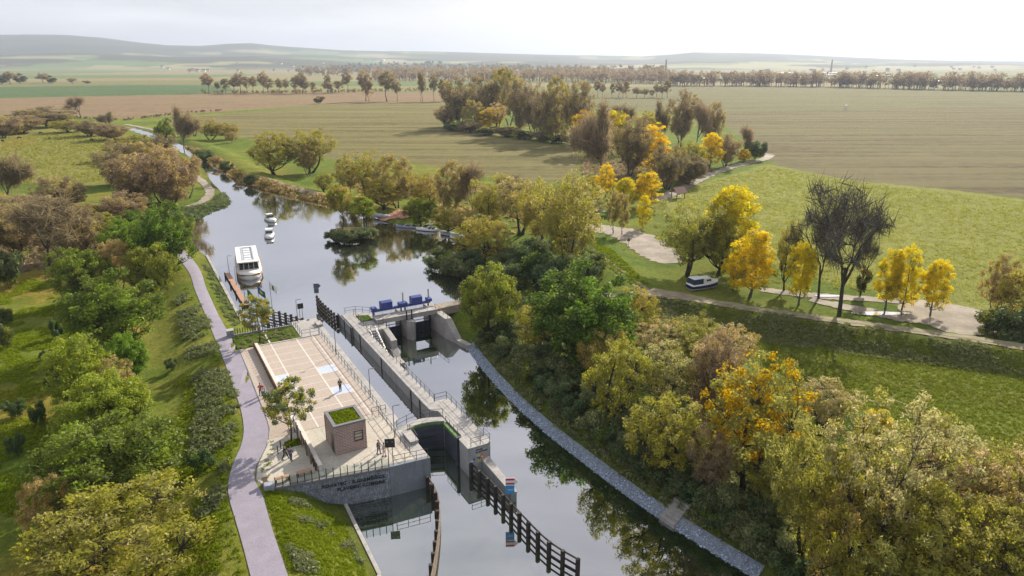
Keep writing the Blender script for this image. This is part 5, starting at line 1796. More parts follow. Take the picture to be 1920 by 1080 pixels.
for i, x in enumerate((850, 880, 915, 950, 985, 1015, 1045, 1075)):
    T('brown' if i % 2 else 'fargreen', x, 245 + (x - 850) * 0.12, 228 + (x - 850) * 0.12, 44, 'undergrowth bush, %s from the left along the foot of the grove' % ORD[i], cat='shrub', group='undergrowth of the grove')
# yellow trees round the car park and shelter
YT = 'yellow autumn trees on the right bank'
for (x, yb, yt, wd, key, lb) in ((1222, 325, 238, 72, 'gold', 'big bright yellow tree at the near end of the grove'), (1282, 335, 258, 70, 'olive', 'grey green tree right of the bright yellow grove tree'), (1330, 318, 245, 44, 'gold', 'narrow yellow tree at the right end of the grove'),
                                 (1290, 345, 300, 70, 'brown', 'dark thicket in front of the grove beside the gravel road'), (1360, 312, 262, 50, 'brown', 'grey brown bush beside the gravel road bend'), (1395, 300, 240, 36, 'barebrown', 'bare tree beside the gravel road bend'),
                                 (1393, 305, 278, 26, 'gold', 'small orange bush beside the gravel road bend'), (1415, 300, 262, 40, 'darkshrub', 'dark bush at the outer bend of the gravel road'), (1250, 355, 290, 60, 'brown', 'dark shadowy tree behind the shelter'),
                                 (1102, 385, 325, 46, 'orange', 'orange tree left of the car park'), (1135, 370, 310, 40, 'gold', 'small yellow tree at the foot of the grove'), (1172, 392, 330, 44, 'gold', 'left yellow tree behind the car park'), (1212, 388, 320, 56, 'gold', 'right larger yellow tree behind the car park'),
                                 (1206, 428, 368, 30, 'gold', 'small yellow tree at the rear edge of the car park'), (1150, 438, 366, 28, 'tan', 'left of two thin pale trees on the car park island'), (1166, 441, 372, 26, 'tan', 'right of two thin pale trees on the car park island'),
                                 (1287, 517, 380, 120, 'willow', 'dark spreading willow beside the blue white cabin boat'), (1345, 515, 395, 80, 'olive', 'olive tree between the willow and the tall yellow tree'), (1362, 505, 345, 100, 'gold', 'tallest yellow tree behind the cabin boat'),
                                 (1405, 558, 430, 84, 'gold', 'orange yellow birch right of the cabin boat'), (1375, 545, 460, 50, 'gold', 'green yellow birch just behind the cabin boat'), (1470, 545, 408, 40, 'olive', 'thin green tree left of the bare trees'), (1497, 572, 450, 56, 'gold', 'narrow orange birch in front of the bare trees'),
                                 (1660, 580, 465, 50, 'gold', 'left yellow birch by the turning circle'), (1690, 582, 468, 56, 'gold', 'middle yellow birch by the turning circle'), (1744, 592, 483, 52, 'gold', 'right yellow birch by the turning circle'),
                                 (1862, 600, 495, 60, 'tan', 'thin reddish tree at the right picture edge'), (1905, 620, 498, 90, 'olive', 'dark bushy tree cut by the right picture edge'), (1868, 636, 580, 70, 'darkshrub', 'dark bush below the right edge trees'), (1915, 645, 590, 60, 'shrub', 'grey bush at the right picture edge')):
    T(key, x, yb, yt, wd, lb, group=YT)
T('bare', 1573, 594, 362, 175, 'tallest bare tree casting a long shadow across the dyke', var=0, group='big bare trees')
T('bare', 1535, 560, 378, 90, 'bare tree close behind the tallest one', var=1, group='big bare trees')
T('bare', 1613, 552, 440, 60, 'ivy trunked bare tree right of the tallest one', var=0, group='big bare trees')
T('fargreen', 1613, 556, 500, 22, 'ivy clad lower stem beside the bare trees', cat='ivy')
# -- right bank below the weir
RB = 'trees of the right bank wood'
for (x, yb, yt, wd, key, lb) in ((918, 632, 503, 120, 'green', 'green tree beside the right weir wall'), (1085, 690, 522, 200, 'green', 'large green tree on the right bank above the stone edge'), (1185, 640, 540, 90, 'olive', 'yellow green tree below the track junction'),
                                 (1010, 660, 570, 90, 'olive', 'low olive tree between the two green trees'), (1150, 800, 628, 120, 'olive', 'olive tree with dark trunk above the stone bank'), (1130, 730, 620, 90, 'willow', 'grey olive tree behind the dark trunked one'), (1245, 790, 640, 100, 'pale', 'pale feathery tree in the middle of the right wood'),
                                 (1300, 700, 595, 120, 'willow', 'silvery willow at the back of the right wood'), (1235, 690, 600, 100, 'pale', 'pale grey willow below the dyke'), (1370, 720, 610, 90, 'pale', 'silvery willow nearest the open field'),
                                 (1250, 890, 745, 150, 'olive', 'round yellow green tree low on the right bank'), (1395, 920, 672, 190, 'orange', 'big orange brown tree in the right wood'), (1440, 880, 690, 90, 'willow', 'tall thin olive tree in front of the orange one'), (1330, 800, 650, 90, 'brown', 'dark brown tree behind the orange one'),
                                 (1540, 820, 712, 100, 'pale', 'small pale golden tree at the field edge'), (1480, 850, 770, 80, 'olive', 'yellow green bush below the small pale tree'), (1500, 1040, 800, 150, 'willow', 'tall olive willow at the lower stone bank'),
                                 (1610, 1110, 775, 190, 'pale', 'tallest pale tree with black trunk at the bottom right'), (1680, 1060, 790, 170, 'pale', 'broad pale tree beside the tallest one at the bottom right'), (1640, 830, 770, 70, 'gold', 'small yellow bush at the edge of the tyre tracks'), (1730, 900, 800, 90, 'tan', 'thin golden tree at the edge of the field'),
                                 (1770, 1060, 830, 150, 'pale', 'pale golden tree right of the broad pale tree'), (1850, 1050, 840, 150, 'willow', 'olive golden tree near the right bottom edge'), (1910, 1100, 860, 150, 'pale', 'pinkish pale tree cut by the right bottom edge'), (1560, 1150, 900, 150, 'olive', 'dense olive tree at the bottom edge by the river'),
                                 (1720, 1170, 930, 170, 'olive', 'dense olive tree at the bottom edge'), (1840, 1170, 950, 170, 'olive', 'yellow green tree in the bottom right corner'), (1440, 960, 850, 90, 'willow', 'grey green low willow above the landing steps'), (1330, 930, 830, 90, 'brown', 'dark brown bush under the orange tree'), (1640, 1230, 1000, 180, 'willow', 'willow rising from below the bottom edge')):
    T(key, x, yb, yt, wd, lb, z=-1.5, group=RB)
# shrubs above the stone bank
SH = 'grey green bushes above the stone bank'
spots = [(905, 640, 40), (930, 665, 46), (960, 690, 54), (940, 640, 50), (985, 715, 60), (1010, 690, 64), (1010, 745, 54), (1040, 765, 60), (1060, 735, 70), (1070, 790, 56), (1100, 812, 60), (1105, 770, 70), (1130, 835, 60), (1160, 858, 64), (1165, 815, 70), (1195, 885, 60),
         (1225, 905, 66), (1260, 925, 66), (1290, 950, 60), (1335, 960, 70), (1330, 990, 56), (1365, 1005, 64), (1400, 1030, 70), (1440, 1055, 70), (1470, 1090, 80), (1420, 985, 70), (1030, 715, 60), (1215, 850, 70)]
for i, (x, y, wd) in enumerate(spots):
    T('shrub' if i % 4 else 'darkshrub', x + 14, y, y - wd * 0.62, wd, 'grey green bush above the stone bank, %s counted from the weir' % ORD[i], z=-2.2, cat='shrub', group=SH)

# -- far rows: trees one can tell apart
fr_rng = random.Random(9)


def far_row(pts, key, label, group, hj=0.2):
    pts = sorted((x + fr_rng.uniform(-5, 5), yb, yt + (yb - yt) * fr_rng.uniform(-0.15, 0.35), wd * fr_rng.uniform(0.7, 1.35)) for x, yb, yt, wd in pts)
    for i, (x, yb, yt, wd) in enumerate(pts):
        T(key if isinstance(key, str) else key[i % len(key)], x, yb, yt, wd, label % ORD[i % 30], group=group)


row1 = [(x + fr_rng.uniform(-4, 4), 176 - fr_rng.uniform(0, 3), 140 + fr_rng.uniform(0, 10), 15 + fr_rng.uniform(0, 9)) for x in (396, 412, 425, 440, 452, 466, 480, 494, 508, 522, 538, 552, 566, 580, 594, 610, 624, 640, 652)]
far_row(row1, 'farbrown', 'bare tree, %s from the left in the row behind the brown field', 'tree row behind the brown field')
row2 = [(x, 190, 142 + fr_rng.uniform(0, 8), w_) for x, w_ in ((682, 26), (690, 18), (730, 34), (748, 24), (786, 16), (796, 14), (815, 18), (828, 18), (842, 20))]
far_row(row2, 'farbrown', 'tall bare tree, %s from the left beside the green strip left of the grove', 'tall trees left of the grove')
row3 = [(1092 + k * 12.5 + fr_rng.uniform(-3, 3), 184 - fr_rng.uniform(0, 2), 154 + fr_rng.uniform(0, 9), 13 + fr_rng.uniform(0, 6)) for k in range(14)]
far_row(row3, 'farbrown', 'bare tree, %s from the left in the row right of the grove', 'tree row right of the grove')
row4 = [(4, 158, 136, 26), (20, 158, 138, 24), (40, 157, 137, 22), (85, 156, 135, 24), (100, 157, 137, 20), (138, 157, 146, 16), (160, 157, 149, 14)]
far_row(row4, ('fargreen', 'farbrown'), 'far tree, %s from the left in the clump at the left edge', 'far clump at the left edge')
T('fargreen', 598, 195, 179, 17, 'lone round dark tree between the brown and the olive field')
# woods that read as one mass
def wood(name, pts, hm, wd, n, mat, label, seed, size=1.6):
    rg = np.random.default_rng(seed)
    P2 = []
    seglen = [math.hypot(pts[i + 1][0] - pts[i][0], pts[i + 1][1] - pts[i][1]) for i in range(len(pts) - 1)]
    for k in range(n):
        i = rg.choice(len(seglen), p=np.array(seglen) / sum(seglen))
        t = rg.random()
        P2.append((pts[i][0] + (pts[i + 1][0] - pts[i][0]) * t, pts[i][1] + (pts[i + 1][1] - pts[i][1]) * t + rg.uniform(-wd, wd)))
    P2 = np.array([U(x, y, -1.3) for x, y in P2])
    P2[:, 2] = H(P2[:, 0], P2[:, 1])
    hs = hm * rg.uniform(0.65, 1.2, n)
    C = []; R = []
    for p, h in zip(P2, hs):
        for q in range(6):
            C.append([p[0] + rg.normal() * h * 0.16, p[1] + rg.normal() * h * 0.16, p[2] + h * rg.uniform(0.3, 0.95)]); R.append(h * rg.uniform(0.14, 0.24))
    V, Q, tone = leaf_cloud(rg, C, R, 16, size, 2.0, 0.2)
    tv, tq = [], []
    for p, h in zip(P2, hs):
        b = len(tv)
        r = h * 0.018
        tv += [(p[0] - r, p[1], p[2]), (p[0] + r, p[1], p[2]), (p[0] + r * .5, p[1], p[2] + h * .7), (p[0] - r * .5, p[1], p[2] + h * .7), (p[0], p[1] - r, p[2]), (p[0], p[1] + r, p[2]), (p[0], p[1] + r * .5, p[2] + h * .7), (p[0], p[1] - r * .5, p[2] + h * .7)]
        tq += [(b, b + 1, b + 2, b + 3), (b + 4, b + 5, b + 6, b + 7)]
    nq = len(Q)
    Vt = np.concatenate([V, np.array(tv)]); Qt = np.concatenate([Q, np.array(tq) + len(V)])
    mi = np.concatenate([np.zeros(nq), np.ones(len(tq))])
    me = crown_mesh(name, Vt, Qt, np.concatenate([tone, np.zeros(len(tv))]), (mat, 'bark_grey'), mi)
    o = link(name, me)
    return tag(o, kind='stuff', label=label)


wood('wood', [(1255, 161), (1400, 161), (1560, 163), (1750, 168), (1960, 172)], 24, 1.0, 420, 'leaf_brown', 'long strip of bare trees before the town on the right', 301, 2.2)
wood('wood', [(700, 150), (850, 150), (1000, 152), (1260, 156)], 26, 2.5, 420, 'leaf_brown', 'bare wood strip before the town in the middle', 302, 2.6)
wood('wood', [(560, 142), (700, 139), (900, 139), (1250, 144)], 30, 2.5, 300, 'leaf_brown', 'far brown wood below the hills', 303, 4.0)
wood('wood', [(380, 176), (520, 176), (660, 173), (860, 170)], 5, 0.8, 160, 'leaf_tan', 'low hedge behind the brown field', 304, 0.9)
wood('wood', [(0, 219), (110, 220), (230, 226), (330, 214), (420, 207)], 1.6, 0.5, 160, 'leaf_brown', 'low dead grass hedge along the brown field', 305, 0.5)
wood('wood', [(620, 132), (800, 131), (1000, 132)], 26, 1.5, 160, 'leaf_dark', 'dark far tree belts under the hills', 306, 5.0)


# ---- ground cover: grasses and weeds
def cover(name, spots, mat, label, size=0.30, r=(0.5, 0.9), per=46, flat=0.55, seed=1, aspect=3.0):
    rg = np.random.default_rng(seed)
    C = np.array(spots, float)
    R = rg.uniform(r[0], r[1], len(C))
    C[:, 2] += R * 0.22
    V, Q, tone = leaf_cloud(rg, C, R, per, size, aspect, 0.1, 0, flat, rg.random(len(C)), 0.0)
    me = crown_mesh(name, V, Q, tone, (mat,))
    o = link(name, me)
    return tag(o, kind='stuff', label=label)


def scatter(poly, n, seed, z=None, thr=None, sc=6.0):
    rg = np.random.default_rng(seed)
    P = np.array(poly)
    lo, hi = P.min(0), P.max(0)
    out_ = np.zeros((0, 2))
    while len(out_) < n:
        q = lo + rg.random((n * 4, 2)) * (hi - lo)
        q = q[inside(q, poly)]
        if thr is not None:
            q = q[fbm(q[:, 0] / sc, q[:, 1] / sc, seed) > thr]
        if len(q) == 0: break
        out_ = np.concatenate([out_, q])
    out_ = out_[:n]
    zz = H(out_[:, 0], out_[:, 1]) if z is None else np.full(len(out_), z)
    return np.column_stack([out_, zz])


pg = lambda pts, z=-1.0: pixpoly(pts, z)
cover('ground_cover', scatter(pg([(330, 560), (372, 555), (420, 690), (450, 770), (430, 850), (420, 960), (372, 980), (350, 860), (372, 760), (345, 640)], -0.8), 900, 11, thr=0.50, sc=4.0), 'leaf_greygreen', 'grey green weeds beside the path on the slope', 0.24, (0.35, 0.7), 42, 0.6, 12)
cover('ground_cover', scatter(pg([(505, 940), (560, 945), (640, 960), (690, 1060), (690, 1090), (560, 1090), (530, 1010)], -1.2), 190, 13, thr=0.55, sc=3.0), 'leaf_greygreen', 'grey green weeds on the lower left lawn', 0.20, (0.25, 0.5), 36, 0.5, 14)
cover('ground_cover', scatter(pg([(380, 495), (392, 495), (448, 600), (440, 618), (425, 610)], -0.8), 120, 15, thr=0.45, sc=4.0), 'leaf_greygreen', 'weeds on the slope between path and upper water', 0.22, (0.3, 0.6), 36, 0.5, 16)
cover('ground_cover', scatter([Lxy(-46, -12.5), Lxy(-40.8, -12.4), Lxy(-40.8, -4), Lxy(-46, -4)], 60, 17, 0.0, thr=0.45, sc=2.0), 'leaf_greygreen', 'weeds on the square lawn behind the plaza', 0.18, (0.2, 0.4), 34, 0.5, 18)
cover('ground_cover', scatter([tuple(np.array(q) + np.array([1.0, 0.7])) for q in low_r] + [tuple(np.array(q) + np.array([8.5, 5.0])) for q in low_r[::-1]], 1300, 19, thr=0.0), 'leaf_greygreen', 'thick grey green weeds above the stone bank', 0.26, (0.4, 0.8), 40, 0.7, 20)
cover('reeds', scatter(pixpoly([(345, 273), (372, 291), (425, 325), (448, 342), (520, 361), (605, 380), (650, 391), (648, 384), (600, 370), (520, 350), (455, 332), (430, 312), (380, 285)], -1.3), 700, 21), 'leaf_tan', 'dry reeds along the far river dyke', 0.5, (0.5, 1.0), 26, 0.9, 22)
cover('reeds', scatter(pixpoly([(300, 402), (360, 415), (388, 400), (425, 388), (432, 377), (418, 358), (410, 366), (395, 382), (340, 392)], -1.3), 420, 23), 'leaf_greygreen', 'green reeds on the point of the left bank', 0.4, (0.5, 1.0), 30, 0.7, 24)
cover('ground_cover', scatter(pixpoly([(0, 440), (120, 420), (250, 400), (330, 410), (250, 470), (150, 500), (0, 505)], -1.6), 700, 25), 'leaf_brown', 'brown dead undergrowth on the left bank', 0.5, (0.7, 1.5), 34, 0.6, 26)
cover('ground_cover', scatter(pixpoly([(900, 560), (1000, 575), (1180, 600), (1330, 640), (1480, 760), (1540, 850), (1500, 960), (1380, 960), (1200, 850), (1020, 720), (930, 640)], -1.6), 1000, 27), 'leaf_greygreen', 'green undergrowth of the right bank wood', 0.36, (0.5, 1.2), 34, 0.6, 28)
cover('ground_cover', scatter(pixpoly([(1480, 900), (1600, 830), (1760, 880), (1950, 930), (1980, 1180), (1500, 1200)], -1.6), 500, 29), 'leaf_olive', 'olive undergrowth below the bottom right trees', 0.34, (0.5, 1.1), 34, 0.6, 30)
cover('ground_cover', scatter(pixpoly([(780, 480), (860, 470), (1000, 450), (1110, 470), (1120, 530), (1000, 545), (860, 520)], -1.3), 420, 33), 'leaf_greygreen', 'undergrowth below the basin willows', 0.45, (0.6, 1.2), 34, 0.6, 34)
cover('ground_cover', scatter(pixpoly([(640, 385), (720, 395), (760, 400), (860, 440), (1000, 440), (1090, 400), (1060, 360), (950, 350), (760, 335), (660, 330)], -1.3), 600, 35, thr=0.42, sc=9.0), 'leaf_tan', 'straw coloured undergrowth behind the basin', 0.5, (0.6, 1.2), 30, 0.6, 36)
cover('ground_cover', scatter(pixpoly([(1090, 300), (1200, 300), (1330, 300), (1330, 325), (1240, 355), (1180, 345), (1090, 330)], -1.3), 500, 37), 'leaf_brown', 'dark undergrowth at the near side of the grove', 0.6, (0.8, 1.8), 30, 0.7, 38)
cover('grass_tufts', scatter(pixpoly([(498, 935), (640, 950), (705, 1090), (545, 1090)], -1.0), 2000, 41), 'grass_blade', 'short lawn grass at the bottom left of the water', 0.10, (0.15, 0.3), 18, 0.28, 42, 3.5)
cover('grass_tufts', scatter(pixpoly([(300, 700), (440, 720), (420, 1090), (200, 1090), (280, 900)], -1.5), 2000, 43, thr=0.42, sc=5.0), 'grass_blade', 'rough meadow grass left of the path', 0.13, (0.2, 0.45), 20, 0.3, 44, 3.5)


def rows(spots, ang, gap, seed):
    """pull the spots onto parallel drill rows"""
    rg = np.random.default_rng(seed)
    c_, s_ = math.cos(ang), math.sin(ang)
    P = np.array(spots)
    u, v = P[:, 0] * c_ + P[:, 1] * s_, -P[:, 0] * s_ + P[:, 1] * c_
    v = np.round(v / gap) * gap + rg.normal(size=len(v)) * gap * 0.33
    x, y = u * c_ - v * s_, u * s_ + v * c_
    return np.column_stack([x, y, H(x, y)])


cover('crop', rows(scatter(pixpoly([(1240, 580), (1500, 625), (1930, 690), (2000, 900), (1930, 900), (1760, 830), (1560, 740), (1400, 670)], -2.0), 11000, 51, thr=0.05, sc=7.0), -0.55, 0.8, 52), 'crop_blade', 'young green crop in rows on the lower right field', 0.14, (0.2, 0.45), 8, 0.25, 53, 3.0)
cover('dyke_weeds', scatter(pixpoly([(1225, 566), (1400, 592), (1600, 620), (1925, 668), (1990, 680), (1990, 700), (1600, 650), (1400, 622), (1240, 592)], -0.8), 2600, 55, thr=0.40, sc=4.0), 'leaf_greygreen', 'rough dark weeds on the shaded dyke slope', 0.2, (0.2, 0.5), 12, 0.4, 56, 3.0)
cover('meadow_grass', scatter(pixpoly([(1260, 375), (1300, 352), (1440, 312), (1600, 342), (1920, 378), (2050, 400), (2050, 590), (1920, 580), (1700, 555), (1450, 530), (1420, 470), (1300, 400)], -1.3), 6500, 57, thr=0.2, sc=14.0), 'meadow_blade', 'short yellow green meadow grass on the right', 0.26, (0.5, 1.1), 7, 0.12, 58, 3.0)
cover('meadow_grass', scatter(pixpoly([(-40, 560), (60, 520), (150, 560), (140, 700), (60, 760), (110, 850), (60, 960), (-60, 980)], -2.2), 4200, 59, thr=0.40, sc=6.0), 'grass_blade', 'tufted grass of the left meadow', 0.17, (0.25, 0.55), 12, 0.3, 60, 3.5)
cover('meadow_grass', scatter(pixpoly([(-40, 300), (0, 262), (120, 245), (245, 268), (225, 330), (140, 350), (0, 345)], -1.3), 3000, 61, thr=0.25, sc=12.0), 'meadow_blade', 'dry tufts of the far left meadow', 0.4, (0.4, 0.9), 8, 0.28, 62, 3.0)
cover('verge_grass', scatter(pixpoly([(1095, 450), (1150, 470), (1215, 540), (1190, 545), (1130, 500), (1085, 462)], -0.5), 900, 63), 'grass_blade', 'grass verge of the descending track', 0.22, (0.2, 0.5), 12, 0.3, 64, 3.0)
lit = []
for q, r_ in zip(path_c[2:-1], path_c[3:]):
    n_ = np.array([-(r_ - q)[1], (r_ - q)[0]]); n_ /= np.linalg.norm(n_)
    for k in range(26):
        t_ = random.random(); side_ = random.choice((-1, 1))
        p_ = q + (r_ - q) * t_ + n_ * side_ * random.uniform(1.75, 2.5)
        if not inside([p_], footprint)[0] and (p_ - LO) @ LN < -13.6:
            lit.append((p_[0], p_[1], H1(p_[0], p_[1])))
cover('verge_grass', lit, 'grass_blade', 'ragged grass verge of the lavender path', 0.16, (0.15, 0.4), 14, 0.35, 66, 3.5)

# ------------------------------------------------------------------ stone bank on the right
rip_c = smoothline([np.array(q) for q in [Lxy(-33.6, 20.6)] + low_r], 10)
rip_n = []
for i, p_ in enumerate(rip_c):
    d = rip_c[min(i + 1, len(rip_c) - 1)] - rip_c[max(i - 1, 0)]
    d /= np.linalg.norm(d)
    rip_n.append(np.array([-d[1], d[0]]))
rip_n = [n if n[0] > 0 else -n for n in rip_n]
V, Q = [], []
for p_, n_ in zip(rip_c, rip_n):
    for off in (-1.2, 0.0, 0.6, 1.1):
        q = p_ + n_ * off
        V.append((q[0], q[1], W2 + off * 0.62 + 0.10))
idx = np.arange(len(V)).reshape(-1, 4)
Q = np.stack([idx[:-1, :-1], idx[:-1, 1:], idx[1:, 1:], idx[1:, :-1]], -1).reshape(-1, 4)
bank = link('stone_bank', np_mesh('stone_bank', V, Q), 'riprap_bed')
tag(bank, kind='structure', label='sloping strip of blue grey rubble stones along the right water edge')
rr = random.Random(12)
st = MB()
RC, RNn = np.array(rip_c), np.array(rip_n)
cum = np.concatenate([[0], np.cumsum(np.linalg.norm(np.diff(RC, axis=0), axis=1))])
d = 0.0
while d < cum[-1]:
    p_ = np.array([np.interp(d, cum, RC[:, 0]), np.interp(d, cum, RC[:, 1])]); n_ = np.array([np.interp(d, cum, RNn[:, 0]), np.interp(d, cum, RNn[:, 1])])
    off = -0.5 + rr.uniform(0, 0.2)
    while off < 0.9 + rr.uniform(-0.4, 0.4):
        r = rr.uniform(0.06, 0.11) if rr.random() < .88 else rr.uniform(.13, .2)
        q = p_ + n_ * off + np.array([rr.uniform(-.1, .1), rr.uniform(-.1, .1)])
        z = W2 + off * 0.62 + 0.10
        a0 = rr.uniform(0, 6.28)
        ring = [(q[0] + r * rr.uniform(.8, 1.15) * math.cos(a0 + 1.2566 * k), q[1] + r * rr.uniform(.8, 1.15) * math.sin(a0 + 1.2566 * k), z + off * 0 + rr.uniform(-.03, .05)) for k in range(5)]
        tp = [(q[0] + (x - q[0]) * .6, q[1] + (y - q[1]) * .6, z + r * rr.uniform(.35, .7)) for x, y, _ in ring]
        st.add(ring + tp, [(5, 6, 7, 8, 9)] + [(k, (k + 1) % 5, 5 + (k + 1) % 5, 5 + k) for k in range(5)])
        off += r * 1.75
    d += 0.2
so = st.build('stones', 'riprap', bank); so['kind'] = 'stuff'
# landing steps on the stone bank
p0 = U(1278, 962, W2)[:2]
i = int(np.argmin(np.linalg.norm(RC - p0, axis=1))); n_ = RNn[i]; tn = np.array([n_[1], -n_[0]])
ls = wempty('landing_steps', (*RC[i], W2)); tag(ls, 'small grey concrete landing steps on the stone bank', 'steps')
for k in range(6):
    a = RC[i] + n_ * (-0.2 + k * 0.42)
    z1 = W2 + 0.40 + k * 0.24
    pl = [a - tn * 0.95, a + tn * 0.95, a + tn * 0.95 + n_ * 0.44, a - tn * 0.95 + n_ * 0.44]
    MB().prism([tuple(x) for x in pl], W2 - 0.5, z1).build('step', 'concrete', ls)

# ------------------------------------------------------------------ plaza furniture
# brick hut
hs0, hs1, ht0, ht1, hh = -8.75, -4.95, -8.15, -4.7, 3.3
hut = empty('brick_hut', L((hs0 + hs1) / 2, (ht0 + ht1) / 2, 0.0), LANG)
tag(hut, 'small flat roofed brick hut with a grass roof on the plaza', 'hut')
hx, hy = (hs1 - hs0) / 2, (ht1 - ht0) / 2
win = (0.35, 1.35, 1.15, 2.35)       # y0,y1,z0,z1 of the window on the front (+x) face
m2 = MB()
m2.box(-hx, hx - 0.3, -hy, hy, 0, hh)
m2.box(hx - 0.3, hx, -hy, win[0], 0, hh); m2.box(hx - 0.3, hx, win[1], hy, 0, hh)
m2.box(hx - 0.3, hx, win[0], win[1], 0, win[2]); m2.box(hx - 0.3, hx, win[0], win[1], win[3], hh)
m2.build('wall', 'hut_brick', hut)
m2 = MB()
e = 0.34
m2.box(-hx - .03, hx + .03, -hy - .03, -hy + e, hh, hh + .22); m2.box(-hx - .03, hx + .03, hy - e, hy + .03, hh, hh + .22)
m2.box(-hx - .03, -hx + e, -hy + e, hy - e, hh, hh + .22); m2.box(hx - e, hx + .03, -hy + e, hy - e, hh, hh + .22)
m2.build('parapet', 'grey_cap', hut)
rf = MB().box(-hx + e, hx - e, -hy + e, hy - e, hh - 0.02, hh + 0.05).build('grass_roof', 'ground', hut)
rg = np.random.default_rng(5)
C = np.column_stack([rg.uniform(-hx + e + .1, hx - e - .1, 260), rg.uniform(-hy + e + .1, hy - e - .1, 260), np.full(260, hh + 0.1)])
V, Q, tone = leaf_cloud(rg, C, np.full(260, 0.16), 20, 0.13, 3.5, 0.1, 0, 0.7)
g_ = link('roof_grass', crown_mesh('roof_grass', V, Q, tone, ('grass_blade',)), None, rf); g_['kind'] = 'stuff'
wn = MB().box(hx - 0.22, hx - 0.14, win[0], win[1], win[2], win[3])
wf = MB()
for a, b, c_, d_ in ((win[0], win[0] + .07, win[2], win[3]), (win[1] - .07, win[1], win[2], win[3]), (win[0], win[1], win[2], win[2] + .07), (win[0], win[1], win[3] - .07, win[3])):
    wf.box(hx - 0.16, hx + 0.02, a, b, c_, d_)
wf.box(hx - 0.16, hx - 0.06, win[0], win[1], 1.52, 1.56); wf.box(hx - 0.16, hx - 0.06, win[0], win[1], 1.94, 1.98)
wo_ = wf.build('window', 'black_metal', hut)
simple('pane_reflection', (0.46, 0.40, 0.33), 0.35, var=0.05)  # tan reflection in the window, put into the pane colour
for z0, z1 in ((1.22, 1.52), (1.56, 1.94), (1.98, 2.28)):
    MB().box(hx - 0.13, hx - 0.11, win[0] + .07, win[1] - .07, z0, z1).build('pane', 'pane_reflection', wo_)
dr = MB().box(hx - 1.55, hx - 0.55, -hy - 0.035, -hy - 0.004, 0.02, 2.15).build('door', 'black_metal', hut)
MB().box(hx - 1.42, hx - 1.36, -hy - 0.08, -hy - 0.036, 0.95, 1.15).build('handle', 'steel', dr)
for k in range(4):
    MB().tube([(-hx + 0.05, -hy - 0.04, hh - 0.1 - k * 0.001), (-hx + 0.05, -hy - 0.04, 0.0)] if k == 0 else [(-hx - 0.02 - k * 0.04, -hy + 0.02, hh - 0.2), (-hx - 0.02 - k * 0.04, -hy + 0.02, 0.0)], 0.03, 5).build('downpipe', 'black_metal', hut)

# tree square
tp = wempty('tree_square', L(-9.75, -11.6, 0)); tag(tp, 'square grass bed edged in pale stone round the plaza tree', 'planter')
bed = MB().lpoly(rect(-10.5, -8.9, -12.5, -10.75), 0.0, 0.06).build('grass_bed', 'ground', tp)
for me_ in (bed.data, rf.data):
    at = me_.attributes.new('gcol', 'FLOAT_COLOR', 'POINT'); at.data.foreach_set('color', [0.085, 0.150, 0.025, 1.0] * len(me_.vertices))
    at = me_.attributes.new('grassy', 'FLOAT', 'POINT'); at.data.foreach_set('value', [0.6] * len(me_.vertices))
for a, b, c_, d_ in ((-10.62, -10.5, -12.62, -10.63), (-8.9, -8.78, -12.62, -10.63), (-10.5, -8.9, -12.62, -12.5), (-10.5, -8.9, -10.75, -10.63)):
    MB().lbox(a, b, c_, d_, 0.0, 0.1).build('edging', 'white_strip', tp)
rg = np.random.default_rng(6)
C = np.array([L(rg.uniform(-10.4, -9.0), rg.uniform(-12.4, -10.9), 0.1) for _ in range(110)])
V, Q, tone = leaf_cloud(rg, C, np.full(110, 0.18), 18, 0.13, 3.5, 0.1, 0, 0.7)
g_ = link('grass', crown_mesh('grass', V, Q, tone, ('grass_blade',)), None, tp); g_['kind'] = 'stuff'

# screen walls with timber fins
for a, b, lb in ((-39.9, -23.6, 'long low white wall with timber fins on the left of the plaza'), (-13.6, -2.9, 'low white wall with timber fins between tree and brick hut')):
    sc = wempty('screen_wall', L((a + b) / 2, -10.33, 0)); tag(sc, lb, 'wall', 'screen walls')
    n = int((b - a) / 2.7) or 1
    for k in range(n):
        s0, s1 = a + (b - a) * k / n, a + (b - a) * (k + 1) / n
        MB().lbox(s0 + 0.01, s1 - 0.01, -10.48, -10.16, 0.0, 0.62).build('wall_panel', 'white_strip', sc)
        MB().lbox(s0 + 0.006, s1 - 0.006, -10.54, -10.10, 0.62, 0.72).build('coping', 'white_strip', sc)
    fin = MB().box(-0.05, 0.05, -0.07, 0.07, 0, 0.92).mesh('fin'); fin.materials.append(MATS['wood_fin'])
    s = a
    while s < b:
        dense = -31.0 < s < -24.5
        o = link('fin', fin, None, sc); o.location = L(s, -10.66, 0); o.rotation_euler = (0, 0, LANG)
        s += 0.28 if dense else 0.95
simple('info_blue', (0.55, 0.63, 0.72), 0.4, var=0.12, scale=3)
simple('info_dark', (0.05, 0.055, 0.06), 0.4, var=0.15, scale=3)
for s0, s1, mt, lb in ((-12.4, -10.9, 'info_blue', 'rear pale information board on the screen wall'), (-10.2, -8.7, 'info_blue', 'pale information board beside the tree square'), (-6.6, -4.7, 'info_dark', 'dark information board beside the two people in black')):
    bd = wempty('information_board', L((s0 + s1) / 2, -10.85, 0)); tag(bd, lb, 'board', 'information boards')
    for s in (s0 + .05, s1 - .05):
        MB().lbox(s - .05, s + .05, -10.92, -10.82, 0, 1.9).build('post', 'wood_fin', bd)
    MB().lbox(s0 + .1, s1 - .1, -10.89, -10.85, 0.55, 1.85).build('panel', mt, bd)
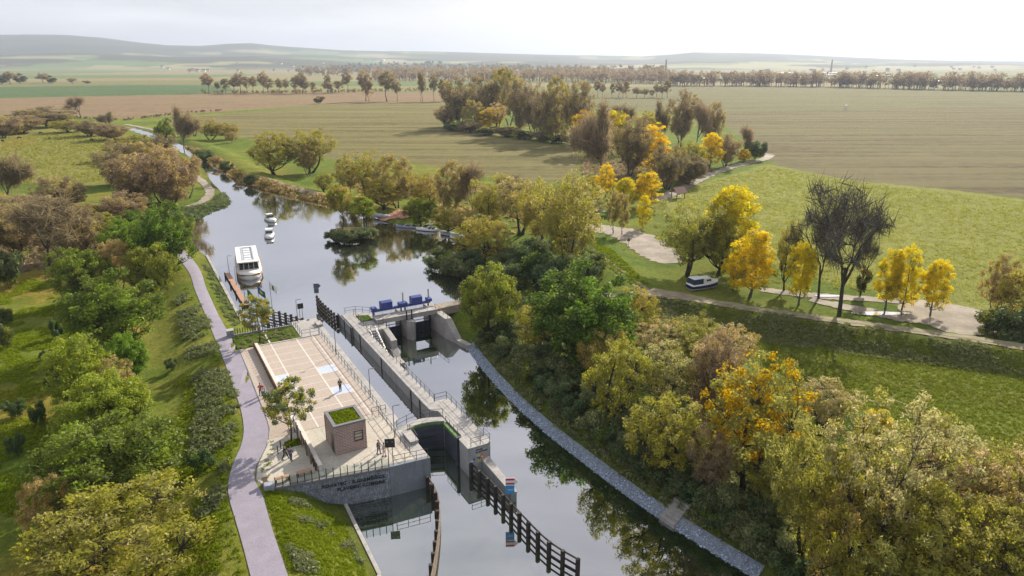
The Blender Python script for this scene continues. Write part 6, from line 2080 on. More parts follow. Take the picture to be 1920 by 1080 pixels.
# bollards in front of the tree square
for s, t, lb in ((-8.4, -13.5, 'thin dark bollard left of the tree square'), (-9.4, -13.0, 'thin dark bollard nearest the tree square'), (-4.1, -10.75, 'thin dark post left of the front end of the screen wall'), (-3.3, -10.75, 'thin dark post at the front end of the screen wall')):
    o = MB().lbox(s - .05, s + .05, t - .05, t + .05, 0, 1.0).build('bollard', 'black_metal'); o2 = o
    tag(o, lb, 'bollard', 'thin dark bollards')

# benches and bin at the front
for (xa, ya, xb, yb, lb) in ((516, 901, 544, 893, 'left wooden bench behind the glass railing'), (557, 889, 586, 881, 'right wooden bench behind the glass railing')):
    a, b = U(xa, ya, 0.45)[:2], U(xb, yb, 0.45)[:2]
    d = (b - a) / np.linalg.norm(b - a); n_ = np.array([-d[1], d[0]])
    bn = wempty('bench', (*(a + b) / 2, 0)); tag(bn, lb, 'bench', 'plaza benches')
    for k in range(4):
        MB().beam((*(a + n_ * (0.06 + k * 0.13)), 0.45), (*(b + n_ * (0.06 + k * 0.13)), 0.45), 0.11, 0.05).build('seat_slat', 'wood_seat', bn)
    for q in (a + d * 0.12, b - d * 0.12):
        MB().beam((*q, 0.21), (*(q + n_ * 0.5), 0.21), 0.06, 0.42).build('leg', 'black_metal', bn)
q = U(498, 908, 0)
bi = empty('litter_bin', q, LANG); tag(bi, 'brown litter bin with grey lid at the front corner of the plaza', 'bin')
MB().box(-.2, .2, -.2, .2, 0.03, 0.85).build('body', 'wood_seat', bi, bevel=0.02); MB().box(-.24, .24, -.24, .24, 0.85, 0.98).build('lid', 'grey_cap', bi, bevel=0.02); MB().box(-.16, .16, -.16, .16, 0, 0.03).build('foot', 'black_metal', bi)

# stone pillar and pickets behind the square lawn
pi_ = wempty('stone_pillar', L(-46.4, -13.0, 0)); tag(pi_, 'squat grey stone pillar with pale cap beside the path', 'pillar')
MB().lbox(-46.9, -45.9, -13.5, -12.5, -1.5, 0.95).build('body', 'stone', pi_, bevel=0.04); MB().lbox(-46.95, -45.85, -13.55, -12.45, 0.95, 1.08).build('cap', 'concrete', pi_, bevel=0.02)
pk = wempty('picket_fence', L(-46.4, -8, 0)); tag(pk, 'dark upright pickets on a low wall behind the square lawn', 'fence')
MB().lbox(-46.55, -46.25, -12.48, -3.7, -1.8, 0.18).build('low_wall', 'concrete', pk, bevel=0.02)
pm = MB().box(-.025, .025, -.05, .05, 0, 0.95).mesh('picket'); pm.materials.append(MATS['black_metal'])
for k in range(24):
    o = link('picket', pm, None, pk); o.location = L(-46.4, -12.3 + k * 0.37, 0.18); o.rotation_euler = (0, 0, LANG)


# ------------------------------------------------------------------ lamps, signs, flags
def lamp(base, h, label, arm_dir, group='slim lamp posts'):
    o = wempty('lamp_post', base); tag(o, label, 'lamp post', group)
    b = np.array(base, float)
    MB().tube([b, b + [0, 0, h]], [0.055, 0.035], 6).build('post', 'rail_metal', o)
    e = b + np.array([arm_dir[0] * 0.75, arm_dir[1] * 0.75, h - 0.02])
    MB().tube([b + [0, 0, h - 0.1], b + [arm_dir[0] * .2, arm_dir[1] * .2, h + 0.02], e], 0.03, 5).build('arm', 'rail_metal', o)
    MB().beam(e - np.array([arm_dir[0] * .35, arm_dir[1] * .35, 0]), e + np.array([arm_dir[0] * .12, arm_dir[1] * .12, 0]), 0.16, 0.07).build('lamp_head', 'grey_cap', o)
    return o


for (s, t, lb) in ((-31.4, -0.75, 'rear lamp post on the left lock wall'), (-16.2, -0.65, 'middle lamp post beside the standing person in dark clothes'), (-5.6, -1.35, 'front lamp post beside the black signal board'), (-47.2, -2.6, 'lamp post at the upper lock head')):
    lamp(L(s, t, 0.012), 3.9, lb, LN * 0.9)


def signal_board(base, w_, h_, z0, face, label):
    o = wempty('signal_board', base); tag(o, label, 'signal', 'black signal boards')
    b = np.array(base, float); f = np.array([*face, 0.0]); f /= np.linalg.norm(f); r = np.array([-f[1], f[0], 0])
    for k in (-0.22, 0.22):
        MB().tube([b + r * k, b + r * k + [0, 0, z0 + 0.2]], 0.04, 6).build('post', 'rail_metal', o)
    MB().beam(b - r * w_ / 2 + [0, 0, z0 + h_ / 2], b + r * w_ / 2 + [0, 0, z0 + h_ / 2], 0.08, h_).build('board', 'black_metal', o)
    for k in (-1, 1):
        c_ = b + r * k * w_ * 0.25 + f * 0.041 + [0, 0, z0 + h_ * 0.68]
        MB().tube([c_, c_ + f * 0.03], 0.08, 8).build('lens', 'shade_grey', o)
    return o


signal_board(U(733, 866, 0.0), 1.05, 1.0, 1.75, (0.1, -1), 'black signal board on two posts at the front of the lock')
signal_board(L(-49.2, -1.6, -1.0), 0.95, 0.9, 2.6, (-LD[0], -LD[1]), 'black signal board at the upstream lock entrance')


def arrow_sign(base, h, label, face, colours, grp):
    o = wempty('arrow_sign', base); tag(o, label, 'sign', grp)
    b = np.array(base, float); f = np.array([*face, 0.0]); f /= np.linalg.norm(f); r = np.array([-f[1], f[0], 0])
    up = np.array([0, 0, 1.0])
    MB().tube([b, b + up * h], 0.04, 6).build('pole', 'rail_metal', o)

    def plate(pts, off, th, mat, name, par):
        pts = [b + f * off + r * u + up * (h + v) for u, v in pts]
        n = len(pts); m3 = MB()
        vs = [p - f * th for p in pts] + pts
        m3.add(vs, [tuple(range(n - 1, -1, -1)), tuple(range(n, 2 * n))] + [(i, (i + 1) % n, n + (i + 1) % n, n + i) for i in range(n)])
        return m3.build(name, mat, par)
    pent = [(-0.45, 0.0), (0.45, 0.0), (0.85, 0.42), (0.45, 0.84), (-0.45, 0.84)]
    pp = plate(pent, 0.07, 0.03, colours[0], 'arrow_plate', o)
    if colours[1]:
        for v in (0.08, 0.56):
            plate([(-0.42, v), (0.45, v), (0.45, v + 0.2), (-0.42, v + 0.2)], 0.076, 0.004, colours[1], 'red_band', pp)
        plate([(-0.45, -1.0), (0.45, -1.0), (0.45, -0.02), (-0.45, -0.02)], 0.07, 0.03, colours[2], 'blue_plate', o)
        me = text_mesh('vjezd', 0.24, 0.004); me.transform(Matrix.Translation((0.30, 0, 0)))
        M = Matrix((Vector(r), Vector(up), Vector(f))).transposed().to_4x4(); M.translation = Vector(b + f * 0.078 + up * (h - 0.58)); me.transform(M)
        link('lettering', me, 'sign_white', o)
    else:
        plate([(-0.42, -0.95), (0.42, -0.95), (0.42, -0.03), (-0.42, -0.03)], 0.07, 0.03, colours[0], 'square_plate', o)
    return o


arrow_sign((*Lxy(8.5, 5.65), W2), 3.3, 'red and white arrow sign above a blue plate on the lower guide fence', (0.06, -1), ('sign_white', 'sign_red', 'sign_blue'), 'river signs')
arrow_sign((*Lxy(-59.8, 3.6), W1), 3.0, 'grey back of an arrow sign at the end of the upper guide fence', (0.15, -1), ('sign_back', None, None), 'river signs')


def flag(base, h, label, kind, seed):
    o = wempty('flagpole', base); tag(o, label, 'flag', 'flags on poles')
    b = np.array(base, float)
    MB().tube([b, b + [0, 0, h]], [0.06, 0.035], 6).build('pole', 'grey_cap', o)
    wind = np.array([0.80, -0.45, 0]); nrm = np.array([0.45, 0.8, 0])
    nx_, nz_ = 10, 6
    W_, H_ = 1.75, 1.15
    V = []
    for i in range(nx_ + 1):
        for j in range(nz_ + 1):
            u, v = i / nx_, j / nz_
            V.append(b + wind * W_ * u * 0.88 + nrm * 0.14 * math.sin(5.5 * u + seed + v) * u + np.array([0, 0, h - 0.15 - H_ * v - 0.75 * u ** 1.4]))
    idx = np.arange(len(V)).reshape(nx_ + 1, nz_ + 1)
    fs, mi = [], []
    for i in range(nx_):
        for j in range(nz_):
            fs.append((idx[i, j], idx[i + 1, j], idx[i + 1, j + 1], idx[i, j + 1]))
            u, v = (i + .5) / nx_ - .5, (j + .5) / nz_ - .5
            if kind == 'green': mi.append(1 if abs(v) < 0.09 and u > -0.2 else 0)
            elif kind == 'blue': mi.append(1 if (abs(u) + abs(v)) < 0.24 else (2 if abs(abs(u) - abs(v)) < 0.10 or u * v > 0.03 else 0))
            else: mi.append(1 if abs(u + .02) < 0.12 and abs(v) < 0.26 else 0)
    m3 = MB(); m3.add(V, fs); m3.m = mi
    mats = {'green': ['flag_green', 'flag_yellow'], 'blue': ['flag_green', 'flag_yellow', 'flag_blue'], 'white': ['sign_white', 'flag_black']}[kind]
    c_ = m3.build('cloth', mats, o, True)
    return o


for (x, y, yt, kind, lb, sd) in ((474, 626, 543, 'green', 'dark green flag, leftmost of the three flags', 0.5), (493, 621, 537, 'blue', 'green flag with blue and yellow shapes, middle of the three', 1.7), (515, 616, 529, 'white', 'white flag with a black mark, rightmost of the three', 2.6)):
    b = U(x, y, 0.0); flag((b[0], b[1], 0.0), px_height(b, y - yt), lb, kind, sd)


# ------------------------------------------------------------------ boats
def hull_mesh(Ln, Wd, zk, zd, bow=0.35, n=12, stern=0.85, flare=0.75, sheer=0.15, zc=None):
    """stations from stern (x=-L/2) to bow (x=+L/2): keel, chine, gunwale"""
    V, fs = [], []
    for i in range(n + 1):
        u = i / n
        x = -Ln / 2 + Ln * u
        if u > 1 - bow:
            k = (u - (1 - bow)) / bow
            wd = math.sqrt(max(0.0, 1 - k ** 2.2))
        else:
            wd = stern + (1 - stern) * min(1, u / 0.3)
        wd = max(wd, 0.02) * Wd / 2
        zg = zd + sheer * max(0, u - 0.5) * 2
        xo = 0.12 * Ln * max(0, u - 0.85)
        V += [(x + xo, -wd, zg), (x, -wd * flare, zk * 0.35 if zc is None else zc), (x - xo, 0, zk), (x, wd * flare, zk * 0.35 if zc is None else zc), (x + xo, wd, zg)]
    for i in range(n):
        for j in range(4):
            a = i * 5 + j
            fs.append((a, a + 1, a + 6, a + 5))
        fs.append((i * 5 + 4, i * 5, i * 5 + 5, i * 5 + 9))
    fs.append((0, 4, 3, 2, 1))
    e = n * 5
    fs.append((e, e + 1, e + 2, e + 3, e + 4))
    return MB().add(V, fs)


def taper_box(m3, x0, x1, w0, w1, z0, z1, dx0=0.0, dx1=0.0, inset=0.0, mi=0):
    vs = [(x0, -w0, z0), (x1, -w1, z0), (x1, w1, z0), (x0, w0, z0), (x0 + dx0, -w0 + inset, z1), (x1 - dx1, -w1 + inset, z1), (x1 - dx1, w1 - inset, z1), (x0 + dx0, w0 - inset, z1)]
    return m3.add(vs, [(3, 2, 1, 0), (4, 5, 6, 7), (0, 1, 5, 4), (1, 2, 6, 5), (2, 3, 7, 6), (3, 0, 4, 7)], mi)


# tour boat
a, b = U(470, 524, W1), U(463, 486, W1)
dv = a - b; ang = math.atan2(dv[1], dv[0])
TL = float(np.linalg.norm(dv[:2])) + 1.5
TW = px_width(a, 48) * 0.95
tbt = empty('tour_boat', ((a[0] + b[0]) / 2 , (a[1] + b[1]) / 2, W1), ang); tag(tbt, 'white glazed passenger boat moored by the timber pontoon', 'boat')
hull_mesh(TL, TW, -0.6, 1.0, 0.22, 14, 0.9, 0.86, 0.25).build('hull', 'white_paint', tbt, True)
m3 = hull_mesh(TL + 0.2, TW + 0.22, 0.78, 0.97, 0.22, 14, 0.9, 0.995, 0.25, 0.76); m3.build('rubbing_strake', 'tan_wood', tbt)
m3 = MB(); taper_box(m3, -TL * 0.46, TL * 0.30, TW * 0.43, TW * 0.40, 1.0, 1.35); m3.build('cabin_base', 'cream_paint', tbt)
m3 = MB(); taper_box(m3, -TL * 0.455, TL * 0.295, TW * 0.425, TW * 0.395, 1.35, 2.75, 0.05, 0.75, 0.12); m3.build('glazing', 'glass_tint', tbt)
m3 = MB(); taper_box(m3, -TL * 0.35, TL * 0.10, TW * 0.30, TW * 0.30, 1.36, 1.8); m3.build('seating', 'cream_paint', tbt)
for k in range(7):
    x = -TL * 0.455 + k * TL * 0.105
    for sd in (-1, 1):
        MB().beam((x, sd * TW * 0.428, 1.35), (x, sd * (TW * 0.428 - 0.12), 2.76), 0.1, 0.1).build('mullion', 'white_paint', tbt)
for yy in (-0.39, -0.2, 0, 0.2, 0.39):
    MB().beam((TL * 0.298, yy * TW, 1.35), (TL * 0.298 - 0.76, yy * TW * 0.94, 2.76), 0.07, 0.07).build('windscreen_bar', 'white_paint', tbt)
rf_ = MB()
for yy in (-1, 1):
    rf_.box(-TL * 0.48, TL * 0.27, min(yy * TW * 0.20, yy * TW * 0.44), max(yy * TW * 0.20, yy * TW * 0.44), 2.76, 2.90)
rf_.box(TL * 0.20, TL * 0.285, -TW * 0.2, TW * 0.2, 2.76, 2.90); rf_.box(-TL * 0.48, -TL * 0.43, -TW * 0.2, TW * 0.2, 2.76, 2.90)
ro = rf_.build('roof', 'white_paint', tbt)
for yy in (-1, 1):
    MB().box(-TL * 0.44, TL * 0.21, min(yy * TW * 0.205, yy * TW * 0.25), max(yy * TW * 0.205, yy * TW * 0.25), 2.9, 2.93).build('roof_trim', 'hull_grey', ro)
MB().box(-TL * 0.43, TL * 0.20, -TW * 0.2, TW * 0.2, 2.70, 2.78).build('roof_well', 'hull_grey', ro)
for k in range(5):
    x = -TL * 0.36 + k * TL * 0.115
    MB().box(x, x + TL * 0.07, -TW * 0.13, TW * 0.13, 2.78, 2.86).build('skylight', 'white_paint', ro)
MB().box(TL * 0.27, TL * 0.305, -TW * 0.43, TW * 0.43, 2.80, 2.97).build('roof_visor', 'cream_paint', tbt)
# pontoon
pa, pb = U(426, 512, W1 + 0.5), U(462, 572, W1 + 0.5)
po = wempty('pontoon', ((pa + pb) / 2)); tag(po, 'brown timber mooring pontoon left of the passenger boat', 'pontoon')
dd = (pb - pa)[:2]; ln_ = float(np.linalg.norm(dd)); dd /= ln_; nn = np.array([-dd[1], dd[0]])
n = int(ln_ / 1.6)
for k in range(n):
    q0, q1 = pa[:2] + dd * ln_ * k / n, pa[:2] + dd * (ln_ * (k + 1) / n - 0.04)
    MB().beam((*q0, W1 + 0.5), (*q1, W1 + 0.5), 0.95, 0.1).build('deck_board', 'wood_seat', po)
MB().beam((*(pa[:2]), W1 + 0.2), (*(pb[:2]), W1 + 0.2), 1.0, 0.5).build('float', 'timber_dark', po)
for k in range(4):
    q = pa[:2] + dd * ln_ * (0.05 + 0.3 * k) - nn * 0.6
    MB().tube([(*q, W1 - 2), (*q, W1 + 1.0)], 0.12, 6).build('pile', 'timber_dark', po)
for k, (f_, lb) in enumerate(((0.02, 'far lamp post on the timber pontoon'), (0.42, 'middle lamp post on the timber pontoon'), (0.85, 'near lamp post on the timber pontoon'))):
    q = pa[:2] + dd * ln_ * f_ + nn * 0.35
    lamp((*q, W1 + 0.55), 3.7, lb, (0.9, 0.2), 'pontoon lamp posts')


def small_boat(x, y, Ln, Wd, ang, label, mat='white_paint', canopy=None, cover=None, z=W1, lift=0.0, low='navy_paint', canvas=False):
    b = U(x, y, z)
    o = empty('motor_boat' if canopy else 'rowing_boat', (b[0], b[1], z + lift), ang); tag(o, label, 'boat', 'small boats')
    hull_mesh(Ln, Wd, -0.3, 0.55, 0.45, 12, 0.85, 0.8, 0.2).build('hull', mat, o, True)
    m3 = hull_mesh(Ln * 0.99, Wd * 0.97, -0.34, 0.12, 0.45, 12, 0.85, 0.86, 0.0); m3.build('lower_hull', low, o)
    if canopy:
        m3 = MB(); taper_box(m3, -Ln * 0.12, Ln * 0.22, Wd * 0.36, Wd * 0.26, 0.55, 1.0, 0, Ln * 0.1, 0.08); m3.build('cuddy', 'white_paint', o)
        m3 = MB(); taper_box(m3, -Ln * 0.05, Ln * 0.12, Wd * 0.36, Wd * 0.3, 1.0, 1.5, 0, Ln * 0.08, 0.06); m3.build('windscreen', 'glass_tint', o)
        m3 = MB().box(-Ln * 0.32, -Ln * 0.02, -Wd * 0.36, Wd * 0.36, 1.78, 1.86); m3.build('canopy', 'white_paint', o, bevel=0.03)
        for xx in (-0.3, -0.04):
            for yy in (-0.34, 0.34):
                MB().tube([(Ln * xx, Wd * yy, 0.5), (Ln * xx, Wd * yy, 1.8)], 0.03, 5).build('canopy_post', 'steel', o)
        for xx in (-0.36, -0.2):
            MB().box(Ln * xx, Ln * xx + 0.45, -Wd * 0.3, Wd * 0.3, 0.5, 0.85).build('seat', 'navy_cloth', o)
    else:
        m3 = hull_mesh(Ln * 0.86, Wd * 0.8, 0.5, 0.60, 0.45, 12, 0.85, 1.0, 0.2, 0.52); m3.build('inside', cover or 'hull_grey', o)
        for xx in (-0.25, 0.05):
            MB().box(Ln * xx, Ln * xx + 0.3, -Wd * 0.4, Wd * 0.4, 0.58, 0.68).build('thwart', 'cream_paint', o)
    return o


small_boat(505, 444, 6.0, 2.5, ang - 0.1, 'nearer small white motor boat with dark windscreen on the basin', canopy=True)
small_boat(508, 414, 5.4, 2.5, ang + 0.25, 'farther small white motor boat with sunshade on the basin', canopy=True, low='hull_grey')
small_boat(763, 426, 6.2, 2.0, 2.9, 'grey rowing boat, leftmost of the boats moored at the far bank', 'hull_grey', low='hull_grey', cover='navy_cloth')
small_boat(800, 432, 6.0, 2.3, 2.85, 'white motor boat with dark hull moored at the far bank', canopy=True)
small_boat(842, 441, 5.0, 2.0, 2.7, 'grey blue boat half hidden by leaves at the far bank', 'hull_grey', cover='hull_grey', low='timber_dark')
small_boat(862, 448, 5.4, 1.9, 2.75, 'low white boat, rightmost of the boats at the far bank', 'white_paint', low='timber_dark')
b = G(716, 407)
small_boat(716, 406, 5.6, 1.9, 2.75, 'pale boat lying on the slope beside the red sand', 'hull_grey', z=float(b[2]) + 0.3, low='hull_grey')
# cabin cruiser on land
b = G(1318, 541)
cb = empty('cabin_cruiser', (b[0], b[1], b[2] + 0.35), 0.42); tag(cb, 'blue and white cabin boat parked on the grass under the trees', 'boat')
CL, CW = px_width(b, 64), 2.5
hull_mesh(CL, CW, -0.3, 1.0, 0.4, 14, 0.9, 0.8, 0.25).build('hull', 'white_paint', cb, True)
hull_mesh(CL * 1.004, CW * 1.02, 0.05, 0.72, 0.4, 14, 0.9, 0.95, 0.2, 0.2).build('blue_band', 'navy_paint', cb)
m3 = MB(); taper_box(m3, -CL * 0.12, CL * 0.24, CW * 0.42, CW * 0.34, 1.0, 2.0, 0, 0.5, 0.14); c1_ = m3.build('cabin', 'white_paint', cb, bevel=0.06)
for xx in (0.0, 0.09):
    for sd in (-1, 1):
        MB().beam((CL * xx, sd * (CW * 0.40 - 0.05 - xx * 0.5), 1.52), (CL * xx + 0.42, sd * (CW * 0.385 - 0.05 - xx * 0.5), 1.52), 0.07, 0.34).build('window', 'window_dark', c1_)
m3 = MB(); taper_box(m3, -CL * 0.47, -CL * 0.125, CW * 0.43, CW * 0.42, 1.0, 2.0, 0.1, 0, 0.1); m3.build('cockpit_canvas', 'navy_cloth', cb)
MB().box(-CL * 0.46, -CL * 0.11, -CW * 0.4, CW * 0.4, 2.0, 2.1).build('hardtop', 'white_paint', cb, bevel=0.03)
m3 = MB(); taper_box(m3, CL * 0.2, CL * 0.40, CW * 0.34, CW * 0.14, 1.05, 1.35, 0, 0.3, 0.1); m3.build('foredeck', 'white_paint', cb)
for xx in (-0.3, 0.2):
    MB().box(CL * xx - .15, CL * xx + .15, -0.8, 0.8, -0.5, -0.1).build('chock', 'timber_dark', cb)

# ------------------------------------------------------------------ shelter, canopy, sign board, hide, animals
b = G(1271, 372)
sh = empty('picnic_shelter', b, 0.5); tag(sh, 'open picnic shelter with brown pitched roof beside the gravel road', 'shelter')
for xx in (-1.6, 1.6):
    for yy in (-1.3, 1.3):
        MB().box(xx - .1, xx + .1, yy - .1, yy + .1, -0.1, 2.1).build('post', 'wood_fin', sh)
V = [(-2.2, -1.9, 1.9), (2.2, -1.9, 1.9), (2.2, 0, 3.5), (-2.2, 0, 3.5), (-2.2, 1.9, 1.9), (2.2, 1.9, 1.9)]
for ids in ((0, 1, 2, 3), (3, 2, 5, 4)):
    p4 = [np.array(V[i]) for i in ids]
    m3 = MB(); m3.add([tuple(p) for p in p4] + [tuple(p + [0, 0, 0.1]) for p in p4], [(3, 2, 1, 0), (4, 5, 6, 7), (0, 1, 5, 4), (1, 2, 6, 5), (2, 3, 7, 6), (3, 0, 4, 7)])
    m3.build('roof_slope', 'roof_brown', sh)
MB().box(-1.2, 1.2, -0.4, 0.4, 0.7, 0.78).build('table', 'cream_paint', sh)
for yy in (-0.9, 0.7):
    MB().box(-1.2, 1.2, yy, yy + 0.25, 0.42, 0.48).build('seat', 'cream_paint', sh)
b = G(1128, 408)
cn = empty('tarpaulin', b, 0.2); tag(cn, 'small arched blue tarpaulin shelter beside the car park', 'shelter')
V, fs = [], []
for i in range(9):
    a_ = math.pi * i / 8
    for yy in (-1.3, 1.3):
        V.append((1.5 * math.cos(a_), yy, 0.9 + 1.1 * math.sin(a_)))
for i in range(8):
    fs.append((2 * i, 2 * i + 1, 2 * i + 3, 2 * i + 2))
MB().add(V, fs).build('sheet', 'navy_paint', cn, True)
for xx in (-1.48, 1.48):
    for yy in (-1.25, 1.25):
        MB().tube([(xx, yy, -0.1), (xx, yy, 1.0)], 0.04, 5).build('pole', 'steel', cn)
b = G(1178, 464)
nb_ = empty('notice_board', b, 0.1); tag(nb_, 'small notice board on a post in front of the car park', 'sign')
MB().tube([(0, 0, -0.1), (0, 0, 1.7)], 0.06, 6).build('post', 'steel', nb_); MB().box(-.3, .3, -.04, .04, 1.5, 2.0).build('dark_panel', 'black_metal', nb_); MB().box(-.3, .3, -.05, .05, 2.0, 2.4).build('roof_panel', 'concrete', nb_)
b = G(1585, 207)
hd = empty('hunting_hide', b, 0.3); tag(hd, 'tiny pale raised hide standing alone in the ploughed field', 'hide')
for xx in (-.8, .8):
    for yy in (-.8, .8):
        MB().tube([(xx * 1.2, yy * 1.2, -.1), (xx, yy, 2.2)], 0.1, 5).build('leg', 'timber_weathered', hd)
MB().box(-1.1, 1.1, -1.1, 1.1, 2.2, 4.2).build('cabin', 'wall_white', hd)
m3 = MB(); taper_box(m3, -1.4, 1.4, 1.4, 1.4, 4.2, 4.8, 0.6, 0.6, 0.6); m3.build('roof', 'cream_paint', hd)
b = G(1050, 257)


def cow_mesh():
    me = bpy.data.meshes.new('cow')
    pts = [(-0.75, 0, 1.05), (-0.3, 0, 1.0), (0.3, 0, 1.0), (0.7, 0, 1.1), (1.05, 0, 0.75), (1.3, 0, 0.35),
           (-0.7, .25, .5), (-0.7, .25, 0), (-0.7, -.25, .5), (-0.7, -.25, 0), (0.6, .25, .5), (0.6, .25, 0), (0.6, -.25, .5), (0.6, -.25, 0), (-0.95, 0, .5)]
    ed = [(0, 1), (1, 2), (2, 3), (3, 4), (4, 5), (0, 6), (6, 7), (0, 8), (8, 9), (3, 10), (10, 11), (3, 12), (12, 13), (0, 14)]
    rad = [.38, .42, .42, .38, .2, .13, .13, .09, .13, .09, .13, .09, .13, .09, .05]
    return skin_mesh('cow', pts, ed, rad, 1)


def skin_mesh(name, pts, ed, rad, sub=1, root=0):
    me = bpy.data.meshes.new(name)
    me.from_pydata([tuple(map(float, p)) for p in pts], ed, [])
    ob = bpy.data.objects.new(name, me)
    COL.objects.link(ob)
    md = ob.modifiers.new('skin', 'SKIN')
    md.use_smooth_shade = True
    lay = me.skin_vertices[0].data
    for i, r in enumerate(rad):
        lay[i].radius = (r, r) if not isinstance(r, tuple) else r
        lay[i].use_root = (i == root)
    if sub:
        s2 = ob.modifiers.new('sub', 'SUBSURF'); s2.levels = sub; s2.render_levels = sub
    bpy.context.view_layer.update()
    out_ = bpy.data.meshes.new_from_object(ob.evaluated_get(bpy.context.evaluated_depsgraph_get()))
    bpy.data.objects.remove(ob)
    out_.name = name
    return out_


cwm = cow_mesh(); cwm.materials.append(MATS['cow'])
for (x, y, rz, lb) in ((76, 251, 0.4, 'dark grazing cow nearest the meadow rim'), (93, 261, 2.2, 'dark grazing cow in the middle of the far left meadow'), (36, 260, 1.0, 'dark grazing cow left of the others'), (172, 264, 0.2, 'dark grazing cow, rightmost on the far left meadow'), (6, 266, 2.8, 'dark grazing cow at the left picture edge')):
    o = link('cow', cwm); o.location = G(x, y); o.rotation_euler = (0, 0, rz); tag(o, lb, 'cow', 'grazing cows')


# ------------------------------------------------------------------ people
def person(loc, rz, label, top, bottom, hair='hair_dark', h=1.75, stride=0.18, arm=((0.25, 0.05), (-0.25, 0.05)), bend=(0.0, 0.0), shoes='cloth_black', skirt=False, bag=None, group='people on the plaza'):
    """arm: (forward swing, elbow bend) left/right; stride: half step length"""
    k = h / 1.75
    P = {'pel': (0, 0, .95), 'wai': (0, 0, 1.10), 'che': (0.01, 0, 1.32), 'nek': (0.02, 0, 1.49), 'hed': (0.035, 0, 1.60), 'crn': (0.03, 0, 1.69)}
    pts, ed, rad, nm = [], [], [], {}

    def add(n, p, r, par=None):
        nm[n] = len(pts); pts.append(tuple(q * k for q in p)); rad.append((r[0] * k, r[1] * k) if isinstance(r, tuple) else r * k)
        if par is not None: ed.append((nm[par], nm[n]))
    add('pel', P['pel'], (.135, .11)); add('wai', P['wai'], (.13, .10), 'pel'); add('che', P['che'], (.15, .11), 'wai'); add('nek', P['nek'], .055, 'che'); add('hed', P['hed'], (.078, .095), 'nek'); add('crn', P['crn'], (.06, .075), 'hed')
    add('nose', (0.125, 0, 1.60), .016, 'hed')
    for sd, (sw, eb) in zip((1, -1), arm):
        n = 'L' if sd > 0 else 'R'
        sh_ = (0.0, sd * .17, 1.42); el = (sw * .28, sd * .235, 1.14); wr_ = (el[0] + .10 + eb * .22, sd * (.235 - eb * .12), 0.90 + eb * .32)
        add('sh' + n, sh_, .062, 'che'); add('el' + n, el, .046, 'sh' + n); add('wr' + n, wr_, .032, 'el' + n)
        add('pa' + n, (wr_[0] + .03, wr_[1], wr_[2] - .075), .034, 'wr' + n)
        for f in range(4):
            add('f%d' % f + n, (wr_[0] + .01 + f * .02, wr_[1] + (f - 1.5) * .004, wr_[2] - .16 + abs(f - 1.3) * .012), .0095, 'pa' + n)
        add('th' + n, (wr_[0] + .085, wr_[1] - sd * .01, wr_[2] - .10), .0105, 'pa' + n)
        st_ = stride * (1 if sd > 0 else -1)
        add('hp' + n, (0, sd * .085, .90), .092, 'pel'); add('kn' + n, (st_ * .55 + .03, sd * .095, .50), .062, 'hp' + n); add('an' + n, (st_ - (.06 if st_ < 0 else 0), sd * .10, .09), .042, 'kn' + n); add('to' + n, (st_ + .13, sd * .115, .045), .04, 'an' + n)
    o = empty('person', loc, rz); tag(o, label, 'person', group)
    bm_ = skin_mesh('body', pts, ed, rad, 1); bm_.materials.append(MATS['skin']); link('body', bm_, None, o)

    def garment(name, names, grow, mat):
        id2 = {nm[q]: i for i, q in enumerate(names)}
        p2 = [pts[nm[q]] for q in names]
        e2 = [(id2[a], id2[b]) for a, b in ed if a in id2 and b in id2]
        r2 = [tuple(x + grow for x in rad[nm[q]]) if isinstance(rad[nm[q]], tuple) else rad[nm[q]] + grow for q in names]
        g = skin_mesh(name, p2, e2, r2, 1); g.materials.append(MATS[mat]); return link(name, g, None, o)
    garment('jacket', ['pel', 'wai', 'che', 'shL', 'elL', 'wrL', 'shR', 'elR', 'wrR'], 0.024, top)
    garment('trousers', ['pel', 'hpL', 'knL', 'anL', 'hpR', 'knR', 'anR'], 0.02, bottom)
    for n in 'LR':
        a_, b_ = np.array(pts[nm['an' + n]]), np.array(pts[nm['to' + n]])
        MB().tube([a_ * [1, 1, 0] + [-.05, 0, .055], b_ * [1, 1, 0] + [0.03, 0, .05]], [.055, .045], 7).build('shoe', shoes, o, True)
    hc = np.array(pts[nm['crn']])
    m3 = MB(); n1, n2 = 10, 5
    V = []; fs = []
    for i in range(n2 + 1):
        t_ = math.pi * 0.62 * i / n2
        for j in range(n1):
            p_ = 2 * math.pi * j / n1
            fwd = math.cos(p_)
            V.append((hc[0] - .018 + .098 * math.sin(t_) * fwd, hc[1] + .088 * math.sin(t_) * math.sin(p_), hc[2] - .03 + .105 * math.cos(t_) + (0.035 if fwd > .3 and i >= n2 - 1 else 0)))
    for i in range(n2):
        for j in range(n1):
            fs.append((i * n1 + j, (i + 1) * n1 + j, (i + 1) * n1 + (j + 1) % n1, i * n1 + (j + 1) % n1))
    m3.add(V, fs).build('hair', hair, o, True)
    for sd in (-1, 1):
        MB().tube([(hc[0] + .062, hc[1] + sd * .032, hc[2] - .085), (hc[0] + .072, hc[1] + sd * .032, hc[2] - .085)], .012, 6).build('eye', 'hair_dark', o)
    if bag:
        MB().box(-.26, -.13, -.13, .13, 1.08 * k, 1.42 * k).build('backpack', bag, o, bevel=0.04)
    return o


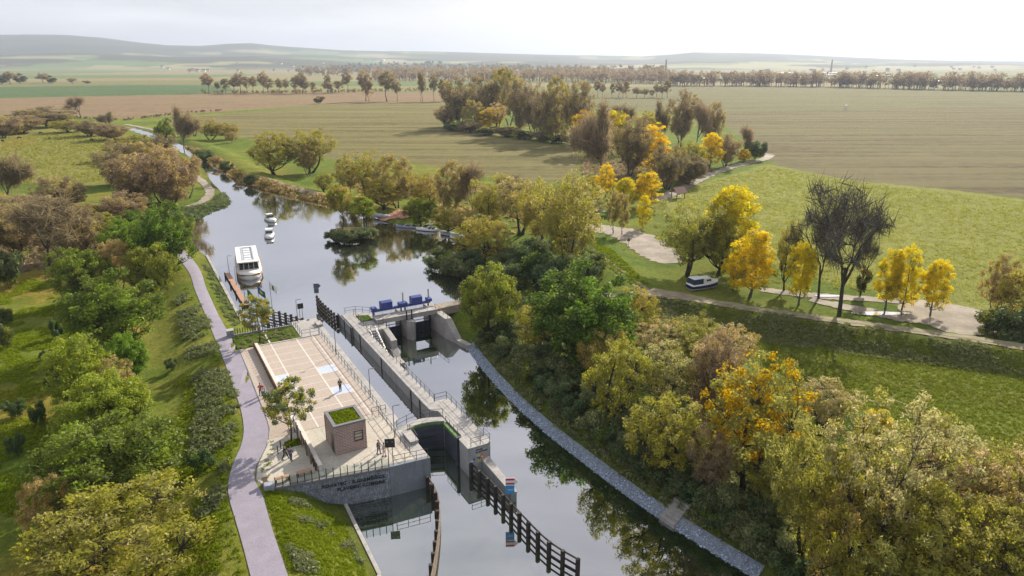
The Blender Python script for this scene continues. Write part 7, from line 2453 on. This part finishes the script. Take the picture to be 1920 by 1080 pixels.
person(U(489.5, 742, 0), 2.2, 'person in a red jacket and grey trousers at the left edge of the plaza', 'cloth_red', 'cloth_grey', arm=((0.3, 0.6), (-0.2, 0.1)), stride=0.1)
person(U(495.5, 746, 0), 2.0, 'person in a white jacket beside the one in red', 'cloth_white', 'cloth_grey', arm=((0.2, 0.1), (0.1, 0.2)), h=1.66, stride=0.08)
person(U(638.5, 733, 0), -1.6, 'person in dark clothes standing alone on a pale bay of the plaza', 'cloth_grey', 'cloth_black', arm=((0.3, 0.9), (0.3, 0.9)), stride=0.03)
person(U(535.5, 861, 0), 0.3, 'person in black striding in front of the tree square', 'cloth_black', 'cloth_black', arm=((0.5, 0.1), (-0.5, 0.1)), stride=0.30, h=1.8)
person(U(546, 864, 0), 1.5, 'person in dark blue standing beside the striding one', 'cloth_blue', 'cloth_blue', arm=((0.1, 0.1), (0.1, 0.1)), stride=0.06)
person(U(710.5, 851, 0), -0.4, 'person in grey with dark trousers left of the signal board', 'cloth_grey', 'cloth_blue', arm=((0.2, 0.7), (-0.1, 0.2)), stride=0.12)
person(U(721, 856, 0), 2.6, 'person in pale clothes standing at the signal board', 'cloth_pink', 'cloth_pink', arm=((0.1, 0.3), (0.1, 0.1)), stride=0.10, h=1.7)

# ------------------------------------------------------------------ far town
tr = random.Random(21)
TOWN = 'far houses of the town'
hp_ = [MB().prism([(-6, -4), (6, -4), (6, 4), (-6, 4)], -1, 6).mesh('wall') for _ in range(1)][0]
hp_.materials.append(MATS['wall_white'])
hp2 = hp_.copy(); hp2.materials.clear(); hp2.materials.append(MATS['wall_cream'])
rm = MB().add([(-6.5, -4.6, 5.9), (6.5, -4.6, 5.9), (6.5, 4.6, 5.9), (-6.5, 4.6, 5.9), (-6.5, 0, 9.5), (6.5, 0, 9.5)], [(3, 2, 1, 0), (0, 1, 5, 4), (2, 3, 4, 5), (1, 2, 5), (3, 0, 4)]).mesh('roof')
rm.materials.append(MATS['roof_red'])


def house(x, y, s, wallm):
    b = U(x, y, -1.3)
    o = empty('house', (b[0], b[1], H1(b[0], b[1])), tr.uniform(-0.5, 0.5)); tag(o, 'tiny pale house with red roof in the far town below the hills', 'house', TOWN)
    for nm, me in (('wall', wallm), ('roof', rm)):
        c_ = bpy.data.objects.new(nm, me); COL.objects.link(c_); c_.parent = o; c_.scale = (s, s, s)


for k in range(90):
    x = tr.choice([tr.uniform(590, 800), tr.uniform(800, 1260), tr.uniform(300, 640), tr.uniform(1300, 1900)])
    y = tr.uniform(129.5, 136)
    house(x, y, tr.uniform(0.9, 1.6), hp_ if tr.random() < 0.6 else hp2)
HALLS = ((1330, 152, 60, 3, 'far_roof_white'), (1420, 150, 40, 3, 'far_roof_white'), (1505, 149, 50, 4, 'far_roof_white'), (1540, 144, 60, 4, 'far_roof_white'), (1575, 141, 46, 4, 'wall_white'), (1590, 152, 70, 3, 'far_roof_white'), (1660, 146, 60, 3, 'wall_cream'),
                                          (1710, 143, 50, 3, 'far_roof_white'), (1800, 158, 70, 3, 'far_roof_white'), (1870, 158, 60, 3, 'far_roof_white'), (1480, 141, 30, 4, 'wall_white'), (1040, 134, 44, 4, 'wall_white'), (820, 131, 60, 3, 'wall_cream'), (700, 128, 40, 2, 'far_roof_white'), (355, 123, 20, 5, 'wall_white'), (1020, 129, 10, 4, 'wall_white'))
HX = [q[0] for q in HALLS]
for k, (x, y, wpx, hpx, mt) in enumerate(HALLS):
    b = U(x, y, -1.3); z = H1(b[0], b[1])
    w_ = px_width(b, wpx); hgt = max(px_height(b, hpx), 5)
    o = wempty('industrial_hall', (b[0], b[1], z)); tag(o, 'far pale industrial hall, %s of the halls in the town' % ('%s listed by distance' % ORD[k]), 'hall', 'far industrial halls')
    o['label'] = 'pale flat roofed industrial hall in the far town, %s from the left' % ORD[sorted(HX).index(x)]
    MB().box(b[0] - w_ / 2, b[0] + w_ / 2, b[1], b[1] + 60, z - 1, z + hgt).build('wall', mt, o)
    MB().box(b[0] - w_ / 2 - 1, b[0] + w_ / 2 + 1, b[1] - 1, b[1] + 61, z + hgt, z + hgt + 1.0).build('roof', 'far_roof_white', o)
for x, y, yt, lb in ((1247, 150, 112, 'thick tall chimney in the middle of the far town'), (1557, 140, 112, 'slender tall chimney of the far town on the right')):
    b = U(x, y, -1.3); z = H1(b[0], b[1]); h_ = px_height(b, y - yt); r_ = px_width(b, 2.6)
    o = wempty('factory_chimney', (b[0], b[1], z)); tag(o, lb, 'chimney', 'far factory chimneys')
    MB().tube([(b[0], b[1], z - 1), (b[0], b[1], z + h_)], [r_ * 0.75, r_ * 0.45], 10).build('stack', 'chimney', o)
    MB().tube([(b[0], b[1], z - 1), (b[0], b[1], z + h_ * 0.08)], r_ * 1.2, 8).build('base', 'chimney', o)

# ------------------------------------------------------------------ air
mb = MB(); mb.box(-14000, 14000, -200, 17000, -12, 520)
hz = mb.build('haze', None)
m, nt, out = newmat('haze')
v = nt.nodes.new('ShaderNodeVolumePrincipled')
v.inputs['Color'].default_value = (0.60, 0.68, 0.84, 1)
v.inputs['Density'].default_value = 0.95e-4
v.inputs['Anisotropy'].default_value = 0.3
nt.links.new(v.outputs['Volume'], out.inputs['Volume'])
hz.data.materials.append(m)
tag(hz, kind='stuff', label='pale autumn haze over the plain')
